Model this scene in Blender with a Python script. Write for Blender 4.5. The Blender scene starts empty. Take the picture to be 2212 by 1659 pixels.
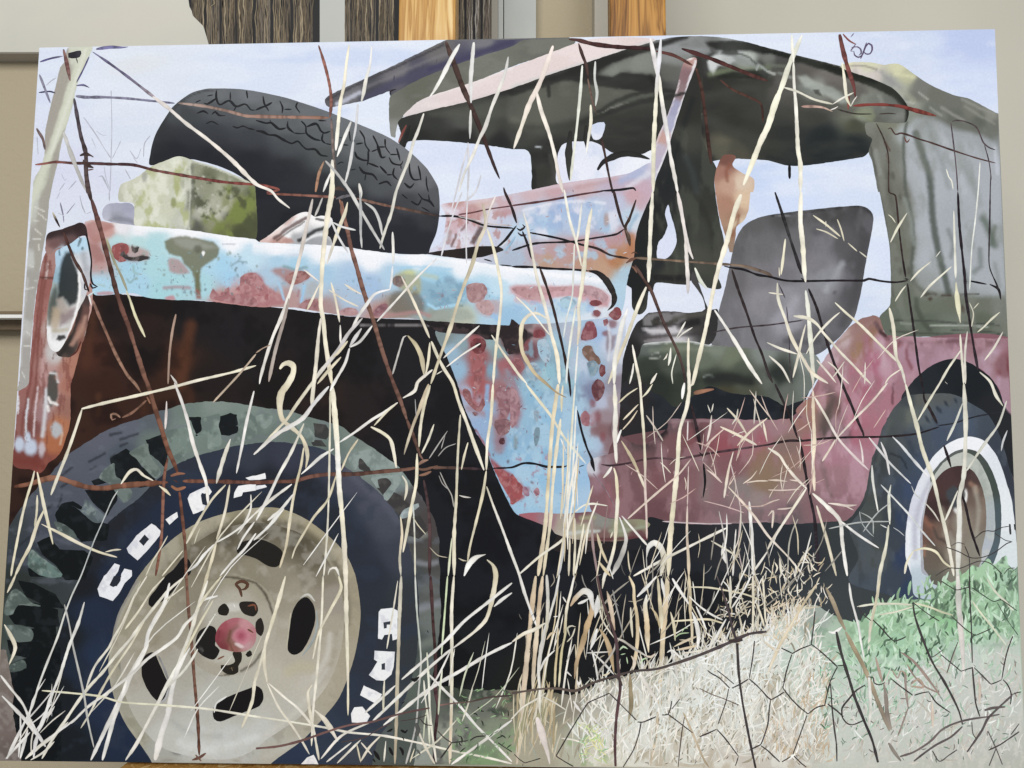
import bpy, math, random
import numpy as np
from mathutils import Matrix, Vector
from mathutils.geometry import delaunay_2d_cdt

# ------------------------------------------------------------------ camera, light, exposure
scene = bpy.context.scene
C = scene.collection
cam_d = bpy.data.cameras.new('camera')
cam_d.sensor_fit = 'HORIZONTAL'
cam_d.sensor_width = 36.0
cam_d.lens = 36.0 * 1661.0 / 2212.0
cam_d.clip_start = 0.01
cam_d.clip_end = 50.0
cam = bpy.data.objects.new('camera', cam_d)
cam.location = (0, 0, 1.5)
cam.rotation_euler = (math.pi / 2, 0, 0)
C.objects.link(cam)
scene.camera = cam

world = bpy.data.worlds.new('World')
scene.world = world
world.use_nodes = True
world.node_tree.nodes['Background'].inputs[0].default_value = (0.985, 0.99, 1.0, 1)
world.node_tree.nodes['Background'].inputs[1].default_value = 0.31


def area(name, loc, target, sx, sy, energy, col):
    d = bpy.data.lights.new(name, 'AREA')
    d.shape = 'RECTANGLE'
    d.size = sx
    d.size_y = sy
    d.energy = energy
    d.color = col
    o = bpy.data.objects.new(name, d)
    o.location = loc
    o.rotation_euler = (Vector(target) - Vector(loc)).to_track_quat('-Z', 'Y').to_euler()
    C.objects.link(o)
    return o


area('ceiling_light', (-0.2, -1.35, 2.55), (0, 0.9, 1.35), 2.0, 1.0, 60, (1.0, 0.985, 0.965))
area('window_light', (2.0, -1.3, 0.95), (0.1, 0.8, 1.4), 1.2, 1.5, 19, (0.93, 0.97, 1.0))

vs = scene.view_settings
vs.view_transform = 'Standard'
vs.look = 'None'
vs.exposure = 0.0
vs.gamma = 1.0
vs.use_curve_mapping = False
scene.cycles.use_denoising = True
scene.cycles.max_bounces = 5
scene.cycles.transparent_max_bounces = 8

# ------------------------------------------------------------------ canvas frame (measured from the photograph)
# the canvas leans back on its easel; RV/TV: its rotation and centre seen from the camera
RV = np.array([-0.0826, -0.0323, -0.0013])
TV = np.array([-0.0092, -0.0043, -0.7872])
FP, CX, CY = 1661.0, 1106.0, 829.5
_t = np.linalg.norm(RV)
_k = RV / _t
_K = np.array([[0, -_k[2], _k[1]], [_k[2], 0, -_k[0]], [-_k[1], _k[0], 0]])
RC = np.eye(3) + math.sin(_t) * _K + (1 - math.cos(_t)) * _K @ _K
CAM2W = np.array([[1, 0, 0], [0, 0, -1], [0, 1, 0]], float)
RW = CAM2W @ RC                       # canvas axes in the room
TW = CAM2W @ TV + np.array([0, 0, 1.5])
VB = -0.375                           # bottom of the canvas in its own frame


def to_canvas(p):
    """measured photo point(s) -> metres on the flat canvas plane (u right, v up from its bottom edge)"""
    p = np.asarray(p, float).reshape(-1, 2)
    d = np.stack([(p[:, 0] - CX) / FP, -(p[:, 1] - CY) / FP, -np.ones(len(p))], 1)
    n = RC[:, 2]
    s = (TV @ n) / (d @ n)
    X = d * s[:, None] - TV
    uv = X @ RC[:, :2]
    uv[:, 1] -= VB
    return uv


def room_point(p, Y):
    """measured photo point at depth Y in the room -> world point"""
    x, y = p
    return Vector(((x - CX) / FP * Y, Y, 1.5 - (y - CY) / FP * Y))


QUAD = [(85, 103), (2149, 63), (2217, 1669), (-14, 1643)]

# ------------------------------------------------------------------ helpers
def lin(c):
    c = np.asarray(c, float)
    return np.where(c <= 0.04045, c / 12.92, ((c + 0.055) / 1.055) ** 2.4)


ALB = 0.80
_cc = {}


def col(h):
    if h not in _cc:
        hh = PAL.get(h, h)
        c = lin(np.array([int(hh[i:i + 2], 16) for i in (0, 2, 4)]) / 255.0) * ALB
        _cc[h] = c @ np.array([.2126, .7152, .0722]) * .15 + c * .85
    return _cc[h]


def blend(h, k, t='f1eee6'):
    h = PAL.get(h, h)
    return ''.join('%02x' % round(int(h[i:i + 2], 16) * (1 - k) + int(t[i:i + 2], 16) * k) for i in (0, 2, 4))


PAL = dict(c='e4d8b8', w='eeece8', y='ece4c0', l='c9c7c6', g='a3a09f', t='b59f74', b='8b6252', r='93604e',
           k='1e1c20', d='47342f', v='5d5888', u='8d89a3', p='e6d3c8', s='7a3f38', o='c0a868', q='6b5555',
           n='d8e6c4', f='b9bccb', m='6e6f6a', z='d9c9a0', h='2f2b33', j='54403c', x='a98c6c', a='c8b48c')


def pts(s):
    """'10: x y x y' = numbers in the enlarged view of tile column 1, row 0; 'a:' = whole-photo numbers"""
    out, off, sc, buf = [], (0, 0), 1.0, []
    for tok in s.replace(',', ' ').split():
        if tok.endswith(':'):
            if tok == 'a:':
                off, sc = (0, 0), 1.0
            else:
                off, sc = (int(tok[0]) * 553.0, int(tok[1]) * 414.75), 0.25
            continue
        buf.append(float(tok))
        if len(buf) == 2:
            out.append((off[0] + buf[0] * sc, off[1] + buf[1] * sc))
            buf = []
    return out


def catmull(p, closed=False, step=6.0):
    p = [np.array(q, float) for q in p]
    n = len(p)
    if n < 3:
        closed = False
    out = []
    rng = range(n) if closed else range(n - 1)
    for i in rng:
        p1, p2 = p[i], p[(i + 1) % n]
        p0 = p[i - 1] if (closed or i > 0) else 2 * p1 - p2
        p3 = p[(i + 2) % n] if (closed or i + 2 < n) else 2 * p2 - p1
        L = np.linalg.norm(p2 - p1)
        k = max(1, int(L / step))
        # centripetal-like tension so that corners stay tight
        m1, m2 = (p2 - p0) * 0.5, (p3 - p1) * 0.5
        for m in (m1, m2):
            nm = np.linalg.norm(m)
            if nm > L * 0.9:
                m *= L * 0.9 / nm
        for j in range(k):
            t = j / k
            h1, h2 = 2 * t**3 - 3 * t**2 + 1, t**3 - 2 * t**2 + t
            h3, h4 = -2 * t**3 + 3 * t**2, t**3 - t**2
            out.append(h1 * p1 + h2 * m1 + h3 * p2 + h4 * m2)
    if not closed:
        out.append(p[-1])
    return np.array(out)


def linear(p, closed=False, step=6.0):
    p = [np.array(q, float) for q in p]
    out = []
    n = len(p)
    for i in (range(n) if closed else range(n - 1)):
        a, b = p[i], p[(i + 1) % n]
        k = max(1, int(np.linalg.norm(b - a) / step))
        for j in range(k):
            out.append(a + (b - a) * j / k)
    if not closed:
        out.append(p[-1])
    return np.array(out)


def vnoise(x, y, seed=0):
    xi, yi = np.floor(x).astype(np.int64), np.floor(y).astype(np.int64)
    xf, yf = x - xi, y - yi
    def h(a, b):
        v = (a * 374761393 + b * 668265263 + seed * 982451653) & 0x7fffffff
        v = ((v ^ (v >> 13)) * 1274126177) & 0x7fffffff
        return ((v ^ (v >> 16)) & 0xffff) / 65535.0
    u, v = xf * xf * (3 - 2 * xf), yf * yf * (3 - 2 * yf)
    return (h(xi, yi) * (1 - u) + h(xi + 1, yi) * u) * (1 - v) + (h(xi, yi + 1) * (1 - u) + h(xi + 1, yi + 1) * u) * v


def fbm(x, y, seed=0, octv=4):
    s, a, t = 0.0, 1.0, 0.0
    for o in range(octv):
        s = s + a * vnoise(x * 2**o, y * 2**o, seed + 17 * o)
        t += a
        a *= 0.55
    return s / t


def clip_quad(poly):
    poly = [np.array(p, float) for p in poly]
    for i in range(4):
        a, b = np.array(QUAD[i], float), np.array(QUAD[(i + 1) % 4], float)
        e = b - a
        out = []
        for j in range(len(poly)):
            p, q = poly[j - 1], poly[j]
            sp = e[0] * (p[1] - a[1]) - e[1] * (p[0] - a[0])
            sq = e[0] * (q[1] - a[1]) - e[1] * (q[0] - a[0])
            if (sp >= 0) != (sq >= 0):
                out.append(p + (q - p) * sp / (sp - sq))
            if sq >= 0:
                out.append(q)
        poly = out
        if not poly:
            return []
    return poly


def in_quad(P, m=0.0):
    ok = np.ones(len(P), bool)
    for i in range(4):
        a, b = np.array(QUAD[i], float), np.array(QUAD[(i + 1) % 4], float)
        e = (b - a) / np.linalg.norm(b - a)
        ok &= (e[0] * (P[:, 1] - a[1]) - e[1] * (P[:, 0] - a[0])) >= m
    return ok


def seg_dist(X, P, closed):
    d = np.full(len(X), 1e9)
    n = len(P)
    for i in (range(n) if closed else range(n - 1)):
        a, b = P[i], P[(i + 1) % n]
        e = b - a
        L = e @ e + 1e-9
        t = np.clip(((X - a) @ e) / L, 0, 1)
        q = X - a - t[:, None] * e
        d = np.minimum(d, q[:, 0]**2 + q[:, 1]**2)
    return np.sqrt(d)


def inside(X, P):
    c = np.zeros(len(X), bool)
    n = len(P)
    x, y = X[:, 0], X[:, 1]
    for i in range(n):
        (x0, y0), (x1, y1) = P[i - 1], P[i]
        if y0 == y1:
            continue
        c ^= ((y0 > y) != (y1 > y)) & (x < (x1 - x0) * (y - y0) / (y1 - y0) + x0)
    return c


def sstep(t):
    t = np.clip(t, 0, 1)
    return t * t * (3 - 2 * t)


class Brush:
    """pigment of one painted area: a list of strokes laid over each other, evaluated at mesh points"""
    def __init__(s, X, seed):
        s.X = X
        s.seed = seed
        w = 1.8
        s.W = X + np.stack([fbm(X[:, 0] / 9, X[:, 1] / 9, seed + 5, 3) - .5, fbm(X[:, 0] / 9, X[:, 1] / 9, seed + 9, 3) - .5], 1) * 2 * w
        s.c = np.zeros((len(X), 3))

    def tone(s, sat=1.0, k=1.0):                    # thin the whole mixture towards grey / darker
        l = s.c @ np.array([.2126, .7152, .0722])
        s.c = (l[:, None] * (1 - sat) + s.c * sat) * k

    def mix(s, idx, a, h):
        s.c[idx] += (col(h) - s.c[idx]) * a[:, None]

    def near(s, P, r):
        lo, hi = P.min(0) - r, P.max(0) + r
        return np.where((s.W[:, 0] > lo[0]) & (s.W[:, 0] < hi[0]) & (s.W[:, 1] > lo[1]) & (s.W[:, 1] < hi[1]))[0]

    def I(s, spec, power=4.0):                      # blended ground colours
        it = [q.split() for q in spec.split(',')]
        w = np.zeros(len(s.X))
        acc = np.zeros((len(s.X), 3))
        for x, y, h in it:
            d = (s.W[:, 0] - float(x))**2 + (s.W[:, 1] - float(y))**2 + 16
            k = d ** (-power / 2)
            w += k
            acc += k[:, None] * np.log(col(h) + 0.004)
        s.c = np.exp(acc / w[:, None]) - 0.004

    def B(s, x, y, rx, ry, ang, h, f=.35, a=1.0):   # soft dab
        r = max(rx, ry) * (1 + f)
        i = s.near(np.array([[x, y]]), r)
        if not len(i):
            return
        t = math.radians(ang)
        d = s.W[i] - (x, y)
        e = np.hypot((d[:, 0] * math.cos(t) + d[:, 1] * math.sin(t)) / rx, (-d[:, 0] * math.sin(t) + d[:, 1] * math.cos(t)) / ry)
        s.mix(i, a * sstep((1 + f - e) / (2 * f)), h)

    def Bs(s, spec, h, f=.35, a=1.0):               # many dabs of one colour: x y rx ry ang
        for q in spec.split(','):
            v = [float(k) for k in q.split()]
            s.B(*v, h, f, a)

    def L(s, co, w, h, f=1.5, a=1.0, curve=True):   # soft brush line
        P = pts(co)
        P = catmull(P, step=12) if curve else np.array(P)
        i = s.near(P, w / 2 + f)
        if len(i):
            s.mix(i, a * sstep((w / 2 + f - seg_dist(s.W[i], P, False)) / (2 * f)), h)

    def G(s, co, h, f=1.5, a=1.0, curve=True):      # filled patch
        P = pts(co)
        P = catmull(P, True, step=10) if curve else np.array(P)
        i = s.near(P, f)
        if len(i):
            X = s.W[i]
            d = seg_dist(X, P, True)
            d = np.where(inside(X, P), d, -d)
            s.mix(i, a * sstep((d + f) / (2 * f)), h)

    def M(s, h, size, thr, soft, a=1.0, sx=1.0, sy=1.0, mask=None, mf=12, octv=4):   # mottling
        s.seed += 31
        X = s.X
        i = np.arange(len(X))
        if mask:
            P = catmull(pts(mask), True, step=14)
            i = s.near(P, mf)
        if not len(i):
            return
        n = fbm(X[i, 0] / (size * sx), X[i, 1] / (size * sy), s.seed, octv)
        al = a * sstep((n - thr + soft) / (2 * soft))
        if mask:
            d = seg_dist(X[i], P, True)
            d = np.where(inside(X[i], P), d, -d)
            al = al * sstep((d + mf) / (2 * mf))
        s.mix(i, al, h)


mats = {}
HM = np.zeros((900, 1200))               # paint thickness already on the canvas, 2-unit cells


def cells(P):
    i = np.clip((P[:, 1] / 2 + 20).astype(int), 0, 899)
    j = np.clip((P[:, 0] / 2 + 30).astype(int), 0, 1199)
    return i, j


def lay_on(P, dz):
    """height for a new stroke covering points P: just above the thickest paint under it"""
    i, j = cells(P)
    i0, i1, j0, j1 = max(i.min() - 2, 0), i.max() + 3, max(j.min() - 2, 0), j.max() + 3
    sub = np.zeros((i1 - i0, j1 - j0), bool)
    for a in (-1, 0, 1):
        for b in (-1, 0, 1):
            sub[np.clip(i + a - i0, 0, i1 - i0 - 1), np.clip(j + b - j0, 0, j1 - j0 - 1)] = True
    H = HM[i0:i1, j0:j1]
    sub = sub[:H.shape[0], :H.shape[1]]
    z = H[sub].max() + dz
    H[sub] = z
    return z


ROOT = {}
ZL = [0.0]
stats = dict(v=0)
all_tagged = []


def new_empty(name, parent=None):
    o = bpy.data.objects.new(name, None)
    o.empty_display_size = 0.05
    C.objects.link(o)
    if parent:
        o.parent = parent
    return o


def tag(o, label=None, cat=None, group=None, kind=None):
    for k, v in (('label', label), ('category', cat), ('group', group), ('kind', kind)):
        if v:
            o[k] = v
    return o


def link_mesh(name, V, F, mat, parent=None, colors=None, smooth=False):
    me = bpy.data.meshes.new(name)
    me.from_pydata(V, [], F)
    if colors is not None:
        ca = me.color_attributes.new('pigment', 'FLOAT_COLOR', 'POINT')
        buf = np.ones((len(V), 4), np.float32)
        buf[:, :3] = colors
        ca.data.foreach_set('color', buf.ravel())
    if mat:
        me.materials.append(mat)
    me.update()
    o = bpy.data.objects.new(name, me)
    C.objects.link(o)
    if parent:
        o.parent = parent
    if smooth:
        me.polygons.foreach_set('use_smooth', [True] * len(me.polygons))
    stats['v'] += len(V)
    return o


def paint_film(name, parent, outline, brush, step=4.0, curve=True, rag=0.9, label=None, ragscale=7.0):
    """one painted area of the picture: a thin film of paint with its own edge"""
    P = pts(outline) if isinstance(outline, str) else outline
    P = catmull(P, True, step=5) if curve else linear(P, True, step=6)
    seed = (len(name) * 131 + int(P[0][0] * 7 + P[0][1] * 3)) % 9973
    if rag:
        P = P + np.stack([fbm(P[:, 0] / ragscale, P[:, 1] / ragscale, seed, 2) - .5, fbm(P[:, 0] / ragscale, P[:, 1] / ragscale, seed + 3, 2) - .5], 1) * 2 * rag
    P = clip_quad(P)
    if len(P) < 3:
        return None
    keep = [P[0]]
    for q in P[1:]:
        if np.linalg.norm(q - keep[-1]) > 0.7:
            keep.append(q)
    if np.linalg.norm(keep[0] - keep[-1]) < 0.7:
        keep.pop()
    P = np.array(keep)
    lo, hi = P.min(0), P.max(0)
    gx, gy = np.meshgrid(np.arange(lo[0] + step / 2, hi[0], step), np.arange(lo[1] + step / 2, hi[1], step))
    gx = gx + (np.arange(gx.shape[0]) % 2)[:, None] * step * .5
    G = np.stack([gx.ravel(), gy.ravel()], 1)
    if len(G):
        G = G[inside(G, P)]
    if len(G):
        # distance to the edge, coarse
        D = seg_dist(G, P, True) if len(G) * len(P) < 4e7 else np.full(len(G), 9.0)
        G = G[D > step * 0.45]
    n = len(P)
    allp = np.concatenate([P, G]) if len(G) else P
    r = delaunay_2d_cdt([Vector(p) for p in allp], [], [list(range(n))], 1, 1e-6)
    X = np.array([(v.x, v.y) for v in r[0]])
    F = [f for f in r[2]]
    br = Brush(X, seed)
    brush(br)
    uv = to_canvas(X)
    fill = [X]
    gx, gy = np.meshgrid(np.arange(lo[0], hi[0], 2.0), np.arange(lo[1], hi[1], 2.0))
    G2 = np.stack([gx.ravel(), gy.ravel()], 1)
    if len(G2):
        fill.append(G2[inside(G2, P)])
    zz = lay_on(np.concatenate(fill), 4e-6)
    V = np.concatenate([uv, np.full((len(uv), 1), zz)], 1)
    Fo = []
    for f in F:
        a, b, c = X[f[0]], X[f[1]], X[f[2]]
        Fo.append(f if (b[0] - a[0]) * (c[1] - a[1]) - (b[1] - a[1]) * (c[0] - a[0]) < 0 else f[::-1])
    o = link_mesh(name, V.tolist(), Fo, mats['paint'], parent, np.clip(br.c, 0.001, 1))
    if label:
        o['label'] = label
    return o


_sr = random.Random(7)


def ribbon(P, w, cols, taper=(0.35, 0.25), jit=0.12, closed=False, seed=None, edge=0.72, nick=0.0):
    """vertices, faces, colours of one brush stroke along P (photo numbers), w = width"""
    P = np.asarray(P, float)
    d = np.gradient(P, axis=0)
    d /= np.linalg.norm(d, axis=1)[:, None] + 1e-9
    nrm = np.stack([-d[:, 1], d[:, 0]], 1)
    n = len(P)
    s = np.concatenate([[0], np.cumsum(np.linalg.norm(np.diff(P, axis=0), axis=1))])
    L = s[-1] + 1e-6
    sd = _sr.randint(0, 9999) if seed is None else seed
    wid = np.interp(s / L, np.linspace(0, 1, len(w)), w) if isinstance(w, (list, tuple)) else np.full(n, float(w))
    wid = wid * (1 + jit * 2 * (fbm(s / 16, s * 0 + sd, sd, 3) - .5) * 2)
    e0 = np.clip(s / (3 * wid.mean()), 0, 1) ** .5
    e1 = np.clip((L - s) / (3 * wid.mean()), 0, 1) ** .5
    wid = wid * (taper[0] + (1 - taper[0]) * e0) * (taper[1] + (1 - taper[1]) * e1)
    ca = np.array([col(k) for k in cols])
    cc = np.stack([np.interp(s / L, np.linspace(0, 1, len(ca)), ca[:, k]) for k in range(3)], 1)
    cc = cc * (1 + .22 * (fbm(s / 22, s * 0 + 3, sd + 8, 2) - .5) * 2)[:, None]
    side = 1 if sd % 2 else -1
    off = np.array([-.5, -.22, .18, .5])
    sh = np.array([edge, 1.0, 1.04, .93])[::side]
    if nick:
        nk = fbm(s / 7, s * 0 + 9, sd + 31, 2)
        cc = cc * np.where(nk > .58, 1 - nick, 1.0)[:, None]
    V = (P[:, None, :] + nrm[:, None, :] * (off[None, :, None] * wid[:, None, None])).reshape(-1, 2)
    Cc = (cc[:, None, :] * sh[None, :, None]).reshape(-1, 3)
    F = []
    for i in range(n - 1):
        for k in range(3):
            a = i * 4 + k
            F.append((a, a + 1, a + 5, a + 4))
    return V, F, np.clip(Cc, .001, 1)


def flush(name, parent, items, z, label=None, kind=None, mat='paint'):
    Vs, Fs, Cs, b = [], [], [], 0
    for V, F, Cc in items:
        Vs.append(V)
        Fs += [tuple(i + b for i in f) for f in F]
        Cs.append(Cc)
        b += len(V)
    X = np.concatenate(Vs)
    uv = to_canvas(X)
    zz = np.concatenate([np.full((len(v), 1), lay_on(v, 3e-6)) for v in Vs])
    o = link_mesh(name, np.concatenate([uv, zz], 1).tolist(), Fs, mats[mat], parent, np.concatenate(Cs))
    tag(o, label, None, None, kind)
    return o


def stroke(name, parent, co, w, cols, smooth=True, taper=(0.35, 0.25), jit=0.12, edge=0.72, step=4.0, nick=0.0):
    P = pts(co) if isinstance(co, str) else co
    P = catmull(P, step=step) if smooth else linear(P, step=step)
    ok = in_quad(P, 0.8 + (min(w) if isinstance(w, list) else w) * .35)
    if not ok.any():
        return None
    # longest run on the canvas
    runs, cur = [], []
    for i, k in enumerate(ok):
        if k:
            cur.append(i)
        elif cur:
            runs.append(cur)
            cur = []
    if cur:
        runs.append(cur)
    run = max(runs, key=len)
    if len(run) < 2:
        return None
    P = P[run]
    V, F, Cc = ribbon(P, w, cols, taper, jit, edge=edge, nick=nick)
    return flush(name, parent, [(V, F, Cc)], ZL[0])


def strokes(name, parent, text, pale=0.0, thin=1.0, tint='f1eee6', **kw):
    """each line: width(enlarged px) colours points"""
    for ln in text.strip().splitlines():
        ln = ln.split('#')[0].strip()
        if not ln:
            continue
        wd, cs, rest = ln.split(None, 2)
        ws = [float(k) / 4 * thin for k in wd.split('/')]
        cl = cs.split('/') if ('/' in cs or len(cs) == 6) else list(cs)
        if pale:
            cl = [blend(k, pale, tint) for k in cl]
        stroke(name, parent, rest, ws if len(ws) > 1 else ws[0], cl, **kw)


# ------------------------------------------------------------------ materials
def nodes_of(m):
    m.use_nodes = True
    nt = m.node_tree
    return nt, nt.nodes, nt.links, nt.nodes['Principled BSDF']


def make_paint():
    m = bpy.data.materials.new('oil_paint_on_canvas')
    nt, N, L, b = nodes_of(m)
    at = N.new('ShaderNodeAttribute')
    at.attribute_name = 'pigment'
    tc = N.new('ShaderNodeTexCoord')
    no = N.new('ShaderNodeTexNoise')
    no.inputs['Scale'].default_value = 420
    no.inputs['Detail'].default_value = 3
    L.new(tc.outputs['Object'], no.inputs['Vector'])
    mr = N.new('ShaderNodeMapRange')
    mr.inputs[1].default_value = .3
    mr.inputs[2].default_value = .7
    mr.inputs[3].default_value = .955
    mr.inputs[4].default_value = 1.045
    L.new(no.outputs['Fac'], mr.inputs[0])
    mu = N.new('ShaderNodeVectorMath')
    mu.operation = 'MULTIPLY'
    L.new(at.outputs['Color'], mu.inputs[0])
    L.new(mr.outputs[0], mu.inputs[1])
    L.new(mu.outputs[0], b.inputs['Base Color'])
    # canvas weave and brush relief
    wv = N.new('ShaderNodeTexWave')
    wv.inputs['Scale'].default_value = 260
    wv.inputs['Distortion'].default_value = 1.5
    wv2 = N.new('ShaderNodeTexWave')
    wv2.bands_direction = 'Y'
    wv2.inputs['Scale'].default_value = 260
    wv2.inputs['Distortion'].default_value = 1.5
    L.new(tc.outputs['Object'], wv.inputs['Vector'])
    L.new(tc.outputs['Object'], wv2.inputs['Vector'])
    ad = N.new('ShaderNodeMath')
    L.new(wv.outputs['Fac'], ad.inputs[0])
    L.new(wv2.outputs['Fac'], ad.inputs[1])
    bs = N.new('ShaderNodeTexNoise')
    bs.inputs['Scale'].default_value = 90
    bs.inputs['Detail'].default_value = 4
    L.new(tc.outputs['Object'], bs.inputs['Vector'])
    ad2 = N.new('ShaderNodeMath')
    ad2.operation = 'MULTIPLY_ADD'
    L.new(bs.outputs['Fac'], ad2.inputs[0])
    ad2.inputs[1].default_value = 2.0
    L.new(ad.outputs[0], ad2.inputs[2])
    bp = N.new('ShaderNodeBump')
    bp.inputs['Strength'].default_value = .10
    bp.inputs['Distance'].default_value = .0006
    L.new(ad2.outputs[0], bp.inputs['Height'])
    L.new(bp.outputs[0], b.inputs['Normal'])
    b.inputs['Roughness'].default_value = .55
    b.inputs['Specular IOR Level'].default_value = .05
    mats['paint'] = m


make_paint()

painting = new_empty('canvas_painting')
M4 = Matrix.Identity(4)
base = TW + RW @ np.array([0, VB, 0])
for i in range(3):
    for j in range(3):
        M4[i][j] = RW[i, j]
    M4[i][3] = base[i]
painting.matrix_world = M4
tag(painting, 'large unframed canvas painting of a rusty vehicle behind wire and dry grass', 'painting')
# ================================================================== THE PICTURE: painted areas, back to front
# ---- sky: ground coat over the whole canvas
def sky(b):
    b.I('100 120 d3daf0,300 130 dce1ee,300 300 d9deed,120 350 d6d9ee,200 420 d8daec,600 130 d5ddf0,700 200 dadff0,790 260 d9e0f2,1000 360 d5dcf2,1100 380 d5dcf0,'
        '1300 330 dfe3f2,1450 520 d3d9ee,1450 650 dde0f0,1640 360 c6d3f0,1700 400 cfdaf4,1860 420 d3dcf2,1900 560 d8e0f4,1900 650 d0daf0,1950 110 c4cfec,2100 90 bcc8ec,2100 180 ccd6f2,1700 90 d5dcf0,2120 220 d0d9f3,60 700 d8d8e4,1000 900 b0b0b8')
    b.M('e3e7f2', 70, .54, .12, .45, 2.2, .7)
    b.M('bccbee', 60, .58, .10, .5, 2.6, .7, mask='a: 560 110 950 110 850 190 700 260 560 200')
    b.M('e6eaf4', 40, .58, .1, .35, 2.5, .6)
    b.B(300, 140, 60, 20, -10, 'dfdfe0', .8, .6)
    b.B(140, 380, 70, 60, 0, 'd9d8ec', .8, .5)
    b.c *= np.array([.955, .985, 1.0])


paint_film('painted_sky', painting, QUAD, sky, step=9, curve=False, rag=0)

strokes('painted_twig', painting, '''
9 f 00: 960 780 966 1100 960 1360 950 1659
9 f 00: 720 1010 820 1150 900 1280 960 1370
8 f 00: 830 1130 880 1165 930 1170
9 f 00: 970 1370 1020 1270 1045 1215
8 f 00: 1120 1300 1180 1370 1220 1280
8 f 00: 1240 1360 1250 1240 1300 1170
11 f 00: 850 1525 880 1520 910 1570 940 1640
10 f 00: 530 1500 560 1560 580 1540
10 f 00: 510 1650 560 1580
10 f 00: 590 1640 660 1560
10 f 01: 490 60 520 0
11 u 01: 520 90 545 200 552 265
9 u 01: 575 190 650 95
9 f 01: 500 180 560 210
9 f 01: 690 30 710 120 740 190
9 f 01: 745 190 790 170
9 f 01: 945 -20 945 80
8 f 00: 790 1190 830 1280
8 f 00: 1080 1460 1130 1550
8 f 00: 900 1440 915 1530 950 1640
8 f 00: 1150 1360 1190 1410
10 f 00: 400 740 440 700 490 670
8 f 00: 320 1180 330 1340
''', jit=.3)

vehicle = new_empty('painted_vehicle', painting)
tag(vehicle, 'painted old off-road vehicle, pale blue and pink with rust and a canvas roof')


# ---- canvas roof
def roof_visor(b):
    b.I('720 212 5a5a60,760 195 6b6a6f,860 150 6d6b70,950 105 6a6868,1050 95 73737a,800 205 44454f,900 165 47475a,1000 140 4b4a60,1080 105 4a4a62,1180 90 6c6e66')
    b.L('10: 620 860 960 690 1300 540 1620 385', 5, '3d3c42', 2, .9)
    b.L('10: 780 830 1100 690 1400 560 1700 440', 6, '817f84', 4, .5)
    b.L('10: 930 870 1190 720 1500 610 1800 490 2212 380', 17, '494860', 5, .85)
    b.L('10: 1500 600 1900 470 2212 360', 10, '3f3e5c', 3, .7)
    b.L('10: 700 900 900 800', 8, 'b9bccd', 3, .9)


paint_film('roof_visor', vehicle, '10: 595 860 650 815 740 770 960 670 1200 560 1400 460 1600 365 1700 330 2212 330 20: 200 325 500 330 300 470 0 560 10: 2000 640 1600 720 1380 790 1170 830 1155 790 930 870 760 905 625 925', roof_visor, rag=1)


def roof_side(b):
    b.I('850 230 6b6d64,848 290 8a8c88,900 200 626459,1000 165 66685f,1090 130 6b6e64,1150 105 65675f,1200 95 63645c')
    b.M('7b7d74', 40, .55, .1, .5, 2, .8)


paint_film('roof_side', vehicle, '10: 1150 870 1160 830 1200 800 1400 690 1700 570 1900 500 2212 400 20: 100 345 400 338 545 345 530 385 300 475 0 575 10: 1850 725 1500 835 1380 905 1290 990 1230 1060 1210 1130 1200 1190 1165 1180 1152 1050', roof_side)


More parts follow.
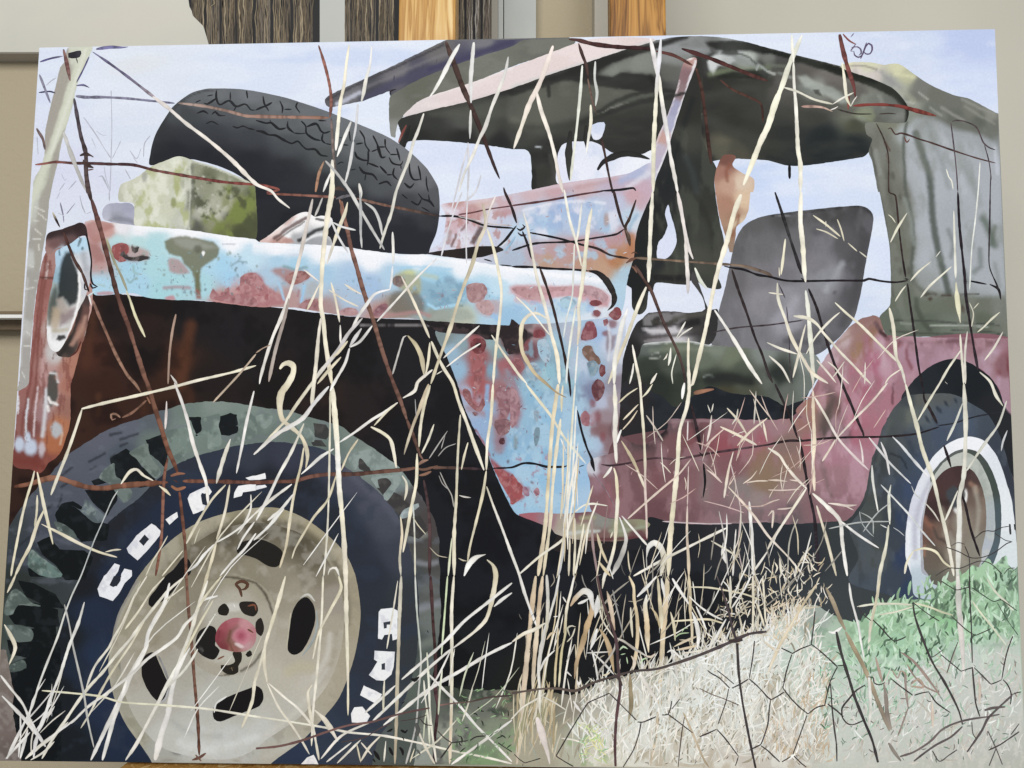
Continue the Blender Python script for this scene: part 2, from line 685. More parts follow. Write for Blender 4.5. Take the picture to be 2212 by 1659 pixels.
def interior(b):
    b.I('870 270 30322f,920 258 343633,1000 225 3a3c38,1000 262 4c4e4a,1050 275 43453f,1000 298 252625,900 298 262826,1080 312 242625,1120 290 3c3e3a,1106 205 292a28,'
        '1160 250 5c5e55,1180 215 62645a,1130 270 4b4d45,1210 190 5e6057,1250 160 262725,1200 185 2b2c2a,1300 140 272826,1350 118 282927,1330 165 73766f,1380 135 7b7e78,1340 180 3a3b38,1390 180 2b2c29,'
        '1330 215 5a5c55,1290 200 5b5d56,1280 235 2c2d2b,1380 210 3e3f3b,1330 270 2a2b28,1370 260 31322e,1300 300 2e2f2d,1390 300 232422,1440 330 262725,1170 370 32332f,1190 340 272826,1150 350 242524,1210 390 3d3e3a,'
        '1450 105 85888a,1480 140 6a6b6a,1500 95 9a9c9e,1520 130 3a3b39,1530 200 262725,1500 260 282927,1560 170 2b2c29,1600 210 33342f,1580 260 2f302b,1620 290 34352f,1560 320 5f5c4c,1590 330 4e4b3f,1520 350 272826,'
        '1640 150 2a2c29,1620 135 b8c0b8,1580 110 bfc4c4,1660 130 6e716c,1690 130 4a4a48,1660 175 3a3934,1740 160 645f5b,1690 170 54504c,1745 190 9aa39c,1770 200 99a096,1800 185 6a6560,1850 200 716c66,1870 215 92978c,1840 240 7d8070,'
        '1860 250 98a08f,1720 230 413f3a,1760 240 3a3a35,1700 290 2c2f2e,1780 300 22282a,1850 310 23292b,1740 340 1f2527,1660 310 30322e,1850 270 4a4c3c,1920 240 6c6f69,1900 260 6a6c64')
    # lighter cloth between the beams
    b.G('20: 0 830 280 740 480 690 560 700 1000 770 1150 800 900 860 760 950 560 1020 300 1060 0 1080', '66685d', 10, .75)
    b.G('20: 760 640 860 560 1000 500 1200 450 1240 560 1230 640 940 610 870 650', '7f827b', 8, .8)
    b.G('20: 1290 560 1420 540 1460 620 1420 690 1300 690', '5d5e57', 6, .8)
    b.G('20: 1250 440 1400 400 1600 340 1640 400 1560 480 1460 560 1330 540', '868986', 8, .7)
    b.G('20: 820 880 1000 830 1230 800 1220 850 900 940', '5e6058', 5, .8)
    b.G('10: 1500 980 1900 900 2212 830 2212 1000 1700 1010', '55574f', 10, .6)
    b.G('30: 20 600 200 640 420 760 620 880 800 960 720 990 400 960 100 900 0 850', '5a5853', 10, .55)
    # beams and folds
    b.L('20: 0 800 300 700 620 600 1000 470 1300 380 1500 320', 15, '262725', 3, .95)
    b.L('20: 260 750 420 690 560 690 800 730 1000 760 1150 780', 7, '2a2b29', 2, .9)
    b.G('20: 870 660 940 625 1200 650 1230 700 1160 780 1000 770 700 740 480 680 560 640', '2a2b29', 3, .95)
    b.L('20: 740 980 850 900 1050 820 1250 780 1400 790', 9, '2c2d2a', 3, .9)
    b.L('20: 700 1010 900 920 1100 870', 3, '9c9e94', 1.2, .8)
    b.L('20: 600 1060 760 1000 900 950 1100 880 1300 850 1450 830 1500 800', 12, '242523', 3, .95)
    b.L('20: 310 700 320 830', 8, '2a2b29', 2, 1)
    b.G('20: 820 1050 1200 950 1200 1300 1000 1330 850 1290 760 1200', '2d2e2b', 8, .8)
    b.L('20: 1200 660 1260 800 1240 1000 1250 1260', 10, '1f201e', 4, .8)
    b.L('20: 0 1080 300 1100 560 1080', 10, '33352f', 8, .6)
    b.L('20: 150 1310 170 1500 180 1630', 18, '232523', 4, .9)
    b.L('20: 210 1265 250 1278', 3.5, 'cfd6dc', 1, .9)
    b.L('20: 330 1340 380 1560', 10, '464843', 4, .6)
    # crumpled light cloth at the top right
    b.G('20: 1250 440 1330 400 1560 330 1660 370 1720 450 1620 480 1500 470 1350 460', '8d9092', 5, .8)
    b.G('20: 1670 370 1800 350 2050 350 2212 400 2212 470 2000 440 1880 450 1760 430', '202220', 4, .95)
    b.G('20: 1690 530 1760 470 1850 470 1930 520 1880 560 1780 570 1740 640 1700 590', 'd3d9d9', 4, .85)
    b.G('20: 1900 470 2000 480 2150 560 2212 600 2212 680 2100 600 1980 550', '9ea5a4', 4, .85)
    b.G('20: 1870 400 1930 400 1960 470 1900 480 1800 470', '3c3e3c', 3, .9)
    b.L('20: 1900 440 2050 500 2140 580', 4, '525653', 1.5, .9)
    b.L('20: 1720 640 1900 600 2212 590', 12, '86936f', 6, .55)
    b.G('20: 1750 660 1900 620 2212 600 2212 680 2000 680 1850 680', '1e211c', 3, .9)
    b.L('20: 2110 600 2130 560 2212 620', 4, 'b9c1bf', 1.4, .9)
    b.L('20: 1600 500 1620 620 1640 760', 20, '2a2b28', 6, .7)
    b.L('20: 1640 980 1580 1180', 3, '77796a', 1.2, .7)
    b.L('20: 1650 700 1900 730 2212 700', 22, '2d2e2a', 8, .8)
    b.G('20: 1510 1290 1540 1190 1640 1200 1740 1320 1680 1360 1560 1340', '625f4e', 9, .75)
    b.L('20: 1700 1040 1900 1140 2150 1220', 24, '41433d', 12, .6)
    b.L('20: 1680 830 2000 760 2212 730', 20, '44453e', 12, .5)
    # black edge of the opening, arching to the right
    b.L('30: -40 430 0 440 240 500 640 605 900 690 1080 780 1170 870 1212 960 1200 1050', 12, '20241f', 2, 1)
    b.L('30: 250 520 500 590 700 660 900 730 1050 800', 11, '1c201b', 2.5, .95)
    b.L('30: 1000 760 1100 830 1160 900', 12, '1d211c', 3, .9)
    b.G('30: 260 660 330 650 420 720 560 760 700 870 640 900 520 830 400 790 330 760', 'a2aaa2', 5, .85)
    b.L('30: 280 560 500 650 700 740 850 800', 9, '6d6763', 4, .6)
    b.G('30: 390 780 440 770 470 830 410 810', '43443f', 2, .9)
    b.L('30: 0 620 60 640', 4, 'c5cac4', 1.5, .9)
    b.L('30: 90 630 200 670', 6, '8f948e', 2, .8)
    b.L('30: 0 560 150 575', 6, '7c8575', 3, .6)
    b.G('30: 730 990 800 940 900 930 930 990 900 1060 820 1020', '97a07c', 6, .7)
    b.G('30: 850 850 950 820 1050 850 1150 930 1180 1020 1000 1020 920 950', '7f837c', 8, .7)
    b.L('30: 960 830 1000 920', 8, 'a9ada5', 5, .6)
    b.L('30: 0 1360 400 1400 860 1310', 8, '1f2426', 4, .7)
    b.M('3f423c', 60, .58, .1, .35, 2.4, .8)


paint_film('roof_interior', vehicle, 'a: 860 263 880 250 928 237 1015 217 1106 190 1181 162 1261 137 1356 105 1418 87 1470 79 1540 79 1600 88 1662 104 1719 119 1819 144 1884 167 1929 189 1953 214 1966 240 1960 265 1905 295 1882 322 1866 338 1809 348 1734 358 1696 357 1659 347 1588 343 1546 347 1500 360 1430 345 1405 350 1300 372 1200 404 1152 412 1149 380 1142 328 1106 322 1028 311 928 303 882 306 874 320 862 312 866 288', interior, step=3.4, rag=.8)


def pinkstrip(b):
    b.I('880 245 d9cfcf,1000 200 dccdcd,1100 165 decfce,1250 110 ddcccb,1380 90 dccbca')
    b.L('20: 0 750 300 650 620 545 1000 420 1250 350', 5, 'c2c6c6', 3, .8)
    b.L('10: 1300 1000 1700 900 2212 770', 4, 'c9c3c2', 3, .6)
    b.L('10: 1500 830 1850 720 2212 590', 4, 'ebe2e0', 3, .8)
    b.M('e6dad8', 50, .5, .12, .5, 2, .7)


paint_film('roof_piping', vehicle, '10: 1275 1007 1330 940 1390 885 1500 832 1850 718 2212 582 20: 300 468 530 382 700 335 1000 322 1230 335 1240 352 1000 422 620 548 300 652 0 762 10: 1850 872 1500 952', pinkstrip)

strokes('roof_strap', vehicle, '''
16 h/h 10: 1165 830 1160 790 1210 770
12 47475a 10: 1190 700 1195 650
14 47475a 10: 1560 540 1565 510
24 s/s/9c6c66 10: 1300 1080 1265 1150 1230 1235
30 252625 10: 1330 1080 1300 1170 1270 1260
16 c9cdd4 10: 1215 1130 1240 1100
''')
for nm, co, c0 in (('window_gap', '20: 395 1345 430 1255 500 1225 650 1222 690 1222 760 1250 860 1315 950 1330 1130 1330 1210 1300 1195 1410 1000 1500 700 1540 540 1572 390 1582', 'd9def0'),
                   ('window_gap', '20: 680 1092 795 1055 802 1110 765 1195 705 1205', 'd5dcf0')):
    paint_film(nm, vehicle, co, (lambda c0: lambda b: (b.I('1200 380 %s,1400 360 e3e6f2,1280 290 c9d3ea' % c0), b.M('e9ebf4', 30, .5, .15, .6)))(c0))
strokes('steering_wheel', vehicle, '''
40/56/50/30 k/2a2b29/2a2b29 20: 738 1470 790 1400 900 1345 1000 1328 1100 1345 1190 1375
60/62/40 2c2d2a/383a35 20: 505 1130 490 1350 500 1560
44/50/20 2a2b29 20: 640 1080 640 1200 648 1310
''', jit=.1)


# ---- windscreen frame and dark door pillar
def pillar(b):
    b.I('1500 160 2d2e2b,1480 240 2c2d29,1450 320 272a2a,1430 400 222527,1400 470 202323,1375 540 1e2021,1480 300 3f4039,1500 380 2c2f2d,1520 430 32342f,1530 500 3a3c36,1500 560 44473e,1450 590 3a3c35,1420 560 26282a,1560 520 40423a,1470 610 30322f,1370 600 1c1e1f')
    b.L('20: 1500 1350 1560 1500 1600 1659', 10, '3a4242', 8, .7)
    b.L('20: 1560 860 1480 1100 1400 1400 1330 1659', 10, '1f2324', 6, .8)
    b.L('21: 1480 200 1520 400 1560 700', 8, '24262a', 5, .7)
    b.L('21: 1620 100 1720 300 1750 480', 14, '2a2c28', 8, .7)
    b.L('21: 1240 740 1400 745 1520 740', 13, '1f2020', 3, .95)
    b.M('4a4d44', 25, .6, .08, .5, 1, 3)
    b.L('21: 1400 470 1420 560', 10, '50534a', 6, .6)


paint_film('door_pillar', vehicle, '20: 1595 500 1560 620 1485 850 1405 1100 1335 1310 1255 1510 1215 1659 21: 1150 130 1090 290 1062 420 1052 560 1010 700 985 800 1030 830 1040 1000 1100 1060 1160 1010 1180 860 1215 860 1245 785 1500 802 1560 760 1640 800 1700 830 1810 830 1770 700 1800 560 1832 430 1800 280 1772 120 20: 1755 1650 1748 1560 1765 1450 1700 1340 1640 1150 1640 900 1650 700', pillar, rag=.6)
paint_film('window_gap', vehicle, '21: 1350 108 1322 195 1345 290 1300 400 1265 432 1255 575 1340 572 1400 500 1421 430 1410 330 1370 190', lambda b: (b.I('1450 450 cdd6ee,1440 550 d4dbf0'),), step=4)


def screenframe(b):
    b.I('1500 130 b98f88,1490 165 86676c,1475 200 8a7276,1460 235 9d9dbb,1450 270 a7a9c4,1430 300 c29a92,1425 320 b9aebf,1420 350 b7aec4,1405 380 c6c3d6')
    b.L('20: 1585 530 1540 680 1490 830 1420 1040 1350 1280 1260 1490', 5.5, 'dfdee4', 1.5, .9)
    b.L('20: 1450 700 1420 800 1350 990 1270 1180 1220 1340', 3, 'd7cdd2', 1.2, .8)
    b.B(1489, 125, 10, 5, -10, 'e6e3e0', .4, .9)
    b.L('20: 1400 830 1500 800', 7, '2b2b2a', 1.5, .9)


paint_film('windscreen_frame', vehicle, '20: 1480 545 1530 505 1592 500 1592 560 1530 720 1482 850 1403 1100 1338 1310 1254 1512 1190 1565 1205 1400 1215 1330 1262 1175 1342 1000 1412 800 1440 690', screenframe, step=3, rag=.5)


def hatch(b):
    b.I('1565 345 7d4a3a,1560 370 a86f58,1575 400 c49477,1600 395 d9bd9f,1605 430 dcb98f,1570 440 b27b5c,1585 470 a57556,1595 480 d8bf98,1575 510 a07452,1580 530 9a7a5f')
    b.tone(.8, 1.0)
    b.L('20: 1880 1420 1850 1480 1860 1560', 7, '8a5240', 4, .8)
    b.L('21: 1960 200 1950 280 1900 380', 6, '8a5a42', 3, .8)


paint_film('rust_bracket', vehicle, '20: 1832 1340 1935 1350 1905 1430 2000 1500 2090 1550 2085 1659 21: 2062 0 2045 150 2000 250 1940 300 1930 400 1905 520 1880 520 1860 430 1790 200 1762 20 20: 1750 1560 1770 1450', hatch, step=3)

# ---- seat
def seatback(b):
    b.I('1620 490 5a5a5c,1700 465 4b4b4c,1800 455 454546,1870 460 444446,1880 490 4b4b4f,1860 560 4e4e52,1850 640 525155,1840 690 5f5e62,1600 530 5c5b5d,1650 530 69686b,1720 520 68676b,1780 520 6e6d72,1820 520 56565a,'
        '1590 600 6a686b,1640 600 77757a,1700 590 757379,1760 570 77757b,1700 640 8c8b93,1650 650 87858b,1580 680 716f74,1560 720 68676b,1620 720 77767b,1700 700 9b9aa4,1760 640 84848a,1780 600 8f9198,1720 740 6a696e,1800 700 66666b,1780 740 55555a')
    b.L('31: 850 250 820 500 780 750 730 950 640 1150', 16, '47474b', 9, .65)
    b.L('31: 640 620 560 760 500 850', 12, 'a5a8b0', 7, .7)
    b.L('31: 240 930 160 1050 60 1120', 18, 'a7a6b1', 10, .6)
    b.B(1766, 500, 14, 10, 0, '55555a', .6, .8)
    b.L('31: 0 210 300 180 700 125 820 130 890 180 908 230', 3, '2f3032', 1.5, .9)
    b.L('31: 60 210 300 195', 2.5, '8d9094', 1, .6)
    b.M('8f8e96', 30, .6, .12, .2, 1, 2)
    b.M('55545a', 30, .62, .12, .2, 1, 2)
    b.L('31: 150 1290 330 1300 450 1290', 10, '55545a', 5, .8)
    b.B(1803, 632, 4, 5, 0, '5a5a5e', .4, .8)


paint_film('seat_back', vehicle, 'a: 1659 465 1759 452 1849 444 1868 447 1882 457 1887 470 1884 495 1871 565 1859 635 1846 685 1829 710 1806 735 1759 768 1650 765 1541 750 1553 670 1566 622 1578 565 1588 522 1601 495 1622 477', seatback, rag=.6)


def floor_dark(b):
    b.I('1360 760 232324,1400 700 2b2b2d,1380 830 222324,1450 700 4e4a4c,1500 690 3d3c3b,1540 700 2f2f30,1420 720 8b858b,1460 725 c9c5ca,1380 900 2b2525,1440 890 20242a,1550 890 1d2229,1650 890 1c2129,1700 880 15181d,1350 1000 4a3a3c')
    b.G('21: 1130 1090 1180 1050 1390 1045 1510 1050 1500 1100 1440 1130 1300 1130 1200 1150 1140 1150', '7d7b7c', 3, .9)
    b.G('21: 1120 1180 1200 1180 1300 1180 1420 1160 1430 1210 1300 1230 1180 1220', 'c4c1c7', 3, .9)
    b.B(1418, 695, 9, 12, 20, '2a2827', .3, .9)
    b.L('21: 1220 1120 1330 1140 1420 1110', 8, '3d3a35', 2, .9)
    b.L('21: 1160 1040 1270 1030 1390 1045', 3, '1a1a1a', 1.2, .9)
    b.L('21: 1400 1100 1560 1060 1660 1050', 10, '4f4d46', 5, .9)
    b.L('21: 1480 1150 1600 1120', 16, '201f20', 5, .9)
    b.L('21: 1140 1260 1400 1240 1640 1220', 9, '3a3636', 4, .8)
    b.L('21: 1150 1290 1250 1275 1370 1265', 4, '8a8588', 2, .8)


paint_film('seat_frame', vehicle, '21: 1130 1090 1180 1045 1390 1030 1520 1045 1640 1030 1670 1010 1640 900 1545 760 1570 690 1640 860 1700 1010 1780 1020 1720 1310 1400 1330 1380 1420 22: 1400 300 2212 310 32: 0 310 300 150 280 240 0 300 22: 1500 500 1000 560 880 500 920 0 21: 920 1600 1000 1300 1070 1140', floor_dark, rag=1)

paint_film('seat_shadow', vehicle, 'a: 1330 850 1400 800 1600 800 1745 835 1735 872 1715 900 1660 915 1560 915 1450 918 1440 945 1395 960 1340 950', lambda b: (b.I('1360 860 2a2628,1440 880 1f2329,1550 880 1c2128,1650 880 1b2028,1715 880 14171c'), b.M('2b2f36', 30, .55, .1, .5)), step=5)


def cushion(b):
    b.I('1400 750 5d6560,1460 745 68715f,1550 752 737b70,1650 765 7c837e,1750 775 7f8783,1400 790 333a33,1450 785 4a5247,1520 780 626b5c,1580 770 6b745f,1420 830 262b26,1480 830 333a31,1540 820 3a4137,1600 800 4d5548,1560 850 43402f,1620 840 4a4d40,1660 820 5d655c,'
        '1700 850 60675f,1680 810 2e332f,1740 840 6b736d,1390 850 2a2d2a')
    b.L('21: 1140 1310 1400 1290 1560 1290 1720 1320', 5, 'd6dada', 2.5, .85)
    b.L('21: 1200 1370 1500 1350 1800 1380', 8, '7d8674', 6, .6)
    b.M('2b302b', 45, .56, .1, .7, 2, 1, mask='a: 1380 790 1550 800 1660 810 1700 830 1560 840 1480 850 1380 850')
    b.L('21: 1660 1600 1700 1580 1740 1600', 5, '8d9690', 2, .7)
    b.L('21: 1210 1400 1270 1390', 3, 'aab0a4', 1, .7)
    b.L('21: 1200 1440 1280 1430', 3, 'aab0a4', 1, .7)
    b.L('31: 20 1580 100 1560', 16, '2a2f2d', 6, .8)
    b.L('21: 1700 1620 1850 1600 2060 1640', 20, '232626', 6, .8)


paint_film('seat_cushion', vehicle, '21: 1100 1400 1140 1312 1400 1288 1560 1290 1700 1320 2212 1365 31: 200 1390 400 1400 450 1470 430 1600 32: 300 140 240 160 150 190 22: 2200 110 1900 80 1700 20 1560 105 1480 150 1400 200 1300 110 1200 60 1100 -40 21: 1000 1640 1040 1520', cushion, rag=1)
strokes('seat_bracket', vehicle, '''
56/50/30 7b5a45/b07a5c/8c5f4a 22: 1570 80 1680 55 1745 45
''', jit=.15)


# ---- rear canopy
def canopy(b):
    b.I('1830 145 d8d6b4,1880 140 cfcfae,1940 145 cdcca6,1840 160 d3c8c4,1890 165 c3bcb5,1960 165 b5b694,1920 180 9b9d98,1940 195 a6a99f,1990 185 75766f,1980 210 70726a,2020 205 6c6e65,2060 220 6c6e66,2100 235 74766d,2140 250 85877e,2150 270 6c6f67,2120 260 5e6259,2060 250 62665d,2010 240 696d64,1975 225 8e9287,'
        '1970 250 848a80,2000 270 767a72,2060 280 686c63,2130 310 666a61,2150 320 8b9092,1960 290 a2aaac,2000 300 a0a8aa,2050 320 9ba2a8,2100 330 9aa0a8,2150 350 a3a9b3,1990 350 a9aeb6,2020 400 a7adb6,2080 400 9fa6af,2150 420 a0a6b0,2000 480 a5abb3,2060 480 8e969b,2120 500 9ba2a9,2150 520 9aa1a6,2010 560 a9b0b8,2060 600 98a0a6,2120 600 98a0a6,2160 620 9aa1a6,'
        '1920 260 7a7c6c,1900 300 6e7066,1920 330 74776e,1910 380 74766c,1930 420 6e7066,1940 480 6c6f63,1945 540 696c60,1945 600 686c61,1950 650 646a5d,2000 660 666d5f,2060 655 666b5e,2120 650 6a6f63,2165 660 73776e,1940 690 5f675a,2000 695 5b6356,2060 700 6a7266,2120 700 5c6355,2165 715 6a6f64,2000 640 6d7268')
    b.G('30: 1240 1060 1400 1020 1600 1110 1980 1270 31: 2010 400 2020 860 1500 870 1340 830 1270 700 1290 300 1240 0 30: 1190 1500', 'a9afb7', 8, .7)
    # drape folds
    b.L('30: 1280 1150 1340 1350 1390 1500 1410 1659 31: 1420 200 1450 400 1490 600 1560 860', 15, '4c564d', 5, .9)
    b.L('30: 1200 1060 1170 1250 1180 1500 1190 1659 31: 1240 200 1260 400 1240 600 1250 760 1330 850 1450 880', 7, '565c55', 3, .9)
    b.L('30: 1370 1020 1400 1150 1500 1400 1560 1620', 10, '8a9293', 7, .7)
    b.L('30: 1450 1080 1540 1250 1650 1500 1700 1659', 10, 'b3b8c0', 7, .7)
    b.L('30: 1700 1450 1780 1600 31: 1830 100', 12, '8f9798', 8, .7)
    b.L('31: 1560 330 1600 450 1580 560', 9, '737b7b', 5, .7)
    b.L('31: 1830 500 1840 640 1780 690', 11, '727b78', 6, .75)
    b.L('31: 1860 230 1920 350 1960 460', 16, '5e6a60', 7, .85)
    b.L('31: 1960 300 1930 450', 10, '5b665d', 5, .8)
    b.L('31: 1700 680 1720 780', 9, '6a7272', 5, .7)
    b.L('31: 1960 620 2000 820', 9, '7d8682', 6, .6)
    b.L('30: 1960 1280 1985 1500', 6, 'c3c8d3', 4, .7)
    # pillar folds
    b.L('30: 880 1250 930 1480 960 1659 31: 1000 200 1040 420 1060 700 1080 900', 5, '4a4d47', 2, .8)
    b.L('30: 1030 1400 1050 1659 31: 1110 250', 12, '545449', 7, .6)
    b.L('30: 930 1300 970 1500', 8, '939791', 5, .6)
    b.L('31: 1180 60 1240 260 1260 450', 7, '8c9590', 4, .6)
    b.L('30: 1010 1230 1050 1300', 5, '5a4038', 2, .9)
    b.L('30: 1030 1330 1040 1400', 5, '5a4038', 2, .8)
    b.Bs('1916 375 6 12 10,1929 380 5 10 -10,1937 560 7 7 0,1943 585 5 8 0,1945 430 4 12 0,1962 585 4 9 0', '54544a', .5, .7)
    # base hem
    b.L('31: 1090 1105 1300 1110 1600 1130 2000 1150', 3.5, '3f463f', 1.5, .9)
    b.L('31: 1060 1200 1300 1220 1600 1230 2050 1240', 5, '434a41', 2, .8)
    b.L('31: 1400 1155 1650 1150 1900 1165', 3.5, 'a8b0a6', 1.5, .8)
    b.L('31: 1150 1130 1260 1150', 4, '929b90', 2, .7)
    b.L('31: 1360 885 1450 885', 4, '3d2c26', 1.5, .9)
    b.L('31: 1500 895 1580 890', 5, '453a32', 2, .9)
    b.L('31: 1640 890 1820 880', 3, '4a4a43', 1.2, .9)
    b.B(2010, 646, 5, 4, 0, '453228', .4, .9)
    b.B(2081, 668, 4, 9, -15, '453228', .4, .9)
    b.L('31: 1280 930 1290 1010 1340 1120 1400 1190', 11, '474f44', 4, .8)
    b.L('31: 1580 1190 1800 1200 2000 1220', 3, '39403a', 1.2, .8)
    # top
    b.L('30: 720 570 820 570 940 600', 4, '8c8682', 2, .8)
    b.L('30: 980 620 1060 700 1150 770', 9, '8f9091', 5, .6)
    b.L('30: 700 620 850 640 900 660', 14, 'd2c9c6', 7, .6)
    b.L('30: 1680 860 1800 920 1960 990', 5, '8f9189', 3, .8)
    b.L('30: 1400 930 1500 1000', 4, '9b9d95', 2, .7)
    b.L('30: 1500 930 1620 1000 1690 1040', 6, '94958e', 3, .7)
    b.L('30: 1300 800 1380 860', 4, 'a6a8a0', 2, .8)
    b.L('30: 1700 920 1830 1000 1960 1070', 5, '8d8f86', 3, .7)
    b.L('30: 1180 880 1260 890', 5, 'b9bbb2', 2, .7)
    b.L('30: 1100 640 1260 660', 8, 'd3d3a8', 5, .7)
    b.L('30: 1160 780 1250 870', 12, '9ea08c', 7, .6)
    b.M('7f837a', 28, .6, .1, .4, 1, 2)


paint_film('rear_canopy', vehicle, '30: 625 575 720 538 900 540 1000 560 1130 552 1260 640 1380 720 1600 820 1740 855 1960 970 2050 1020 2110 1500 31: 2110 600 2200 1265 2060 1262 1600 1250 1100 1250 1020 1232 990 1180 940 1140 975 1060 1050 985 1062 850 1052 500 1012 250 962 0 30: 950 1659 902 1400 870 1310 900 1200 850 1160 850 1060 1180 1060 1217 960 1172 860 1080 765 900 680 730 625', canopy, step=3.4, rag=.7)


# ---- cowl between tyre and windscreen
def cowl(b):
    b.I('960 470 dcdbe8,990 440 d8c9d6,1000 480 ccbfcf,1020 460 b98d8c,1040 430 cfb3ad,1060 470 d0cddd,1000 520 d6d6e4,960 520 cfd3e6,1060 510 c3cbe0,1090 480 bcc4dc,1100 440 c7bcca,1150 420 c9aeb6,1200 410 c39fa6,1260 405 c6a9b0,1330 395 bba9bd,1380 375 aeb4d0,1400 360 c9c5d6,'
        '1160 455 a9c3de,1220 445 a3bbe0,1280 450 b3c6e0,1330 440 b8bed8,1370 420 c69fa9,1385 400 c3a5b5,1180 490 a9cbe4,1250 490 b3c6e2,1310 490 9fbdd8,1360 470 b4c9dc,1120 500 b5cfe6,'
        '1110 560 a8b7cc,1160 545 b8a7b8,1200 540 b9979b,1250 530 bd8f90,1300 520 bd9097,1340 510 b78e94,1180 565 b9967f,1250 570 b89287,1300 580 bd9579,1330 560 b3764f,1360 530 b98a72,1350 590 a6c3d6,1340 620 aacbe0,1330 650 a9c9e0,1370 480 c9d2e0')
    b.L('11: 1600 110 1800 90 2000 60 2212 0 20: 300 1620 700 1560 1000 1510 1180 1430', 8, 'd4c2ce', 5, .7)
    b.L('21: 100 160 300 110 600 80 800 100', 6, 'e0e2ee', 3, .8)
    b.G('21: 150 180 400 140 800 130 950 250 900 330 600 380 300 400 200 380', 'a7c0e0', 16, .45)
    b.M('e0dfeb', 26, .56, .08, .7, 1, 1.3, mask='21: 100 150 700 100 950 200 900 340 500 390 200 390')
    b.M('8fa9d4', 24, .58, .07, .6, 1, 1.4, mask='21: 200 120 800 80 900 240 500 330 220 300')
    b.M('9fc6e0', 22, .56, .07, .7, 1, 1, mask='21: 0 480 400 460 900 400 1000 600 700 640 200 630')
    b.M('b98a6a', 24, .57, .07, .7, 1, 1, mask='21: 200 500 700 560 900 480 1010 450 1000 650 700 660 250 640')
    b.M('c8a0a6', 20, .55, .07, .7, 1, 1, mask='11: 1600 60 2212 0 2212 150 1900 300 1600 500')
    b.M('b5837f', 14, .62, .05, .8, .6, 1.5, mask='11: 1560 200 1900 200 2212 150 2212 500 1560 500')
    b.L('11: 1580 330 1700 260 1800 220', 3, 'b07f7a', 1.5, .8)
    b.L('11: 1780 330 1830 260', 5, '86605d', 2, .9)
    b.L('11: 1680 350 1660 440', 8, 'a58a87', 3, .8)
    b.L('11: 1730 370 1690 470', 6, '7d5b57', 2, .9)
    b.L('11: 1940 320 1880 430', 12, '5b4340', 3, .9)
    b.B(985, 438, 20, 10, -10, 'bb8c84', .6, .8)
    b.B(1097, 458, 12, 8, 0, 'b98c92', .6, .8)
    b.L('20: 950 1560 1150 1440', 16, '9fb0d6', 8, .7)
    b.L('20: 1000 1620 1180 1500', 10, 'd7d8e6', 6, .7)
    b.L('20: 560 1620 900 1540', 8, 'b78f8f', 6, .5)
    b.B(1310, 475, 6, 14, 0, 'a98a80', .5, .8)
    b.L('21: 1080 200 1020 300 1000 430', 8, '86aecb', 4, .7)
    b.L('21: 1110 130 1140 40', 14, 'c1a3b0', 6, .7)
    b.G('21: 980 330 1050 360 1055 540 1020 600 960 560 1000 450', 'b2703f', 6, .75)
    b.G('21: 880 540 960 480 950 640 910 690', 'b08055', 6, .6)


paint_film('cowl', vehicle, '11: 1475 540 1600 430 1640 200 1600 110 1720 90 2000 55 20: 150 1645 400 1590 700 1545 1000 1500 1190 1405 1215 1440 1210 1659 21: 1155 130 1092 290 1064 420 1054 560 1012 700 990 800 980 900 960 1000 900 1100 700 1000 600 800 300 750 0 750 11: 1900 640', cowl, step=3, rag=.7)
paint_film('cowl_gap', vehicle, '11: 1480 535 1560 512 1750 490 1900 470 2080 470 2140 500 2060 530 1960 560 1830 578 1650 560', lambda b: (b.I('940 550 2b2322,1050 540 241d1e,1090 535 2b2628'),), step=5)
strokes('hood_latch', vehicle, '''
26/20 k 11: 2080 480 2150 420 2212 340 21: 40 290
14 e6e8f2 11: 2120 470 2170 420
26 8fb4cf 11: 2150 510 2212 430 21: 30 380
16 k 11: 1970 580 2040 600
12 k 11: 2110 630 2212 640
''')

# ---- spare tyre on the bonnet
spare = new_empty('painted_spare_tyre', painting)
tag(spare, 'dark spare tyre with worn zigzag tread lying on the painted bonnet')


def spare_tyre(b):
    b.I('340 330 2e3035,350 290 3a3d41,380 240 53575c,420 210 6b6f74,470 200 767a7f,540 205 797d83,600 220 777b80,660 240 72767b,720 262 74787e,790 290 7d8187,850 320 80848a,890 355 7f8286,920 390 73757a,940 430 5c5e64,'
        '400 250 4a4e52,470 240 5c6166,540 245 64696d,620 265 676c70,700 290 62686b,770 320 676c70,830 350 6d7175,880 390 6b6d72,920 440 515358,400 290 3a3d44,460 290 3d4148,540 300 43474d,620 315 50555a,700 345 545a5c,760 380 505558,820 400 565a5f,880 440 46484e,930 480 32343b,'
        '380 330 2d2f37,460 340 2b2d35,540 350 2c2e37,620 370 303239,700 400 34373c,760 430 2f3237,820 460 2c2f38,880 490 2a2c36,920 520 2a2c35,560 420 26282f,600 480 202228,700 480 22242b,760 520 252832,850 530 272a36,640 520 1f2126')
    b.L('00: 1310 1400 1330 1240 1430 1040 1580 870 1720 800 1880 775', 3, '3a3e3c', 2, .7)
    b.M('4b4f55', 40, .6, .1, .2, 2, 1)
    b.tone(1, .80)
    b.G('a: 326 350 340 300 420 300 540 320 640 345 720 400 800 460 900 500 930 530 920 550 560 530 540 400', '23252c', 30, .55)


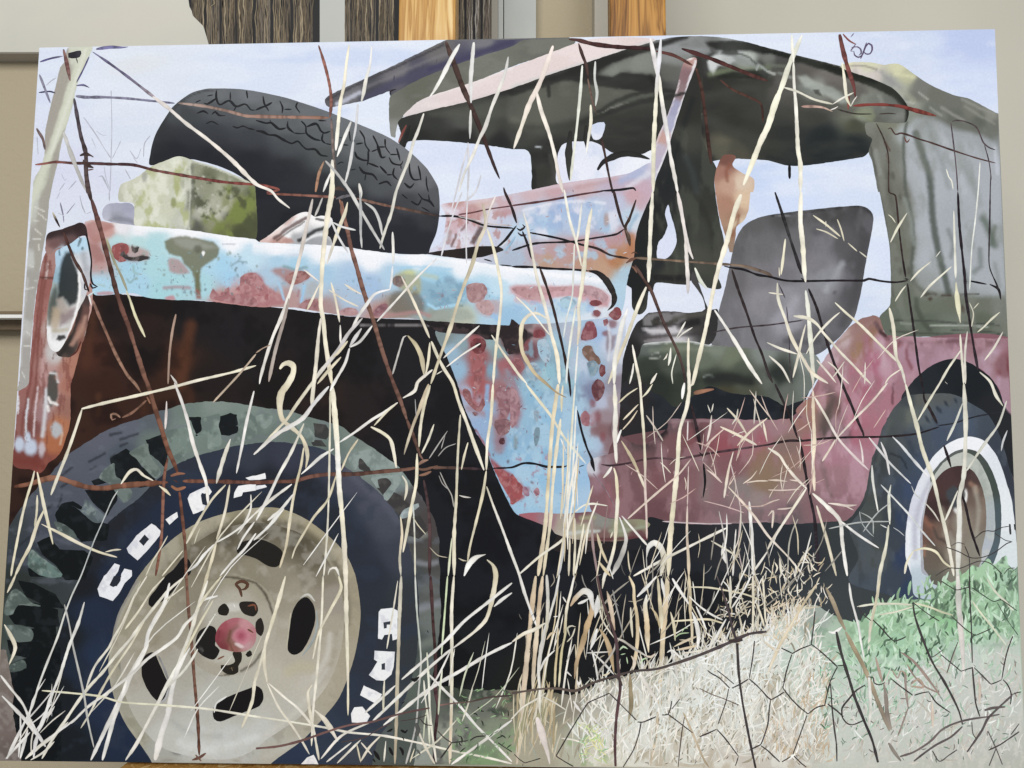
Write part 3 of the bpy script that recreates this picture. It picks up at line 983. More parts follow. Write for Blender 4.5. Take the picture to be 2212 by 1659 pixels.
paint_film('tyre_body', spare, 'a: 325 357 325 332 330 307 340 282 355 257 372 232 392 215 415 200 445 192 470 191 512 192 532 194 553 197 613 210 665 226 708 241 758 261 803 280 840 297 875 320 903 344 923 365 939 390 947 408 950 445 948 472 943 502 930 533 923 549 855 548 790 541 728 536 640 530 555 526 540 400 420 345', spare_tyre, rag=.4, step=3.6)
strokes('tread_groove', spare, '''
14 3f4246 00: 1870 780 1870 850 1900 905 1980 870 2040 920 2120 900 2170 950 2212 950
13 3f4246 00: 1870 850 1790 900 1760 890
13 45484c 00: 1990 795 1990 870
14 3c3f43 00: 2130 785 2140 850
13 45484c 00: 2040 920 2020 960
14 3c3f43 00: 1690 885 1735 865
13 3c3f43 00: 1700 980 1760 960 1800 985
13 3c3f43 00: 1830 990 1860 965 1890 995 1950 1000
12 3c3f43 00: 1780 1070 1830 1050 1890 1080
12 3a3d41 00: 2010 1090 2050 1105 2100 1090 2150 1110 2200 1120
12 45484c 00: 1790 830 1840 820
14 3e4145 10: 0 950 80 920 110 960 
14 3e4145 10: 60 830 80 910 140 885
14 3e4145 10: 205 870 230 930 225 980
13 3e4145 10: 245 945 310 945
14 3e4145 10: 360 885 345 920 380 975
14 33363a 10: 0 1040 90 1065 130 1060 200 1115 260 1105
13 3a3d41 10: 120 1035 130 1060
13 3a3d41 10: 275 1045 275 1100 330 1150
14 33363a 10: 0 1130 60 1140 110 1165 170 1170 240 1210 310 1240 360 1220 400 1260 440 1290 510 1290 560 1340 620 1350
16 303337 10: 390 1045 430 1090 435 1150 500 1200 560 1215
15 303337 10: 440 1095 520 1070 560 1130 590 1150 640 1135
14 303337 10: 580 1150 570 1210 600 1240
13 3a3d41 10: 520 1060 540 1095
14 3a3d41 10: 330 1150 390 1155 430 1150
14 34373b 10: 540 1040 610 1045
14 2f3236 10: 600 1240 650 1250
14 3a3d41 10: 895 1125 935 1190 945 1250 985 1310
18 2e3135 10: 865 1245 925 1235
16 303337 10: 1010 1170 1045 1240 1060 1290 1085 1360 1120 1355
14 303337 10: 1000 1310 1050 1290
14 34373b 10: 1115 1200 1120 1270 1160 1330
14 34373b 10: 1060 1270 1120 1270
14 34373b 10: 1215 1280 1235 1350 1245 1390
13 34373b 10: 1160 1335 1225 1335
14 2f3236 10: 855 1310 870 1355 930 1385 975 1385
13 34373b 10: 970 1300 970 1380 960 1430
16 2f3236 10: 970 1410 1000 1420 1060 1445
20 2c2e32 10: 1070 1435 1130 1500
14 303337 10: 1150 1360 1180 1410 1250 1425 1270 1390
13 303337 10: 1250 1425 1255 1460
14 303337 10: 1195 1450 1185 1510 1225 1555
13 34373b 10: 1130 1510 1185 1510
14 303337 10: 1325 1410 1330 1490 1360 1550 1420 1550
13 303337 10: 1400 1430 1415 1490 1425 1560
14 303337 10: 1280 1580 1330 1620 1370 1580
13 303337 10: 1470 1520 1475 1600 1490 1659
14 34373b 10: 890 1440 930 1490 1010 1510 1050 1560
13 34373b 10: 820 1470 860 1460
13 34373b 10: 940 1560 950 1500
13 2f3236 10: 1060 1590 1130 1570 1170 1610
13 34373b 10: 700 1420 740 1400 760 1410
14 2c2e33 11: 1400 10 1440 60 1500 80 1540 130
13 2c2e33 11: 1340 80 1400 110 1430 60
13 2c2e33 11: 1500 80 1490 20
12 2c2e33 11: 1260 20 1310 60
12 2c2e33 11: 1430 130 1500 170
14 34373b 10: 720 1190 745 1190
13 34373b 10: 805 1130 815 1220
12 34373b 10: 745 1250 800 1255
''', jit=.3, taper=(.45, .35), edge=.95, thin=1.25, pale=.5, tint='0c0d10')


# ---- rusted metal box by the tyre
def greybox(b):
    b.I('225 455 b3b5c8,250 445 a6a8bc,280 445 9fa2b8,285 470 a9abc0,250 470 989aa8,240 480 c9cada')
    b.L('01: 950 250 1000 230 1100 240 1160 260', 10, '7f8290', 5, .8)


paint_film('painted_far_shape', painting, '01: 885 170 900 130 940 100 1030 95 1120 95 1160 130 1165 285 1080 290 960 260 890 230', greybox)


def jerrycan(b):
    b.I('270 425 b9bba6,290 400 c9cbb6,330 380 d3d5c0,350 360 c3c6ae,380 345 d6d9c6,400 350 c6c9b6,330 420 c6c9ae,310 460 cfd2bf,360 450 c7cab4,390 430 ccd0bd,400 480 c6c9bb,340 480 cfd3bf,'
        '420 370 8d9079,440 400 8f927b,420 440 7c7e72,430 460 a7a898,450 380 6e7259,480 400 a3a68e,500 390 83876c,520 400 8b8f76,540 420 6d7358,470 440 a9ab97,490 440 8a8f66,510 460 75803a,530 440 7f8a3f,540 480 4e5436,460 480 8a8d6c,480 500 6a7040,520 505 4b4f33,420 490 5b5d54')
    b.M('a9b06e', 20, .58, .07, .75, .8, 1.3, mask='a: 300 370 400 350 410 490 300 490')
    b.M('e3e4d6', 22, .56, .08, .6, .8, 1.3, mask='a: 270 400 405 350 410 490 290 485')
    b.M('75823a', 26, .54, .08, .85, 1, 1, mask='a: 450 420 545 400 550 510 450 500')
    b.M('4c5138', 22, .60, .06, .85, 1, 1, mask='a: 412 380 545 420 550 515 440 505')
    b.M('c3c4b4', 20, .60, .06, .8, 1, 1.2, mask='a: 415 370 500 390 480 470 420 460')
    b.L('00: 1640 1400 1645 1659 01: 1640 100 1635 320', 3.5, 'd5d8c8', 1.5, .7)
    b.L('00: 1660 1420 1665 1659 01: 1650 150 1645 300', 6, '6a6c62', 3, .6)
    b.L('00: 1680 1395 1820 1435 2000 1505 2150 1580', 5, 'cfd3c4', 2, .9)
    b.B(312, 382, 6, 12, 0, '9a9c92', .5, .8)
    b.B(375, 438, 6, 11, 0, '8a9156', .4, .9)
    b.B(330, 373, 9, 12, 0, 'a7ad74', .6, .7)
    b.B(383, 405, 6, 12, 0, 'a5aa70', .6, .7)
    b.B(405, 388, 7, 18, 0, 'bcbfae', .6, .6)


paint_film('painted_metal_box', painting, '00: 1025 1659 1045 1595 1120 1562 1200 1520 1260 1470 1335 1425 1440 1385 1530 1350 1600 1360 1680 1390 1820 1430 2000 1500 2100 1545 2195 1595 2208 1659 01: 2208 410 2000 390 1800 372 1640 335 1420 312 1170 290 1160 180 1150 98 1030 78', jerrycan, step=3, label='pale green rusted metal box in front of the spare tyre')


# pale hinge hardware on the bonnet in front of the tyre
def hinge(b):
    b.I('565 520 d9b9b3,590 500 e6dcd9,600 490 e9e3e0,620 470 b09a96,650 465 f0eeee,690 470 f3f2f2,640 490 f0f0f2,620 505 efeff2,610 520 c9a39a,640 515 a9acb0,670 520 9da0a4,690 515 b9bcc0,600 522 b98f86')
    b.L('11: 160 400 300 300 430 225', 8, '6d5552', 2, .9)
    b.L('11: 180 420 320 320 420 260', 3, '3a2f2f', 1.2, .8)
    b.G('11: 220 430 260 390 310 410 330 440', 'b98d84', 2, .9)
    b.L('11: 370 420 440 380 520 330 590 310', 8, '35383a', 2, .95)
    b.L('11: 400 440 500 380 600 360', 5, 'e6e8ea', 2, .9)
    b.G('11: 420 440 500 400 600 385 650 430 640 465 430 465', '9b9ea3', 3, .9)
    b.L('11: 520 235 590 245', 5, '2b2c30', 1.5, .9)
    b.L('11: 100 410 250 290 350 210', 4, 'e9c9c3', 2, .7)


paint_film('bonnet_hinge', vehicle, '11: 30 438 90 390 220 290 340 200 440 172 510 215 560 205 640 215 665 250 640 300 600 360 640 390 655 465 560 470 420 465 200 450', hinge, step=2.2, rag=.6)
# ---- darkness under the bonnet and below the body
def under(b):
    b.I('180 680 3a221c,200 760 4a2a20,220 850 3a221b,170 880 3c251e,250 680 231b1b,300 700 2a1e1c,320 760 251c1b,380 780 47291c,370 850 3a231a,420 700 201c1e,500 720 201d20,450 820 231c1b,560 760 1f1d1f,'
        '600 800 221b1c,700 760 1e1c1e,700 850 2a201e,800 780 1d1c1f,800 860 241d1e,900 800 1d1c20,950 760 1f1d20,900 950 1d1d22,980 900 1c1d22,960 1050 1c1e24,1040 1050 1c1e24,1000 1200 1b1d24,1100 1200 1c1e25,1080 1350 1b1d23,1000 1400 1c1f22,'
        '1200 1250 1d2027,1300 1230 20232a,1250 1380 1a1c20,1400 1250 20242c,1500 1220 22262d,1600 1200 252a31,1700 1220 2b3037,1780 1180 3a3f44,1450 1330 1c1e22,1600 1290 23262a,1740 1280 363a3e,1840 1180 3c4244,1880 1250 454a4d,1860 1120 3a403f,1890 1050 44494a,1950 1280 3d434c,1820 1300 42474b,1150 1450 20221f,1300 1420 1d1e20')  # lower right blacks kept paler: varnish glare mixed into the pigment
    b.L('01: 1650 1150 1600 1400 1560 1659', 22, '5b3520', 10, .75)
    b.L('01: 800 1050 780 1250 740 1500', 14, '50301f', 9, .7)
    b.L('02: 850 100 850 250', 10, '5a3722', 7, .6)
    b.L('02: 1250 100 1240 250', 9, '4e2c1c', 7, .5)
    b.L('02: 1650 60 1650 150', 12, '4e2c1c', 9, .5)
    b.M('0f0e10', 60, .55, .1, .5)
    b.L('11: 890 1150 1000 1160 1200 1155 1490 1145', 2.5, '8b8688', 1, .8)


paint_film('painted_shadow', painting, 'a: 150 640 210 630 300 640 560 660 760 684 930 692 1110 700 1140 720 1150 800 1200 1110 1300 1160 1400 1160 1430 1110 1700 1120 1840 1100 1890 960 1960 860 2010 900 2000 1300 1900 1310 1840 1340 1740 1330 1600 1400 1380 1460 1250 1510 1110 1500 940 1500 850 1400 500 1000 200 1000 60 1200 -20 1220 -20 1015 20 990 50 960 80 800 110 700', under, step=5, rag=1)


# ---- long front wing
def wing(b):
    b.I('190 500 caa9aa,210 490 d9c0bd,235 500 c99a94,200 530 bb8f8d,215 560 bd9390,240 540 a8cfda,215 620 a8d3ea,260 490 e6e4ea,300 500 eaebf2,400 507 eef0f6,500 525 f0f2f8,600 540 eff1f7,700 550 eff1f7,800 560 eef0f6,900 565 edeff5,1000 585 e9edf4,1100 590 e3e9f3,1200 600 dfe6f1,1290 615 d4dde9,'
        '250 520 b4d8dd,300 520 b1d8dc,330 530 aad6de,280 570 9fd0e6,330 580 a6d4de,300 610 a1d0e8,380 600 a2d3dd,350 620 9fd2dc,440 620 a3d4e0,480 570 9fd0ec,520 580 a9cfe8,500 600 9bcdec,460 560 a9d5ea,540 560 bcdcee,'
        '600 560 a5cbe4,580 600 a7c5dd,640 580 9fcbe4,700 590 a0c6e2,680 620 a9c6de,760 600 a4c3e2,800 620 9dbde0,760 640 a7bfd8,850 600 a9cbe4,880 590 9dcbe6,920 595 9acbe6,960 610 94c6e2,930 640 82b6d2,960 650 7fb3cd,1000 620 9bcbe6,1040 640 a3cfe8,1080 620 b9d9ec,'
        '1060 690 a9cbe2,1090 690 93bede,1000 685 b3b9a6,950 680 8f968a,850 670 98887c,820 680 b78f8c,700 670 a98b8a,620 650 b5918f,560 640 b97f7d,520 640 bd8382,480 650 c18a88')
    # crisp white upper edge
    b.L('01: 1180 300 1640 345 2000 400 2212 425 11: 0 460 400 480 720 500 1000 535 1300 565 1480 570 1800 605 2212 670 21: 200 700 500 730 760 760', 12, 'f3f4f9', 7, .85)
    b.L('11: 0 500 400 520 800 560 1300 600 1700 640 2212 720', 14, 'eceff6', 9, .7)
    # rust: front corner
    b.G('01: 740 280 800 250 960 270 990 300 900 350 880 420 820 440 770 400', 'b17a74', 4, .8)
    b.G('01: 780 440 840 450 890 520 900 600 830 610 790 560', 'a5726e', 6, .8)
    b.G('01: 970 470 1050 440 1110 460 1120 520 1060 560 1090 590 1030 600 1000 560', 'a24d4b', 4, .85)
    b.G('01: 1100 470 1200 480 1290 510 1290 570 1200 600 1100 590', 'b98478', 6, .7)
    b.L('01: 1050 540 1090 570 1160 580 1240 560 1280 570', 8, '3e3a39', 1.5, .95)
    b.L('01: 1060 515 1100 560', 6, '3b3838', 1.5, .95)
    b.G('01: 1140 460 1165 480 1195 470 1190 510 1170 530 1140 510', '4a4645', 1.5, .95)
    # olive stain running down
    b.G('01: 1420 430 1500 390 1600 380 1700 400 1840 430 1900 490 1880 560 1800 610 1740 660 1730 760 1740 860 1700 870 1680 780 1660 690 1590 620 1560 560 1470 540 1430 490', '75785f', 3, .95)
    b.G('01: 1500 410 1620 400 1800 450 1880 480 1800 490 1700 500 1560 470', '9a9e94', 6, .7)
    b.L('01: 1710 690 1700 780 1715 850 1720 900', 8, '6c6f4d', 3, .8)
    b.B(428, 538, 9, 9, 0, '5d6050', .5, .8)
    b.B(439.5, 548, 3, 5, 0, 'f2f3f4', .3, 1)
    b.G('01: 1460 570 1540 580 1600 640 1640 700 1550 710 1460 680 1450 620', 'b08d8e', 4, .85)
    b.L('01: 1420 830 1520 820 1640 830', 7, 'a9838d', 3, .75)
    b.G('01: 1690 830 1730 860 1740 930 1700 930', '9a5a52', 3, .8)
    b.L('01: 850 800 900 810', 4, '9fb9a5', 2, .6)
    # lower-edge rust
    b.G('01: 830 870 980 860 980 885 840 895', 'c08a90', 2, .8)
    b.G('01: 1420 910 1500 890 1520 930 1440 940', 'c28a93', 2, .9)
    b.G('01: 1820 900 1840 830 1900 890 1980 820 1990 890 2090 870 2080 740 2130 700 2212 700 11: 60 780 150 850 250 920 240 970 0 990 01: 2100 970 1900 930', 'b07479', 3, .9)
    b.M('c69a9a', 14, .52, .08, .7, mask='01: 1900 880 2100 720 2212 700 11: 100 800 200 950 0 970 01: 2000 940')
    b.M('9a4f55', 12, .62, .05, .8, mask='01: 1850 880 2100 720 2212 740 11: 100 830 200 950 0 980 01: 2000 950')
    b.G('11: 0 700 60 760 60 860 0 890', 'a95557', 6, .8)
    b.G('11: 130 680 220 650 340 680 440 690 470 730 400 780 290 800 220 740', 'a87873', 6, .85)
    b.L('11: 240 640 330 670 440 650', 6, '7a9aa0', 3, .8)
    b.G('11: 260 730 340 690 410 720 360 760 300 770', 'a55550', 5, .6)
    b.G('11: 360 980 430 930 560 920 570 1020 470 1020', 'a8706c', 6, .75)
    b.G('11: 430 800 520 760 560 820 540 920 440 900', 'a9a39c', 8, .6)
    b.L('11: 190 780 220 850 240 930', 5, '9cc9e8', 2, .9)
    b.L('11: 420 810 400 900 390 960', 6, '93c6ea', 2.5, .9)
    b.L('11: 370 850 360 900', 4, 'a06c72', 2, .7)
    b.G('11: 700 1040 800 1000 870 1010 880 1060 800 1075', 'b08585', 5, .7)
    b.G('11: 1000 1060 1050 980 1120 950 1140 1000 1100 1070 1030 1085', '9f6a6d', 4, .85)
    b.G('11: 1190 730 1260 690 1340 680 1400 720 1440 800 1420 880 1350 900 1240 830', 'a5a578', 6, .85)
    b.G('11: 1170 880 1260 850 1400 870 1460 960 1450 1040 1380 1060 1200 1060 1150 980', '716c62', 7, .85)
    b.G('11: 1190 740 1260 730 1290 790 1240 830 1190 800', '8a7369', 5, .85)
    b.B(886, 588, 16, 5, 0, 'c9d08e', .7, .7)
    b.L('11: 1420 710 1560 740', 9, 'b9c19b', 5, .6)
    b.L('11: 1010 1070 1200 1060 1400 1040 1500 1070', 8, 'b08483', 4, .8)
    b.G('11: 1430 760 1540 790 1640 780 1780 790 1800 860 1720 960 1600 980 1500 960 1440 870', '86aec4', 6, .8)
    b.M('6f9ab5', 22, .57, .06, .7, mask='11: 1430 740 1800 760 1800 960 1500 980')
    b.B(972, 605, 14, 8, 20, '7c9fb8', .5, .7)
    b.L('11: 1490 970 1550 1010 1640 990 1740 980', 6, '9fd2ee', 2, .95)
    b.G('11: 1600 1010 1700 1000 1830 1020 1880 1080 1800 1110 1600 1110 1500 1100', '99a39a', 6, .75)
    b.B(995, 660, 6, 3, 0, '7d8b84', .5, .7)
    b.G('11: 1830 820 1900 790 1970 800 2000 870 1960 940 1890 960 1830 920', 'ae8184', 4, .85)
    b.G('11: 1890 960 2000 930 2100 930 2110 1040 2010 1080 1920 1040', 'b99a9d', 7, .75)
    b.B(1027, 640, 6, 5, 0, '9a5f63', .5, .8)
    b.L('11: 1980 900 2080 920 2110 900', 8, '9bcbe6', 3, .8)
    b.L('11: 2040 1060 2090 1100', 9, '8fbce6', 4, .8)
    b.B(955, 638, 4, 4, 0, '86707a', .4, .7)
    b.L('11: 1480 660 1600 670 1660 665', 6, 'a6d0ea', 3, .7)
    b.L('11: 1260 650 1500 650 1690 670', 5, '9acbe8', 3, .7)
    # end of the wing: pink top corner
    b.G('21: -20 815 150 805 400 812 600 805 760 835 835 900 830 990 700 970 500 905 300 935 200 970 60 920', 'c49299', 5, .95)
    b.G('21: 80 940 200 960 420 920 600 930 680 960 640 1050 400 1080 150 1020', 'a9cbe0', 8, .75)
    b.Bs('1286 656 14 6 -10,1288 678 10 8 0,1330 683 14 9 10,1310 692 8 6 0', '8c4249', .4, .85)
    b.L('21: 160 850 240 870', 6, 'a57b80', 3, .7)
    b.M('d3a9b0', 18, .55, .07, .6, mask='21: 0 830 800 830 900 1000 0 960')
    b.M('90b9e2', 18, .56, .07, .6, mask='21: 0 930 700 930 800 1060 0 1040')
    # chips
    rr = random.Random(3)
    for k in range(70):
        x = rr.uniform(205, 560)
        y = rr.uniform(545, 640)
        b.B(x, y, rr.uniform(1.2, 3.2), rr.uniform(1.5, 4.5), rr.uniform(-30, 30), rr.choice(['7f9aa5', '6e7f86', '8a9c94', '8fa7a0']), .5, .8)
    for k in range(30):
        x = rr.uniform(560, 1080)
        b.B(x, rr.uniform(575, 600) + x * .07 + rr.uniform(0, 40) - 40, rr.uniform(2, 6), rr.uniform(2, 5), 0, rr.choice(['7fa6bd', '88a9c6', '9fb3c0']), .5, .6)
    b.L('01: 1150 640 1160 700 1190 710', 5, '8fb2ac', 2, .7)
    b.L('01: 1100 750 1120 790 1160 750', 4, '86a8a8', 1.5, .7)
    b.L('01: 1990 640 2060 600 2130 610', 4, '7f9dab', 1.5, .7)
    b.L('01: 2060 600 2080 560', 3, '7f9dab', 1.2, .7)
    b.L('01: 1920 450 2030 450', 2, '9a9cb2', 1, .7)
    b.L('11: 280 540 380 540', 2.5, 'c7c3d6', 1.5, .7)


paint_film('front_wing', vehicle, 'a: 182 483 202 475 240 481 292 487 355 492 410 497 500 511 552 517 560 523 640 527 733 532 803 542 878 550 923 550 1003 561 1106 577 1190 580 1268 588 1305 598 1322 615 1331 640 1326 668 1313 690 1280 690 1200 698 1142 700 1100 703 1003 698 928 693 878 687 803 687 753 683 690 673 628 664 553 663 500 657 437 649 375 648 320 643 287 633 245 636 207 638 196 620 194 560', wing, step=2.7, rag=1.0)


def panel(b):
    b.I('960 730 7d8f92,975 760 93b7d0,990 800 8fb9d8,1000 740 86a3ae,1030 740 9a5b60,1035 770 a45a5e,1040 800 b0585b,1030 830 b05a5c,1060 740 8cabb2,1080 760 7fa0a5,1060 800 7aa3bb,1090 790 a8646b,1100 740 6b4a4d,1130 740 8a4a50,1150 720 a98e92,1150 760 7b5058,1180 760 87b0c6,1160 800 84b8d0,1190 800 8bbfd2,1200 740 9cc3da,'
        '1240 720 b7bcd0,1260 700 a2c5e2,1290 720 9dbde6,1300 690 b5c9e4,1270 760 a7c6e0,1260 790 b9cbe2,1290 800 96b7d6,1320 740 c3cfe6,1340 680 d3dcec,1330 800 b0b3c4,1010 850 a7b6d4,1030 880 a9bcd8,1060 850 b06a6e,1070 880 8fb7dc,1090 860 9c6c72,1040 920 93b3dc,1080 930 8aa9c4,1100 960 7fb6dc,1120 850 8fbfdc,1140 900 8fbedc,'
        '1150 850 84bada,1180 900 8cc1e4,1180 960 84bce0,1130 980 8cbfe2,1160 1020 8bc4e8,1120 1030 97c5e6,1140 1070 9acae8,1200 1040 90c3e8,1220 1090 9ccaea,1240 900 8fbce0,1240 960 93c6e8,1260 1020 96c4ea,1270 1080 a6caea,1230 850 8bb2cc,1280 850 7c86a8,1300 870 b5bdd6,1300 930 8a6468,1290 960 a9c0dc,1310 900 9c8790,1325 870 a495a0,1332 930 6d5054,1318 960 8f7078,1335 820 8d8290,1340 770 cdd3e2')
    rust = ['1027 735 16 12 0', '1033 750 12 16 0', '1030 800 11 24 5', '1040 835 12 14 0', '1025 875 6 8 0', '1084 840 14 10 20', '1095 870 12 24 0', '1086 905 9 14 0']
    b.Bs(','.join(rust), 'a5565a', .5, .85)
    b.L('11: 1880 1340 1900 1500 1930 1659 12: 1900 60 1880 150', 16, 'ad5d60', 7, .8)
    b.B(1033, 747, 14, 13, 0, '6f2f33', .35, .95)
    b.B(1036, 747, 8, 8, 0, '3e1f22', .4, .9)
    b.L('12: 1760 60 1850 140 1900 190 1960 150 1990 0', 10, 'b0686b', 4, .8)
    b.L('12: 1840 210 1950 250 2040 290 2100 400', 14, 'a17f8c', 7, .75)
    b.L('12: 2100 0 2110 200 2100 420 2100 560', 22, 'a3757a', 9, .75)
    b.L('12: 2000 20 1990 200 2010 320', 9, '86b5e0', 3, .85)
    b.B(1027, 894, 6, 4, 0, '7c4a50', .4, .9)
    b.B(1084, 952, 6, 6, 0, '5a2f37', .4, .95)
    b.B(1083, 952, 15, 13, 0, '9a6f84', .5, .5)
    b.L('12: 1900 400 1980 540 2020 620', 4, 'a3535a', 2, .9)
    b.G('12: 2020 640 2060 720 2120 820 2212 1000 22: 0 1040 80 960 60 880 0 780 12: 2150 740', 'a7484d', 4, .95)
    b.G('22: 0 780 50 850 100 880 130 960 60 1010 0 1030', 'b1484c', 4, .9)
    b.Bs('1137 1060 10 9 0,1156 1064 8 12 0,1120 1045 9 14 0', 'a86f83', .5, .8)
    b.L('22: 20 0 60 150 60 250 30 350', 14, 'a5707d', 8, .8)
    b.L('22: 200 220 210 330', 9, '7aa0b8', 4, .7)
    b.L('22: 210 380 240 460 200 540', 7, '6f93a6', 3, .7)
    b.L('22: 30 460 30 540', 8, '8b8f86', 4, .7)
    b.L('22: 130 570 150 540 180 560', 4, '6d93aa', 2, .8)
    b.L('22: 260 0 270 100', 8, '77a3be', 4, .6)
    # darker hinge edge and rust freckles on the right side
    b.Bs('1322 700 12 9 0,1310 720 9 7 0,1165 715 14 10 0', '8a4a50', .45, .8)
    b.G('21: 190 1200 250 1190 290 1230 270 1260 180 1250', '8d3c45', 3, .9)
    b.G('21: 600 1240 640 1130 690 1120 730 1220 690 1270 600 1280', '8f4350', 4, .9)
    b.G('21: 640 1330 690 1340 710 1400 760 1450 740 1490 640 1440 610 1390', '85614f', 4, .9)
    b.G('21: 770 1490 800 1510 800 1560 760 1570', '7a3a3e', 2.5, .9)
    b.G('21: 830 1200 860 1240 900 1230 880 1350 830 1400 810 1300', '8b7682', 4, .8)
    b.L('21: 830 1140 850 1300 830 1450', 5, 'd4d9e6', 2, .8)
    b.G('21: 650 1480 700 1450 750 1500 740 1560 680 1600', '6f97ac', 4, .75)
    b.G('21: 560 1600 620 1540 640 1659 560 1659', '93b0d0', 4, .7)
    b.G('21: 700 1640 740 1620 780 1659 22: 780 100 720 120 700 40', '6d3840', 3, .85)
    b.Bs('1290 900 9 14 10,1280 872 7 9 0,1263 920 7 9 0,1302 945 6 12 0', '8d5158', .5, .8)
    b.B(1277, 905, 10, 16, 10, 'b98a98', .6, .6)
    b.M('a9cfe8', 20, .55, .07, .7, 1, 1.5, mask='a: 1110 850 1260 850 1280 1100 1130 1100')
    b.M('b3748a', 9, .70, .04, .7, mask='a: 1110 980 1200 980 1200 1100 1130 1100')
    b.M('7fa7bc', 14, .58, .06, .7, 1, 1.6, mask='21: 0 1300 400 1300 500 1659 0 1659')
    b.M('9cc9d8', 14, .58, .06, .8, 1, 1.6, mask='21: 100 1300 450 1280 560 1659 100 1659')
    b.G('21: -20 1100 30 1120 70 1150 130 1200 200 1240 120 1290 60 1400 0 1400', '33292d', 4, .95)
    b.L('21: 80 1180 150 1160', 14, '5d545a', 5, .7)
    b.G('21: -10 1430 60 1440 100 1500 60 1600 -10 1590', 'a0444f', 6, .8)
    rr = random.Random(5)
    for k in range(46):
        b.B(rr.uniform(960, 1180), rr.uniform(730, 1090), rr.uniform(1.2, 3), rr.uniform(1.2, 4), 0, rr.choice(['6c3c42', '7c96aa', '6a8494', '8f4d52']), .5, .75)
    b.L('11: 1510 1140 1700 1190 1850 1210 2000 1230 2100 1210', 10, '2a2326', 6, .8)
    b.tone(.95, .93)


paint_film('cowl_side', vehicle, 'a: 940 718 970 712 1050 706 1142 700 1200 698 1280 690 1318 685 1340 678 1352 700 1347 760 1341 840 1338 900 1332 975 1300 1015 1292 1040 1288 1104 1200 1112 1121 1113 1106 1098 1078 1042 1058 992 1048 965 1028 934 1003 880 988 829 965 770', panel, step=2.8, rag=1)


paint_film('wing_gap', vehicle, '11: 1480 1120 1800 1135 2190 1152 21: -10 1100 30 1120 70 1155 130 1200 120 1290 60 1330 10 1400 11: 2165 1390 2110 1260 2040 1280 1980 1270 1900 1225 1600 1215', lambda b: (b.I('950 705 211d20,1050 710 231d1f,1100 720 2b2225,1120 740 33282b,1140 715 2a2326'), b.M('4a3c3e', 14, .6, .08, .6)), step=3, rag=1.6)
RUST = '''8d3c45 21: 190 1205 235 1185 285 1215 290 1245 240 1262 180 1250
8f4350 21: 600 1240 620 1170 650 1120 700 1120 735 1200 730 1250 680 1275 600 1280
7d5a49 21: 615 1340 680 1330 710 1390 760 1440 755 1490 690 1480 640 1440 608 1390
7a3a3e 21: 765 1490 800 1500 805 1560 775 1600 755 1560
8a3f47 21: 670 955 710 930 770 940 780 970 720 985 680 980
8d4a50 21: 700 1030 740 1020 770 1050 740 1080 705 1060
8c3f45 21: 835 1060 870 1020 900 990 935 1010 945 1060 900 1110 850 1090
99545c 21: 790 1110 820 1090 830 1140 800 1160
6d3840 21: 700 1650 740 1620 790 1650 22: 800 60 760 140 720 150 690 60
a2616d 22: 590 270 640 230 670 290 660 360 610 350
ad484c 22: -10 780 50 840 95 890 80 980 40 1020 -10 1040
a7484d 12: 2015 630 2060 710 2150 760 2212 880 2220 1020 2110 850
a0708a 22: 110 880 140 920 150 970 110 960 90 920
a8687a 22: 190 930 215 890 240 940 215 985
7c4a50 12: 1870 250 1895 240 1910 265 1890 280
5a2f37 12: 2100 480 2140 470 2150 510 2110 520
7d3338 11: 1850 1330 1880 1270 1950 1260 1990 1310 1970 1380 1900 1400
3e1f22 11: 1890 1330 1920 1295 1950 1320 1920 1350
ab5a5d 11: 1850 1420 1920 1400 1980 1430 1960 1520 1950 1640 12: 1900 100 1870 60 1880 0 11: 1880 1560
9a585c 12: 1790 40 1850 60 1870 150 1920 190 1960 120 1980 180 1930 240 1860 200 1800 120
96606a 12: 2070 60 2120 20 2200 40 2212 180 2160 300 2110 260 2090 150
8b5a62 12: 2060 330 2120 300 2200 320 2180 420 2100 440
a5707d 22: -10 20 40 60 70 200 40 330 -10 380
7aa0b8 22: 190 230 235 240 215 330 195 300
6f93a6 22: 195 390 235 380 240 460 205 540 190 480
ad7c80 11: 1820 810 1900 785 1975 800 2000 860 1960 930 1880 960 1830 920
b98f92 11: 1900 970 1990 930 2050 980 2040 1060 1960 1050
a24d4b 01: 970 470 1050 440 1110 465 1110 520 1060 560 1090 590 1030 600 985 560
3c3837 01: 1030 545 1070 510 1100 555 1165 565 1240 550 1290 565 1270 582 1200 595 1120 590 1060 560
403c3b 01: 1135 465 1165 485 1200 470 1190 515 1165 530 1140 510
a0605a 11: 250 740 340 685 440 690 470 730 390 780 300 800
96606a 11: 1010 1060 1060 985 1130 960 1130 1010 1080 1075
84706a 11: 1185 740 1240 725 1290 770 1250 820 1190 800
b56f74 01: 2080 870 2080 740 2140 700 2212 705 11: 60 790 110 860 60 900 0 880 01: 2150 900
ad6a70 01: 1820 920 1840 840 1900 895 1975 825 1990 890 2080 880 2212 920 2212 985 2050 965
b9878a 11: 700 1050 780 1000 860 1010 880 1050 800 1070
a3686c 11: 370 990 430 935 530 930 540 1010 460 1020
c08a90 21: 0 830 150 815 330 825 480 815 470 850 300 870 230 930 150 930 60 890
bd8f98 21: 560 830 650 808 760 840 830 910 800 960 720 920 640 880
6f97ac 21: 650 1480 700 1450 750 1500 735 1560 690 1590
9cc9e0 21: 420 930 500 900 560 950 520 1010 440 1000
93bdd6 21: 220 1290 300 1280 340 1400 300 1480 240 1420
86aec6 21: 120 1510 200 1470 260 1560 220 1640 140 1600
a05a60 21: 20 1440 80 1450 110 1520 60 1570 20 1540'''
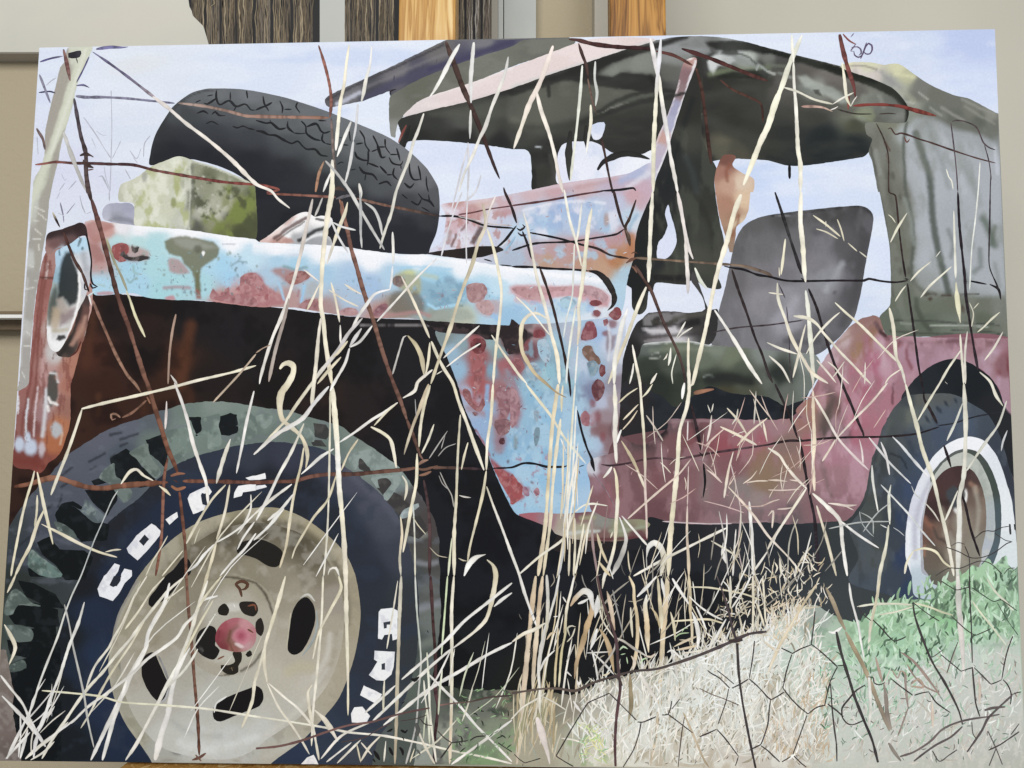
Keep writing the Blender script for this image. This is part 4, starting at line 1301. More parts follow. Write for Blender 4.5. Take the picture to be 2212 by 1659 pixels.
for ln in RUST.splitlines():
    c0, co = ln.split(None, 1)
    paint_film('rust_patch', vehicle, co, (lambda c0: lambda b: (b.I('600 600 %s,1200 800 %s' % (c0, c0)), b.M(blend(c0, .28, 'e6c9c9'), 9, .56, .07, .8), b.M(blend(c0, .3, '402028'), 8, .62, .05, .7), b.tone(.82, 1.0)))(c0), step=2.6, rag=1.8, ragscale=6)

# ---- dark ground coat beneath the body and rear wheel
paint_film('under_coat', painting, 'a: 1300 1090 1310 1000 1330 950 1440 928 1700 905 1740 868 1780 800 1840 735 1900 738 2230 765 2230 1290 2100 1290 1990 1320 1880 1345 1830 1370 1740 1345 1600 1250 1400 1190 1200 1190 1230 1125', lambda b: b.I('1300 960 6a474c,1600 930 8a5a60,1800 820 9a6a72,1900 740 8a5a60,2150 770 8a5a66,1250 1150 2a2425,1420 1150 22242a,1700 1180 2a2f35,1840 1140 363c3f,1880 1020 454b4c,1930 900 4a5052,1950 1200 333d4a,1900 1320 3c4346,1800 1330 3d4347,2100 1000 3a4048,2100 1250 4a5a4c'), step=7, rag=0)

# ---- pink body side
def body(b):
    b.I('1310 935 97848e,1318 895 aa9ca8,1335 865 9a8b95,1290 885 c6c0ce,1280 910 b9a3b0,1300 965 8a6a72,1325 960 6f5257,1345 900 6a5357,1355 940 5a4144,1375 915 483437,1345 1000 7a5257,1300 1000 a08490,1300 1050 8a565d,1320 1080 8f5a61,1380 1000 7b4f54,1400 940 43353a,1420 1040 8c5a60,1450 960 7f4f53,1450 910 6e5157,1480 1050 8a5a60,1500 950 86494f,1520 930 7c4a50,1560 920 9a6a70,'
        '1620 915 a3727a,1600 960 a2505b,1640 950 ad5665,1580 1000 8a525a,1540 1060 8f636a,1600 1060 8a7a77,1640 1080 98817f,1680 920 a87880,1700 960 8d6a62,1700 1000 96705e,1660 1040 8c6f58,1700 1060 a07d7a,1560 1110 86636a,1640 1115 7f646a,1700 1110 6d5a60,1480 1115 7e525a,1420 1110 74474e,1760 1100 8b6168,1800 1100 8c5d66,'
        '1740 900 a2695e,1760 870 a86f5e,1780 900 8a6a62,1780 840 b27785,1800 920 7a6262,1760 970 b27a80,1800 980 b6758a,1840 980 bd7c93,1850 940 b8627a,1830 900 b65c72,1860 880 bd6c82,1860 1030 b57d90,1820 1060 a06b7a,1800 1030 a8727f,1900 860 b77084,1880 840 b55f79,1850 800 b8627c,1820 800 b6808c,1850 750 9a6f4e,1870 730 9a6b4a,1880 700 946446,'
        '1830 740 c3a5a8,1800 770 c49fa9,1890 780 b9617f,1910 790 c48fa3,1900 740 bf8ba0,1930 740 8f4d58,1950 760 b58399,1960 800 b37a8e,1950 830 a86f80,2000 750 a97a8c,2060 745 9e6d7e,2050 765 b98aa0,2120 740 8c5764,2140 770 c09ab0,2165 790 8a4650,2165 830 be93ad,2160 870 b78aa3,2130 800 b88ca2,1990 780 b685a0')
    b.L('31: 820 1180 760 1350 780 1480', 20, 'a5764c', 10, .75)
    b.L('31: 620 1300 720 1230 900 1120', 6, 'a27a68', 4, .7)
    b.L('31: 930 1130 980 1220 1020 1240', 9, '45282a', 3, .95)
    b.L('31: 1030 1270 1300 1300 1600 1290 1980 1300', 7, '713f4a', 5, .8)
    b.L('31: 1200 1330 1200 1440 1240 1520', 7, '8d4452', 4, .85)
    b.L('31: 1080 1450 1090 1600', 6, '93505f', 4, .7)
    b.G('31: 1990 1440 2050 1420 2080 1500 2080 1600 2020 1600', '7d3742', 6, .85)
    b.L('31: 850 1260 870 1450 960 1640', 14, 'b85a7a', 8, .7)
    b.L('31: 980 1300 1010 1500', 9, 'cfa7b5', 6, .7)
    b.L('32: 520 30 560 120 500 300 480 420', 20, '584844', 10, .85)
    b.L('32: 600 150 640 300', 16, '6d4f4c', 9, .8)
    b.G('32: 560 400 700 380 720 460 690 520 600 500', '5c3f42', 7, .75)
    b.L('32: 430 600 480 750 540 960', 10, '6d5652', 4, .85)
    b.L('32: 1080 0 1075 170', 5, '6f3946', 2, .85)
    b.G('32: 300 200 380 150 390 330 330 290', 'ad6f4c', 8, .8)
    b.B(1742, 965, 12, 26, 0, 'b0525c', .6, .7)
    b.G('22: 2080 620 2212 540 32: 60 700 40 900 22: 2090 900 2050 750', '93704f', 16, .75)
    b.L('22: 1660 640 1680 800 1660 980', 20, '8d7a76', 14, .6)
    b.G('22: 1700 460 1820 400 2000 420 1950 520 1780 600 1700 560', 'a53f50', 14, .7)
    b.L('22: 1350 330 1600 320 2200 315', 4, 'a8808a', 2, .8)
    b.L('22: 1300 1190 1700 1208 2212 1190', 4, 'a5858a', 2, .7)
    b.L('22: 1250 720 1260 900', 16, '7a3f49', 12, .6)
    b.G('22: 1160 270 1340 250 1350 430 1200 510 1150 470', '241f22', 8, .95)
    b.G('22: 960 100 1150 150 1150 300 1060 500 990 420 950 300', '46302f', 9, .7)
    b.L('22: 1360 220 1380 300 1450 320', 10, '7d7078', 6, .8)
    b.G('22: 1540 280 1600 300 1650 400 1640 560 1580 450', '4a2f33', 6, .75)
    b.G('22: 690 600 740 600 770 700 730 800 640 760 620 690', 'ccd0e0', 6, .85)
    b.G('22: 600 240 680 200 700 330 650 370 590 330', 'a2616d', 5, .8)
    b.G('22: 720 520 800 420 830 520 800 620 740 570', '61464a', 6, .8)
    b.L('22: 750 420 720 350 790 200 830 80', 22, '9a9cb0', 8, .7)
    b.L('22: 810 60 760 120 720 160', 10, '4b3034', 4, .9)
    b.L('22: 830 880 850 1050', 10, 'a3626d', 6, .7)
    b.Bs('1290 1045 14 20 0,1300 1010 9 12 0', 'a6798a', .6, .7)
    b.M('a3737d', 26, .57, .08, .5, 1, 2)
    b.M('7a4a52', 30, .6, .08, .45, 1, 2, mask='a: 1300 930 1560 930 1560 1120 1300 1110')
    b.M('c994a8', 24, .58, .08, .5, 1, 2, mask='a: 1760 860 1960 700 2170 740 2000 800 1860 1080 1760 1060')
    b.tone(.78, .97)


paint_film('body_side', vehicle, '22: 900 580 860 440 870 300 885 160 905 60 930 420 1060 520 1160 520 1340 380 1360 305 1560 300 2212 312 32: 0 312 300 290 240 240 300 150 400 100 31: 440 1659 420 1560 480 1450 600 1280 680 1190 760 1120 860 1080 960 1075 990 1180 1030 1240 1600 1258 2060 1265 2200 1265 32: 2250 300 2075 232 2000 60 31: 1960 1659 1900 1580 1750 1482 1600 1440 1450 1480 1330 1560 1245 1645 32: 1150 130 1060 240 990 380 940 540 890 680 860 850 830 980 760 1090 680 1180 500 1195 200 1210 22: 2212 1195 1700 1212 1400 1200 1250 1160 1190 1155 1150 1180 950 1170 690 1110 680 900 645 720 700 640', body, step=3, rag=2.2, ragscale=13)


def step_bar(b):
    b.I('1140 1120 a8616c,1180 1125 9c7680,1220 1135 a9a08e,1260 1140 a8a58a,1300 1125 8a8a83,1340 1140 8c9072,1390 1130 8f8f70,1220 1160 b5aca0,1300 1160 7b5b58,1380 1160 6a4448,1260 1115 7a525a')
    b.L('22: 480 1290 600 1280 750 1270', 7, 'c3c9c4', 3, .8)
    b.L('22: 600 1160 700 1150', 10, 'a3a57e', 5, .7)
    b.L('22: 380 1020 460 1090 560 1110', 10, '75525c', 5, .8)
    b.L('22: 600 1340 800 1340 1160 1330', 6, '5d2f35', 3, .9)
    b.L('22: 850 1270 1000 1260 1150 1230', 7, '9aa38a', 3, .7)


paint_film('step_plate', vehicle, '22: 60 1130 200 1110 440 1120 700 1105 800 1150 950 1170 1130 1170 1195 1212 1165 1250 1170 1350 1100 1330 900 1360 620 1350 480 1330 370 1290 340 1250 200 1190', step_bar, step=3)
strokes('painted_fringe', painting, '''
10 c9b8bd 22: 1300 1187 1500 1200 1700 1208 1900 1206
''')

# ---- radiator grille and headlight
def grille(b):
    b.I('100 560 a87d78,90 620 9a6059,80 680 a36a62,70 750 9b635c,60 830 9d655f,45 920 94605a,40 980 7d3f38,80 990 7a3a33,100 1000 8f4f43,110 960 b0683f,125 920 b5714b,140 880 9c6a5c,145 830 ac7160,160 790 b07763,175 740 9a6350,185 690 c39a92,115 820 b98f8c,105 860 b5a5a8,90 900 a0787a,115 700 b9a39c,120 760 c4c2c2,80 850 96625b,70 920 7f4c48')
    b.L('01: 400 560 340 950 300 1300 260 1659 02: 200 300 170 600', 5, '7d443d', 3, .8)
    b.L('01: 430 600 370 900 330 1300 310 1659 02: 270 200 250 500', 5, '7c463f', 3, .8)
    b.L('01: 410 620 400 740', 5, 'd5c3c0', 2, .8)
    b.L('02: 240 130 225 350 220 480', 4, 'd9dfe6', 1.5, .9)
    b.L('02: 330 30 300 250 290 450', 4, 'd9c6c9', 1.5, .9)
    b.L('02: 160 110 155 250', 4, 'e5e9ee', 1.5, .9)
    b.L('01: 380 1440 360 1659', 9, 'c39c9a', 4, .7)
    b.L('02: 400 50 390 250 370 450', 8, 'd6dae0', 4, .8)
    b.Bs('42 960 10 16 0,66 966 14 17 0,60 945 6 12 0', 'c4d3e8', .4, .9)
    b.Bs('90 970 7 16 5', 'c9c3cc', .5, .8)
    b.G('02: 440 370 480 320 530 360 540 430 480 470 450 440', 'b3bfc6', 4, .85)
    b.G('01: 430 1560 480 1540 500 1600 500 1659 02: 500 120 440 200 410 120 410 0', '4a4a45', 3, .95)
    b.L('02: 420 120 440 160 500 180', 6, 'f0ecea', 2, .9)
    b.L('02: 410 190 420 230', 6, 'eceae8', 2, .9)
    b.L('01: 440 1560 490 1570 500 1640', 5, 'dfe2e2', 2, .8)
    b.L('01: 680 1100 640 1300 560 1450 500 1600', 12, 'a86f5e', 7, .6)
    b.L('01: 350 735 470 745', 4, '5d3832', 1.5, .85)
    b.M('7d4039', 12, .62, .05, .6, .6, 3)
    b.L('02: 140 660 300 680 380 720', 12, '7a3a30', 6, .8)
    b.L('02: 520 520 540 430', 4, 'd9b79c', 2, .7)


paint_film('grille', vehicle, '01: 395 525 460 500 520 480 700 480 780 700 800 960 760 1120 700 1350 630 1600 02: 612 0 606 330 575 450 535 570 480 640 420 680 380 745 330 775 270 740 120 705 125 500 155 150 165 -20 01: 165 1640 250 1500 300 1000 345 690', grille, step=2.8)


def lamp_hood(b):
    b.I('110 500 3a2b2c,140 495 3a2a2b,170 485 352729,185 500 3c2c2e,120 530 7b5a58,105 540 a07a74,150 520 5d4a4c,130 540 a3bcd0')
    b.L('01: 430 460 540 420 640 400', 12, '6d4f4e', 6, .6)


def headlamp(b):
    b.I('125 560 a9c9e2,140 545 b6d6ec,170 530 b2d6ee,185 560 c6cdd8,180 600 b9bcc6,190 590 b9bcc4,185 620 c9ccd4,170 570 d3d6dc,120 600 8fb3c6,115 620 9fb0ae,112 660 8a8d85,108 720 d0cfcf,130 740 eeeef0,150 730 d9dadd,165 700 c9c6c4,175 660 d4d3d4')
    b.G('01: 570 520 620 510 660 560 680 640 690 750 680 870 660 960 600 990 570 940 540 910 500 950 500 860 510 720 530 600', '2a3032', 5, .97)
    b.G('01: 440 880 480 800 500 880 480 1000 430 1180 415 1080', '4e5653', 6, .9)
    b.G('01: 460 1000 530 1000 520 1120 480 1200 440 1170', 'b9a387', 7, .8)
    b.G('01: 530 1040 600 1010 650 1000 640 1080 580 1130 520 1160', '8a7275', 7, .8)
    b.G('01: 490 930 545 910 560 960 600 1000 640 990 560 1060 520 1040', 'b3a59c', 5, .7)
    b.G('01: 500 1240 560 1230 570 1260 520 1290 485 1275', '24211f', 2.5, .95)
    b.L('01: 450 1200 520 1200 580 1190', 8, 'b6ae96', 4, .8)
    b.L('01: 680 700 690 800 680 950 640 1100 580 1270 520 1370 440 1430 400 1450', 5, 'f3f2f1', 1.6, 1)
    b.L('01: 640 560 680 650 720 760', 10, 'e6e9ef', 4, .8)
    b.L('01: 720 540 740 660', 12, 'a3a8b0', 6, .7)
    b.L('01: 515 500 515 540', 4, '3c5a70', 1.5, .8)
    b.L('01: 700 400 680 460', 4, '3a4650', 1.5, .9)
    b.B(178, 537, 3, 4, 0, '4f626e', .4, .8)
    b.L('01: 420 1180 430 1280 470 1330 520 1340', 10, 'eff0f2', 4, .85)


def lamp_shadow(b):
    b.I('190 640 4a3b3a,185 680 6a4a44,170 720 9b7060,160 740 4c423e,145 755 3a3432,135 770 55463f,175 740 8a5a4c')
    b.L('01: 700 1000 640 1200 560 1350 510 1410', 9, '2e2b2a', 4, .9)
    b.L('01: 740 1080 700 1200 620 1320', 8, 'b58a78', 4, .8)
    b.L('01: 760 1180 740 1280', 4, '9fc0c8', 2, .7)


paint_film('headlamp_shadow', vehicle, '01: 760 900 775 1000 755 1150 720 1290 660 1360 610 1425 500 1415 490 1370 580 1270 660 1080 700 900', lamp_shadow, step=2.6)
paint_film('headlamp', vehicle, '01: 480 520 560 470 660 410 740 390 770 460 790 650 770 800 740 900 680 1020 630 1150 570 1280 500 1380 440 1360 410 1280 405 1150 420 950 450 800 480 640', headlamp, step=2.4)
paint_film('headlamp_hood', vehicle, '01: 392 510 395 460 412 360 520 325 620 290 690 262 735 285 755 350 760 410 735 380 690 385 620 440 560 470 490 490 430 540', lamp_hood, step=2.6)
strokes('headlamp_rim', vehicle, '''
16 k 01: 745 360 770 470 790 600 785 720 800 790 845 820
26/12 2b2326 01: 780 790 800 830 845 815
20 k/d 01: 730 790 735 840 760 850
30/30/10 c6d3d6/eef1f3 01: 760 900 790 880 815 860
24/10 ece9e8 01: 770 900 790 980
14 5d2f2a 01: 700 1290 660 1380 605 1425
14 7a93a0 01: 680 385 700 420 670 470
''')
# ---- ground
ground = new_empty('painted_ground', painting)
tag(ground, 'pale dry straw ground with green patches in the lower right of the picture')
GROUND = 'a: 930 1490 960 1482 1020 1490 1106 1490 1180 1496 1240 1500 1300 1475 1380 1452 1440 1435 1500 1412 1560 1390 1620 1372 1660 1352 1720 1318 1760 1306 1800 1330 1850 1345 1880 1325 1910 1305 1960 1285 2010 1260 2060 1262 2110 1250 2150 1225 2230 1190 2230 1680 840 1680 870 1600 905 1540'


def ground_paint(b):
    b.I('940 1520 5d645a,980 1500 3c4438,1000 1560 7d8575,960 1600 8b9183,900 1640 8f9890,1040 1530 6a6f63,1060 1580 7f8a72,1040 1640 6f8a63,1106 1510 74705e,1140 1530 8a8568,1180 1520 7f7a66,1160 1600 a59f86,1130 1640 a9a58c,1240 1520 8d8674,1280 1560 b9b6a4,1260 1620 b3b6a0,1300 1500 a5a396,'
        '1350 1500 c9cabd,1400 1470 c0c2b8,1340 1560 d3d5c9,1300 1640 cfd0bc,1400 1560 d6d8cd,1450 1480 c3c8bf,1500 1450 c3ccc2,1500 1520 d6dad0,1560 1430 c9d0c9,1600 1480 d9ddd4,1560 1560 cdcbbf,1650 1400 ccd2cc,1460 1620 c9c6b6,1600 1620 c9c2b6,1700 1380 bfcfc1,1720 1450 bfd0c0,1680 1520 cac7bb,1700 1600 cbc6be,'
        '1760 1340 9aa79c,1800 1380 a9c2aa,1800 1450 b6cdba,1760 1520 b8cdbb,1800 1600 c3c8c0,1860 1360 8fb98f,1900 1330 90c490,1950 1310 8fbb8c,1920 1400 97c8a0,1980 1380 9ccca6,1900 1460 aed0b8,1960 1460 b5cfbf,1860 1540 bccbbe,1950 1540 bfc9c0,1900 1620 bdbfb9,2000 1300 78ad72,2050 1290 8cc886,2060 1340 88c58a,2120 1280 86c585,2180 1260 7fbf83,2180 1330 86c08c,2120 1360 9bc8a3,'
        '2060 1400 a9c9b0,2000 1450 b7cbbd,2100 1420 bac9be,2170 1400 b3c4b4,2050 1500 bec5bd,2120 1500 bfc0ba,2180 1500 bdbcb6,2000 1560 bcbfb7,2100 1580 b9b7b2,2180 1600 b0aca6,2050 1640 aeaba5,2180 1650 a09b95')
    b.M('e3e6dc', 20, .56, .06, .6, 1, 1.6, mask='a: 1260 1500 1700 1380 1800 1500 1780 1660 1250 1660')
    b.M('b7a88c', 16, .62, .05, .6, 1, 1.5, mask='a: 1300 1520 1700 1440 1760 1660 1300 1660')
    b.M('6f9a78', 14, .63, .05, .6, 1, 1.2, mask='a: 1750 1340 2050 1270 2210 1220 2210 1420 1950 1500 1750 1560')
    b.M('c9ecc9', 16, .60, .05, .6, 1, 1.2, mask='a: 1850 1330 2200 1230 2200 1400 1950 1480 1800 1480')
    b.M('8fae6a', 14, .6, .06, .7, 1, 1, mask='a: 1230 1560 1310 1560 1310 1650 1230 1650')
    b.M('3c473c', 16, .6, .05, .8, 1, 1, mask='a: 980 1480 1110 1480 1110 1560 980 1560')
    b.M('7da06c', 16, .58, .06, .8, 1, 1, mask='a: 980 1560 1110 1570 1110 1660 980 1660')
    b.M('5c5e5a', 16, .62, .05, .8, 1, 1, mask='a: 880 1540 1000 1520 1000 1660 860 1660')
    b.L('23: 0 1030 250 1000 500 1000 720 950 900 890 1200 860 1500 790', 12, '54503f', 10, .7)
    b.L('23: 380 980 420 1100', 16, '6d6a52', 9, .7)
    b.tone(.9, 1.06)
    b.G('a: 1840 1430 2000 1450 2205 1400 2230 1680 1800 1680', 'ccd5ca', 30, .55)
    b.M('d8d6ce', 12, .58, .06, .5, .6, 2, mask='a: 1880 1480 2200 1420 2200 1660 1850 1660')


paint_film('ground_wash', ground, GROUND, ground_paint, step=4, rag=3, ragscale=11)

# ---- rear wheel
rearw = new_empty('painted_rear_wheel', painting)
tag(rearw, 'painted rear wheel with a bright whitewall ring at the right edge of the picture')


def arch(b):
    b.I('2000 820 23292f,2060 790 1d2328,2100 830 1c2025,2150 880 23262b,2170 920 25282d,1960 860 2c3136,2180 960 24272c')


paint_film('wheel_arch', rearw, '31: 1245 1645 1330 1560 1450 1480 1600 1440 1750 1480 1900 1580 1960 1650 32: 2000 60 2060 230 2150 330 2200 900 2000 600 1700 300 1300 200 1150 130', arch)


def rtyre(b):
    b.I('1960 860 3f464b,1990 860 5b5e5b,2040 855 55595a,2080 865 4f5860,2110 880 47525e,2140 910 414b58,2160 950 3a424f,2175 1010 343a46,1940 900 4c5254,1970 900 626862,2000 900 566067,2040 900 4e5a6a,2080 910 47556a,1920 940 474d4f,1950 950 4a5157,1990 940 46505c,2030 940 435064,'
        '1905 1000 3c4144,1930 1000 42484e,1960 1000 3e4a58,1985 1000 3f4d63,1885 1060 474c4a,1910 1060 3b4249,1940 1060 384558,1960 1060 3b4a66,1890 1120 4a504e,1920 1120 3b4248,1945 1120 33415a,1900 1200 484e4c,1930 1180 3d454f,1950 1200 31405e,1930 1260 3c4654,1960 1280 30405c,2130 1000 404a58')
    b.Bs('2003 906 3 10 -40,2020 910 3 9 -40,2028 885 4 9 -40,2044 872 3 8 -35,2064 866 3 7 -30,1988 925 3 9 -40', '2b3440', .5, .85)
    b.L('32: 1200 440 1240 550 1270 620', 12, '333d4c', 7, .7)
    b.L('32: 1060 600 1150 640 1200 730', 4, '22262c', 2, .8)
    b.L('32: 1050 320 1000 500 940 700', 8, '565c5c', 5, .6)
    b.M('56606c', 26, .6, .08, .4, 1, 2)


paint_film('tyre', rearw, '32: 1180 110 1250 92 1400 85 1600 88 1750 165 1900 265 2000 440 2080 700 2160 1000 2200 1659 33: 2150 150 1400 200 1200 200 1000 150 700 50 32: 780 1500 700 1250 780 1120 850 1000 880 850 900 700 940 560 990 400 1060 250', rtyre, step=3.4)


def ell(cx, cy, rx, ry, rot, a0=0, a1=360, n=36):
    t = math.radians(rot)
    o = []
    for k in range(n):
        a = math.radians(a0 + (a1 - a0) * k / (n - (0 if a1 - a0 >= 360 else 1)))
        x, y = rx * math.cos(a), ry * math.sin(a)
        o.append((cx + x * math.cos(t) - y * math.sin(t), cy + x * math.sin(t) + y * math.cos(t)))
    return o


WW = '32: 1190 1500 1190 1300 1210 1130 1240 1000 1330 780 1450 600 1600 490 1750 455 1880 500 1990 650 2060 850 2105 1000 2130 1200 2160 1500 2170 1659 33: 2100 200 1600 200 1280 180 32: 1240 1659'


def whitewall(b):
    b.I('1970 1100 d3d6e4,1965 1180 dfe6f0,1990 1040 dde0ea,2030 985 e9ecf2,2096 955 eef0f5,2150 1000 dde3ec,2170 1100 e3e9ee,2180 1200 d9e3e8,1980 1270 b9cad6,2170 1280 a9cdb4,2080 1200 a9b0ad')
    b.L('32: 1270 1500 1270 1250 1300 1080 1390 860 1500 700', 10, 'b3b4c3', 5, .7)
    b.L('32: 1210 1600 1205 1400 1215 1200', 8, 'f0f3f6', 4, .8)


paint_film('whitewall', rearw, WW, whitewall, step=3)


def rim_back(b):
    b.I('2010 1060 5f6a63,2060 985 5a605f,2110 985 47504c,2140 1040 434d48,2158 1120 4a5a60,2165 1200 52636c,2155 1270 5a6a68,2000 1150 9a9ba4')


paint_film('rim_shadow', rearw, '32: 1400 830 1470 700 1580 600 1700 560 1830 600 1930 740 2000 950 2015 1150 2005 1350 1960 1520 1900 1600 1700 1400 1500 1000', rim_back, step=3)


def rim_ring(b):
    b.I('1990 1150 a5a6b2,2000 1080 b5b7bd,2030 1030 b9bcb6,2060 990 b3b9ae,2100 985 a9b1a6,2130 1040 a6ada6,2145 1120 aab4b8,2145 1200 b3bac4,2120 1270 a9b5b0,1995 1230 a9abb6')
    b.M('c3c7c2', 20, .55, .1, .5)


paint_film('rim_ring', rearw, '32: 1320 1500 1315 1280 1345 1080 1410 850 1500 700 1600 620 1700 590 1800 640 1890 790 1940 950 1962 1150 1950 1350 1890 1500 1780 1600 1500 1659 1340 1640', rim_ring, step=3)


def rim_mid(b):
    b.I('2010 1060 4a3230,2040 1030 4b3232,2080 1015 442d2e,2110 1030 4f3a36,2120 1070 6a564a,2125 1120 786a5c,2120 1180 858072,2110 1240 7c7a6c,2020 1100 3f2c2b,2030 1150 6f5648,2020 1200 66594c,2060 1200 8a7f6c,2060 1260 7b7868,2020 1260 5f5b50,2080 1130 857868,2000 1150 6b4a3d')
    b.L('32: 1750 860 1790 890 1800 930', 9, '9a7058', 4, .7)
    b.L('32: 1350 1160 1380 1210 1430 1240', 10, '8f5a42', 4, .7)
    b.L('32: 1860 1000 1860 1120 1830 1200', 12, '85705f', 6, .6)
    b.L('32: 1350 1400 1350 1480', 6, '9a6a50', 3, .8)
    b.G('32: 1540 930 1600 880 1640 900 1650 1000 1620 1090 1570 1050', '3b454c', 4, .9)
    b.L('32: 1620 1090 1640 1110', 8, 'e6e5e2', 3, .8)
    b.B(2085, 1072, 5, 14, 5, 'f0f0ee', .4, .9)
    b.B(2081, 1068, 5, 12, 0, '1b1d20', .4, .9)
    b.G('32: 1500 1010 1560 1000 1580 1040 1540 1050', '3a2a2a', 2, .8)
    b.L('32: 1430 1240 1470 1330 1540 1370', 6, '4a3f3a', 3, .8)
    b.L('32: 1790 900 1820 1100 1800 1300', 9, 'a39c8c', 5, .6)
    b.L('32: 1560 1300 1640 1450 1700 1560', 14, '9a9484', 8, .6)
    b.L('32: 1500 1080 1540 1180 1520 1300', 10, '8f8271', 6, .6)
    b.L('32: 1400 1350 1480 1480 1560 1560', 9, '3d352f', 5, .5)
    b.L('32: 1650 1150 1660 1350', 8, 'b3ac9c', 5, .6)
    b.tone(.85, 1.12)


paint_film('rim_disc', rearw, '32: 1340 1460 1335 1250 1360 1060 1400 920 1480 790 1570 725 1680 708 1780 760 1850 900 1885 1080 1880 1270 1850 1430 1830 1560 33: 1700 60 1500 90 1420 60 1380 -20 32: 1350 1600', rim_mid, step=2.8)
paint_film('green_patch', rearw, '33: 1420 200 1390 110 1400 60 1440 110 1470 40 1500 100 1530 20 1580 60 32: 1690 1640 1760 1570 1830 1580 1900 1510 1960 1560 2050 1480 2080 1560 2120 1600 2200 1560 33: 2220 420 1400 330', lambda b: (b.I('2020 1270 7fb27a,2080 1250 93c98e,2130 1240 9bcf9a,2180 1240 9dcca6,2100 1300 8abb88,2180 1320 86b58a,2030 1300 6f9f6d'), b.M('a9e6b0', 12, .58, .06, .7, .7, 1.8), b.M('4b6650', 13, .60, .05, .8, .7, 1.6), b.tone(.8, 1.0)), step=3, rag=2.5, ragscale=6)
# dark cover of the slot edge, tall grass at its foot is laid over later

# ---- front wheel
fw = new_empty('painted_front_wheel', painting)
tag(fw, 'big painted front wheel with knobby tyre, white tyre lettering and beige slotted rim')


def grow(co, k):
    P = np.array(pts(co))
    m = P.mean(0)
    return [tuple(m + (p - m) * k) for p in P]


def tread(b):
    b.I('20 1130 3a4145,60 1080 4b515b,100 1040 515763,150 985 575c6a,210 945 5c606d,270 920 5d6270,330 900 586068,400 880 6c7b75,470 872 7c8b83,540 878 788880,620 892 72827b,700 915 6d7d76,760 945 728079,820 985 7d8b84,870 1030 7a8a86,900 1080 4d4a4b,925 1130 4a4444,940 1200 4b4a47,945 1280 5a5c5a,940 1340 6a716c,930 1420 56605a,915 1500 5a645d,'
        '100 1130 454b58,150 1080 4f5563,210 1020 545a68,270 990 4c5560,330 960 65746f,400 930 73837c,480 920 6b7b74,560 930 677670,640 930 63726c,720 960 64736d,60 1200 383f4a,40 1260 2f3634,30 1350 3f4945,40 1420 49534f,30 1500 2f3535,60 1560 20262a,80 1640 1b1f23,860 1120 3a4048,880 1250 444a4e,890 1400 444c4b,870 1550 4f5854')
    # lugs and gaps along the shoulder
    b.G('12: 800 600 900 580 1000 560 1100 620 1240 720 1250 800 1100 790 1000 770 870 740', '8a9a94', 10, .6)
    b.L('12: 1130 1000 1200 920', 4, 'a9b8b6', 2, .8)
    b.L('12: 1010 800 1060 900 1130 990', 4, '8b9a98', 2, .8)
    b.L('12: 1390 1540 1480 1560 1560 1540', 10, '8b8f97', 6, .7)
    b.L('12: 1330 1340 1420 1320 1470 1300', 12, '8a8f88', 6, .6)
    b.L('13: 1400 290 1480 260 1580 240', 14, '8e929a', 7, .7)
    b.L('13: 1420 100 1540 120', 20, '666c6c', 9, .6)
    b.L('13: 1430 600 1520 560', 18, '7d857d', 9, .6)
    b.G('02: 1640 420 1700 460 1780 450 1800 560 1870 560 1920 500 1880 380 1780 400 1700 400', '74857f', 6, .7)
    b.G('02: 1150 600 1270 520 1300 620 1390 760 1340 810 1230 700', '66756f', 5, .85)
    b.G('02: 880 800 980 690 1010 790 1080 850 1140 940 1080 1020 1020 960 960 870', '62706d', 5, .85)
    b.G('02: 640 1050 700 1080 780 1010 830 1080 900 1150 840 1200 760 1150', '5f6c70', 5, .85)
    b.G('02: 480 1200 560 1220 640 1280 660 1330 600 1320 500 1260', '4b5653', 5, .8)
    b.G('02: 250 1560 280 1440 360 1500 500 1600 530 1659 380 1659', '5a6d67', 6, .8)
    b.G('03: 60 200 130 120 200 150 260 230 350 260 160 250 110 330 50 330', '55625f', 6, .8)
    b.G('03: 60 430 200 440 280 480 270 560 100 550', '4f5b58', 6, .8)
    b.G('03: 80 770 200 730 220 790 110 830', '44504d', 5, .8)
    for L_ in ('02: 1040 480 1190 430', '02: 770 670 910 600', '02: 990 610 960 640', '02: 530 790 620 720', '02: 530 890 580 860', '02: 400 1080 450 1040', '02: 280 1060 330 1050', '02: 540 960 500 1060', '02: 170 1390 330 1270', '02: 780 740 820 720', '02: 950 440 1050 420', '02: 1040 540 1100 510', '02: 320 1430 400 1500 560 1560 610 1585', '03: 200 60 330 110 470 165'):
        b.L(L_, 5, '2c3038', 2, .85)
    b.M('6b7280', 22, .64, .07, .3, 2, 1)
    b.L('12: 350 330 420 360 480 470', 14, '7b8c85', 6, .6)
    b.L('12: 100 240 150 300 80 390', 12, '77877f', 6, .7)


paint_film('tyre_tread', fw, 'a: 0 1180 25 1129 62 1075 100 1032 150 980 175 964 212 940 262 916 300 905 350 887 400 873 462 867 525 873 578 882 620 886 665 900 728 917 765 942 803 965 835 990 865 1012 890 1047 915 1080 938 1125 948 1162 950 1244 952 1330 945 1400 930 1480 905 1560 870 1680 -30 1680 -20 1400', tread, step=3.2, rag=2.2, ragscale=12)



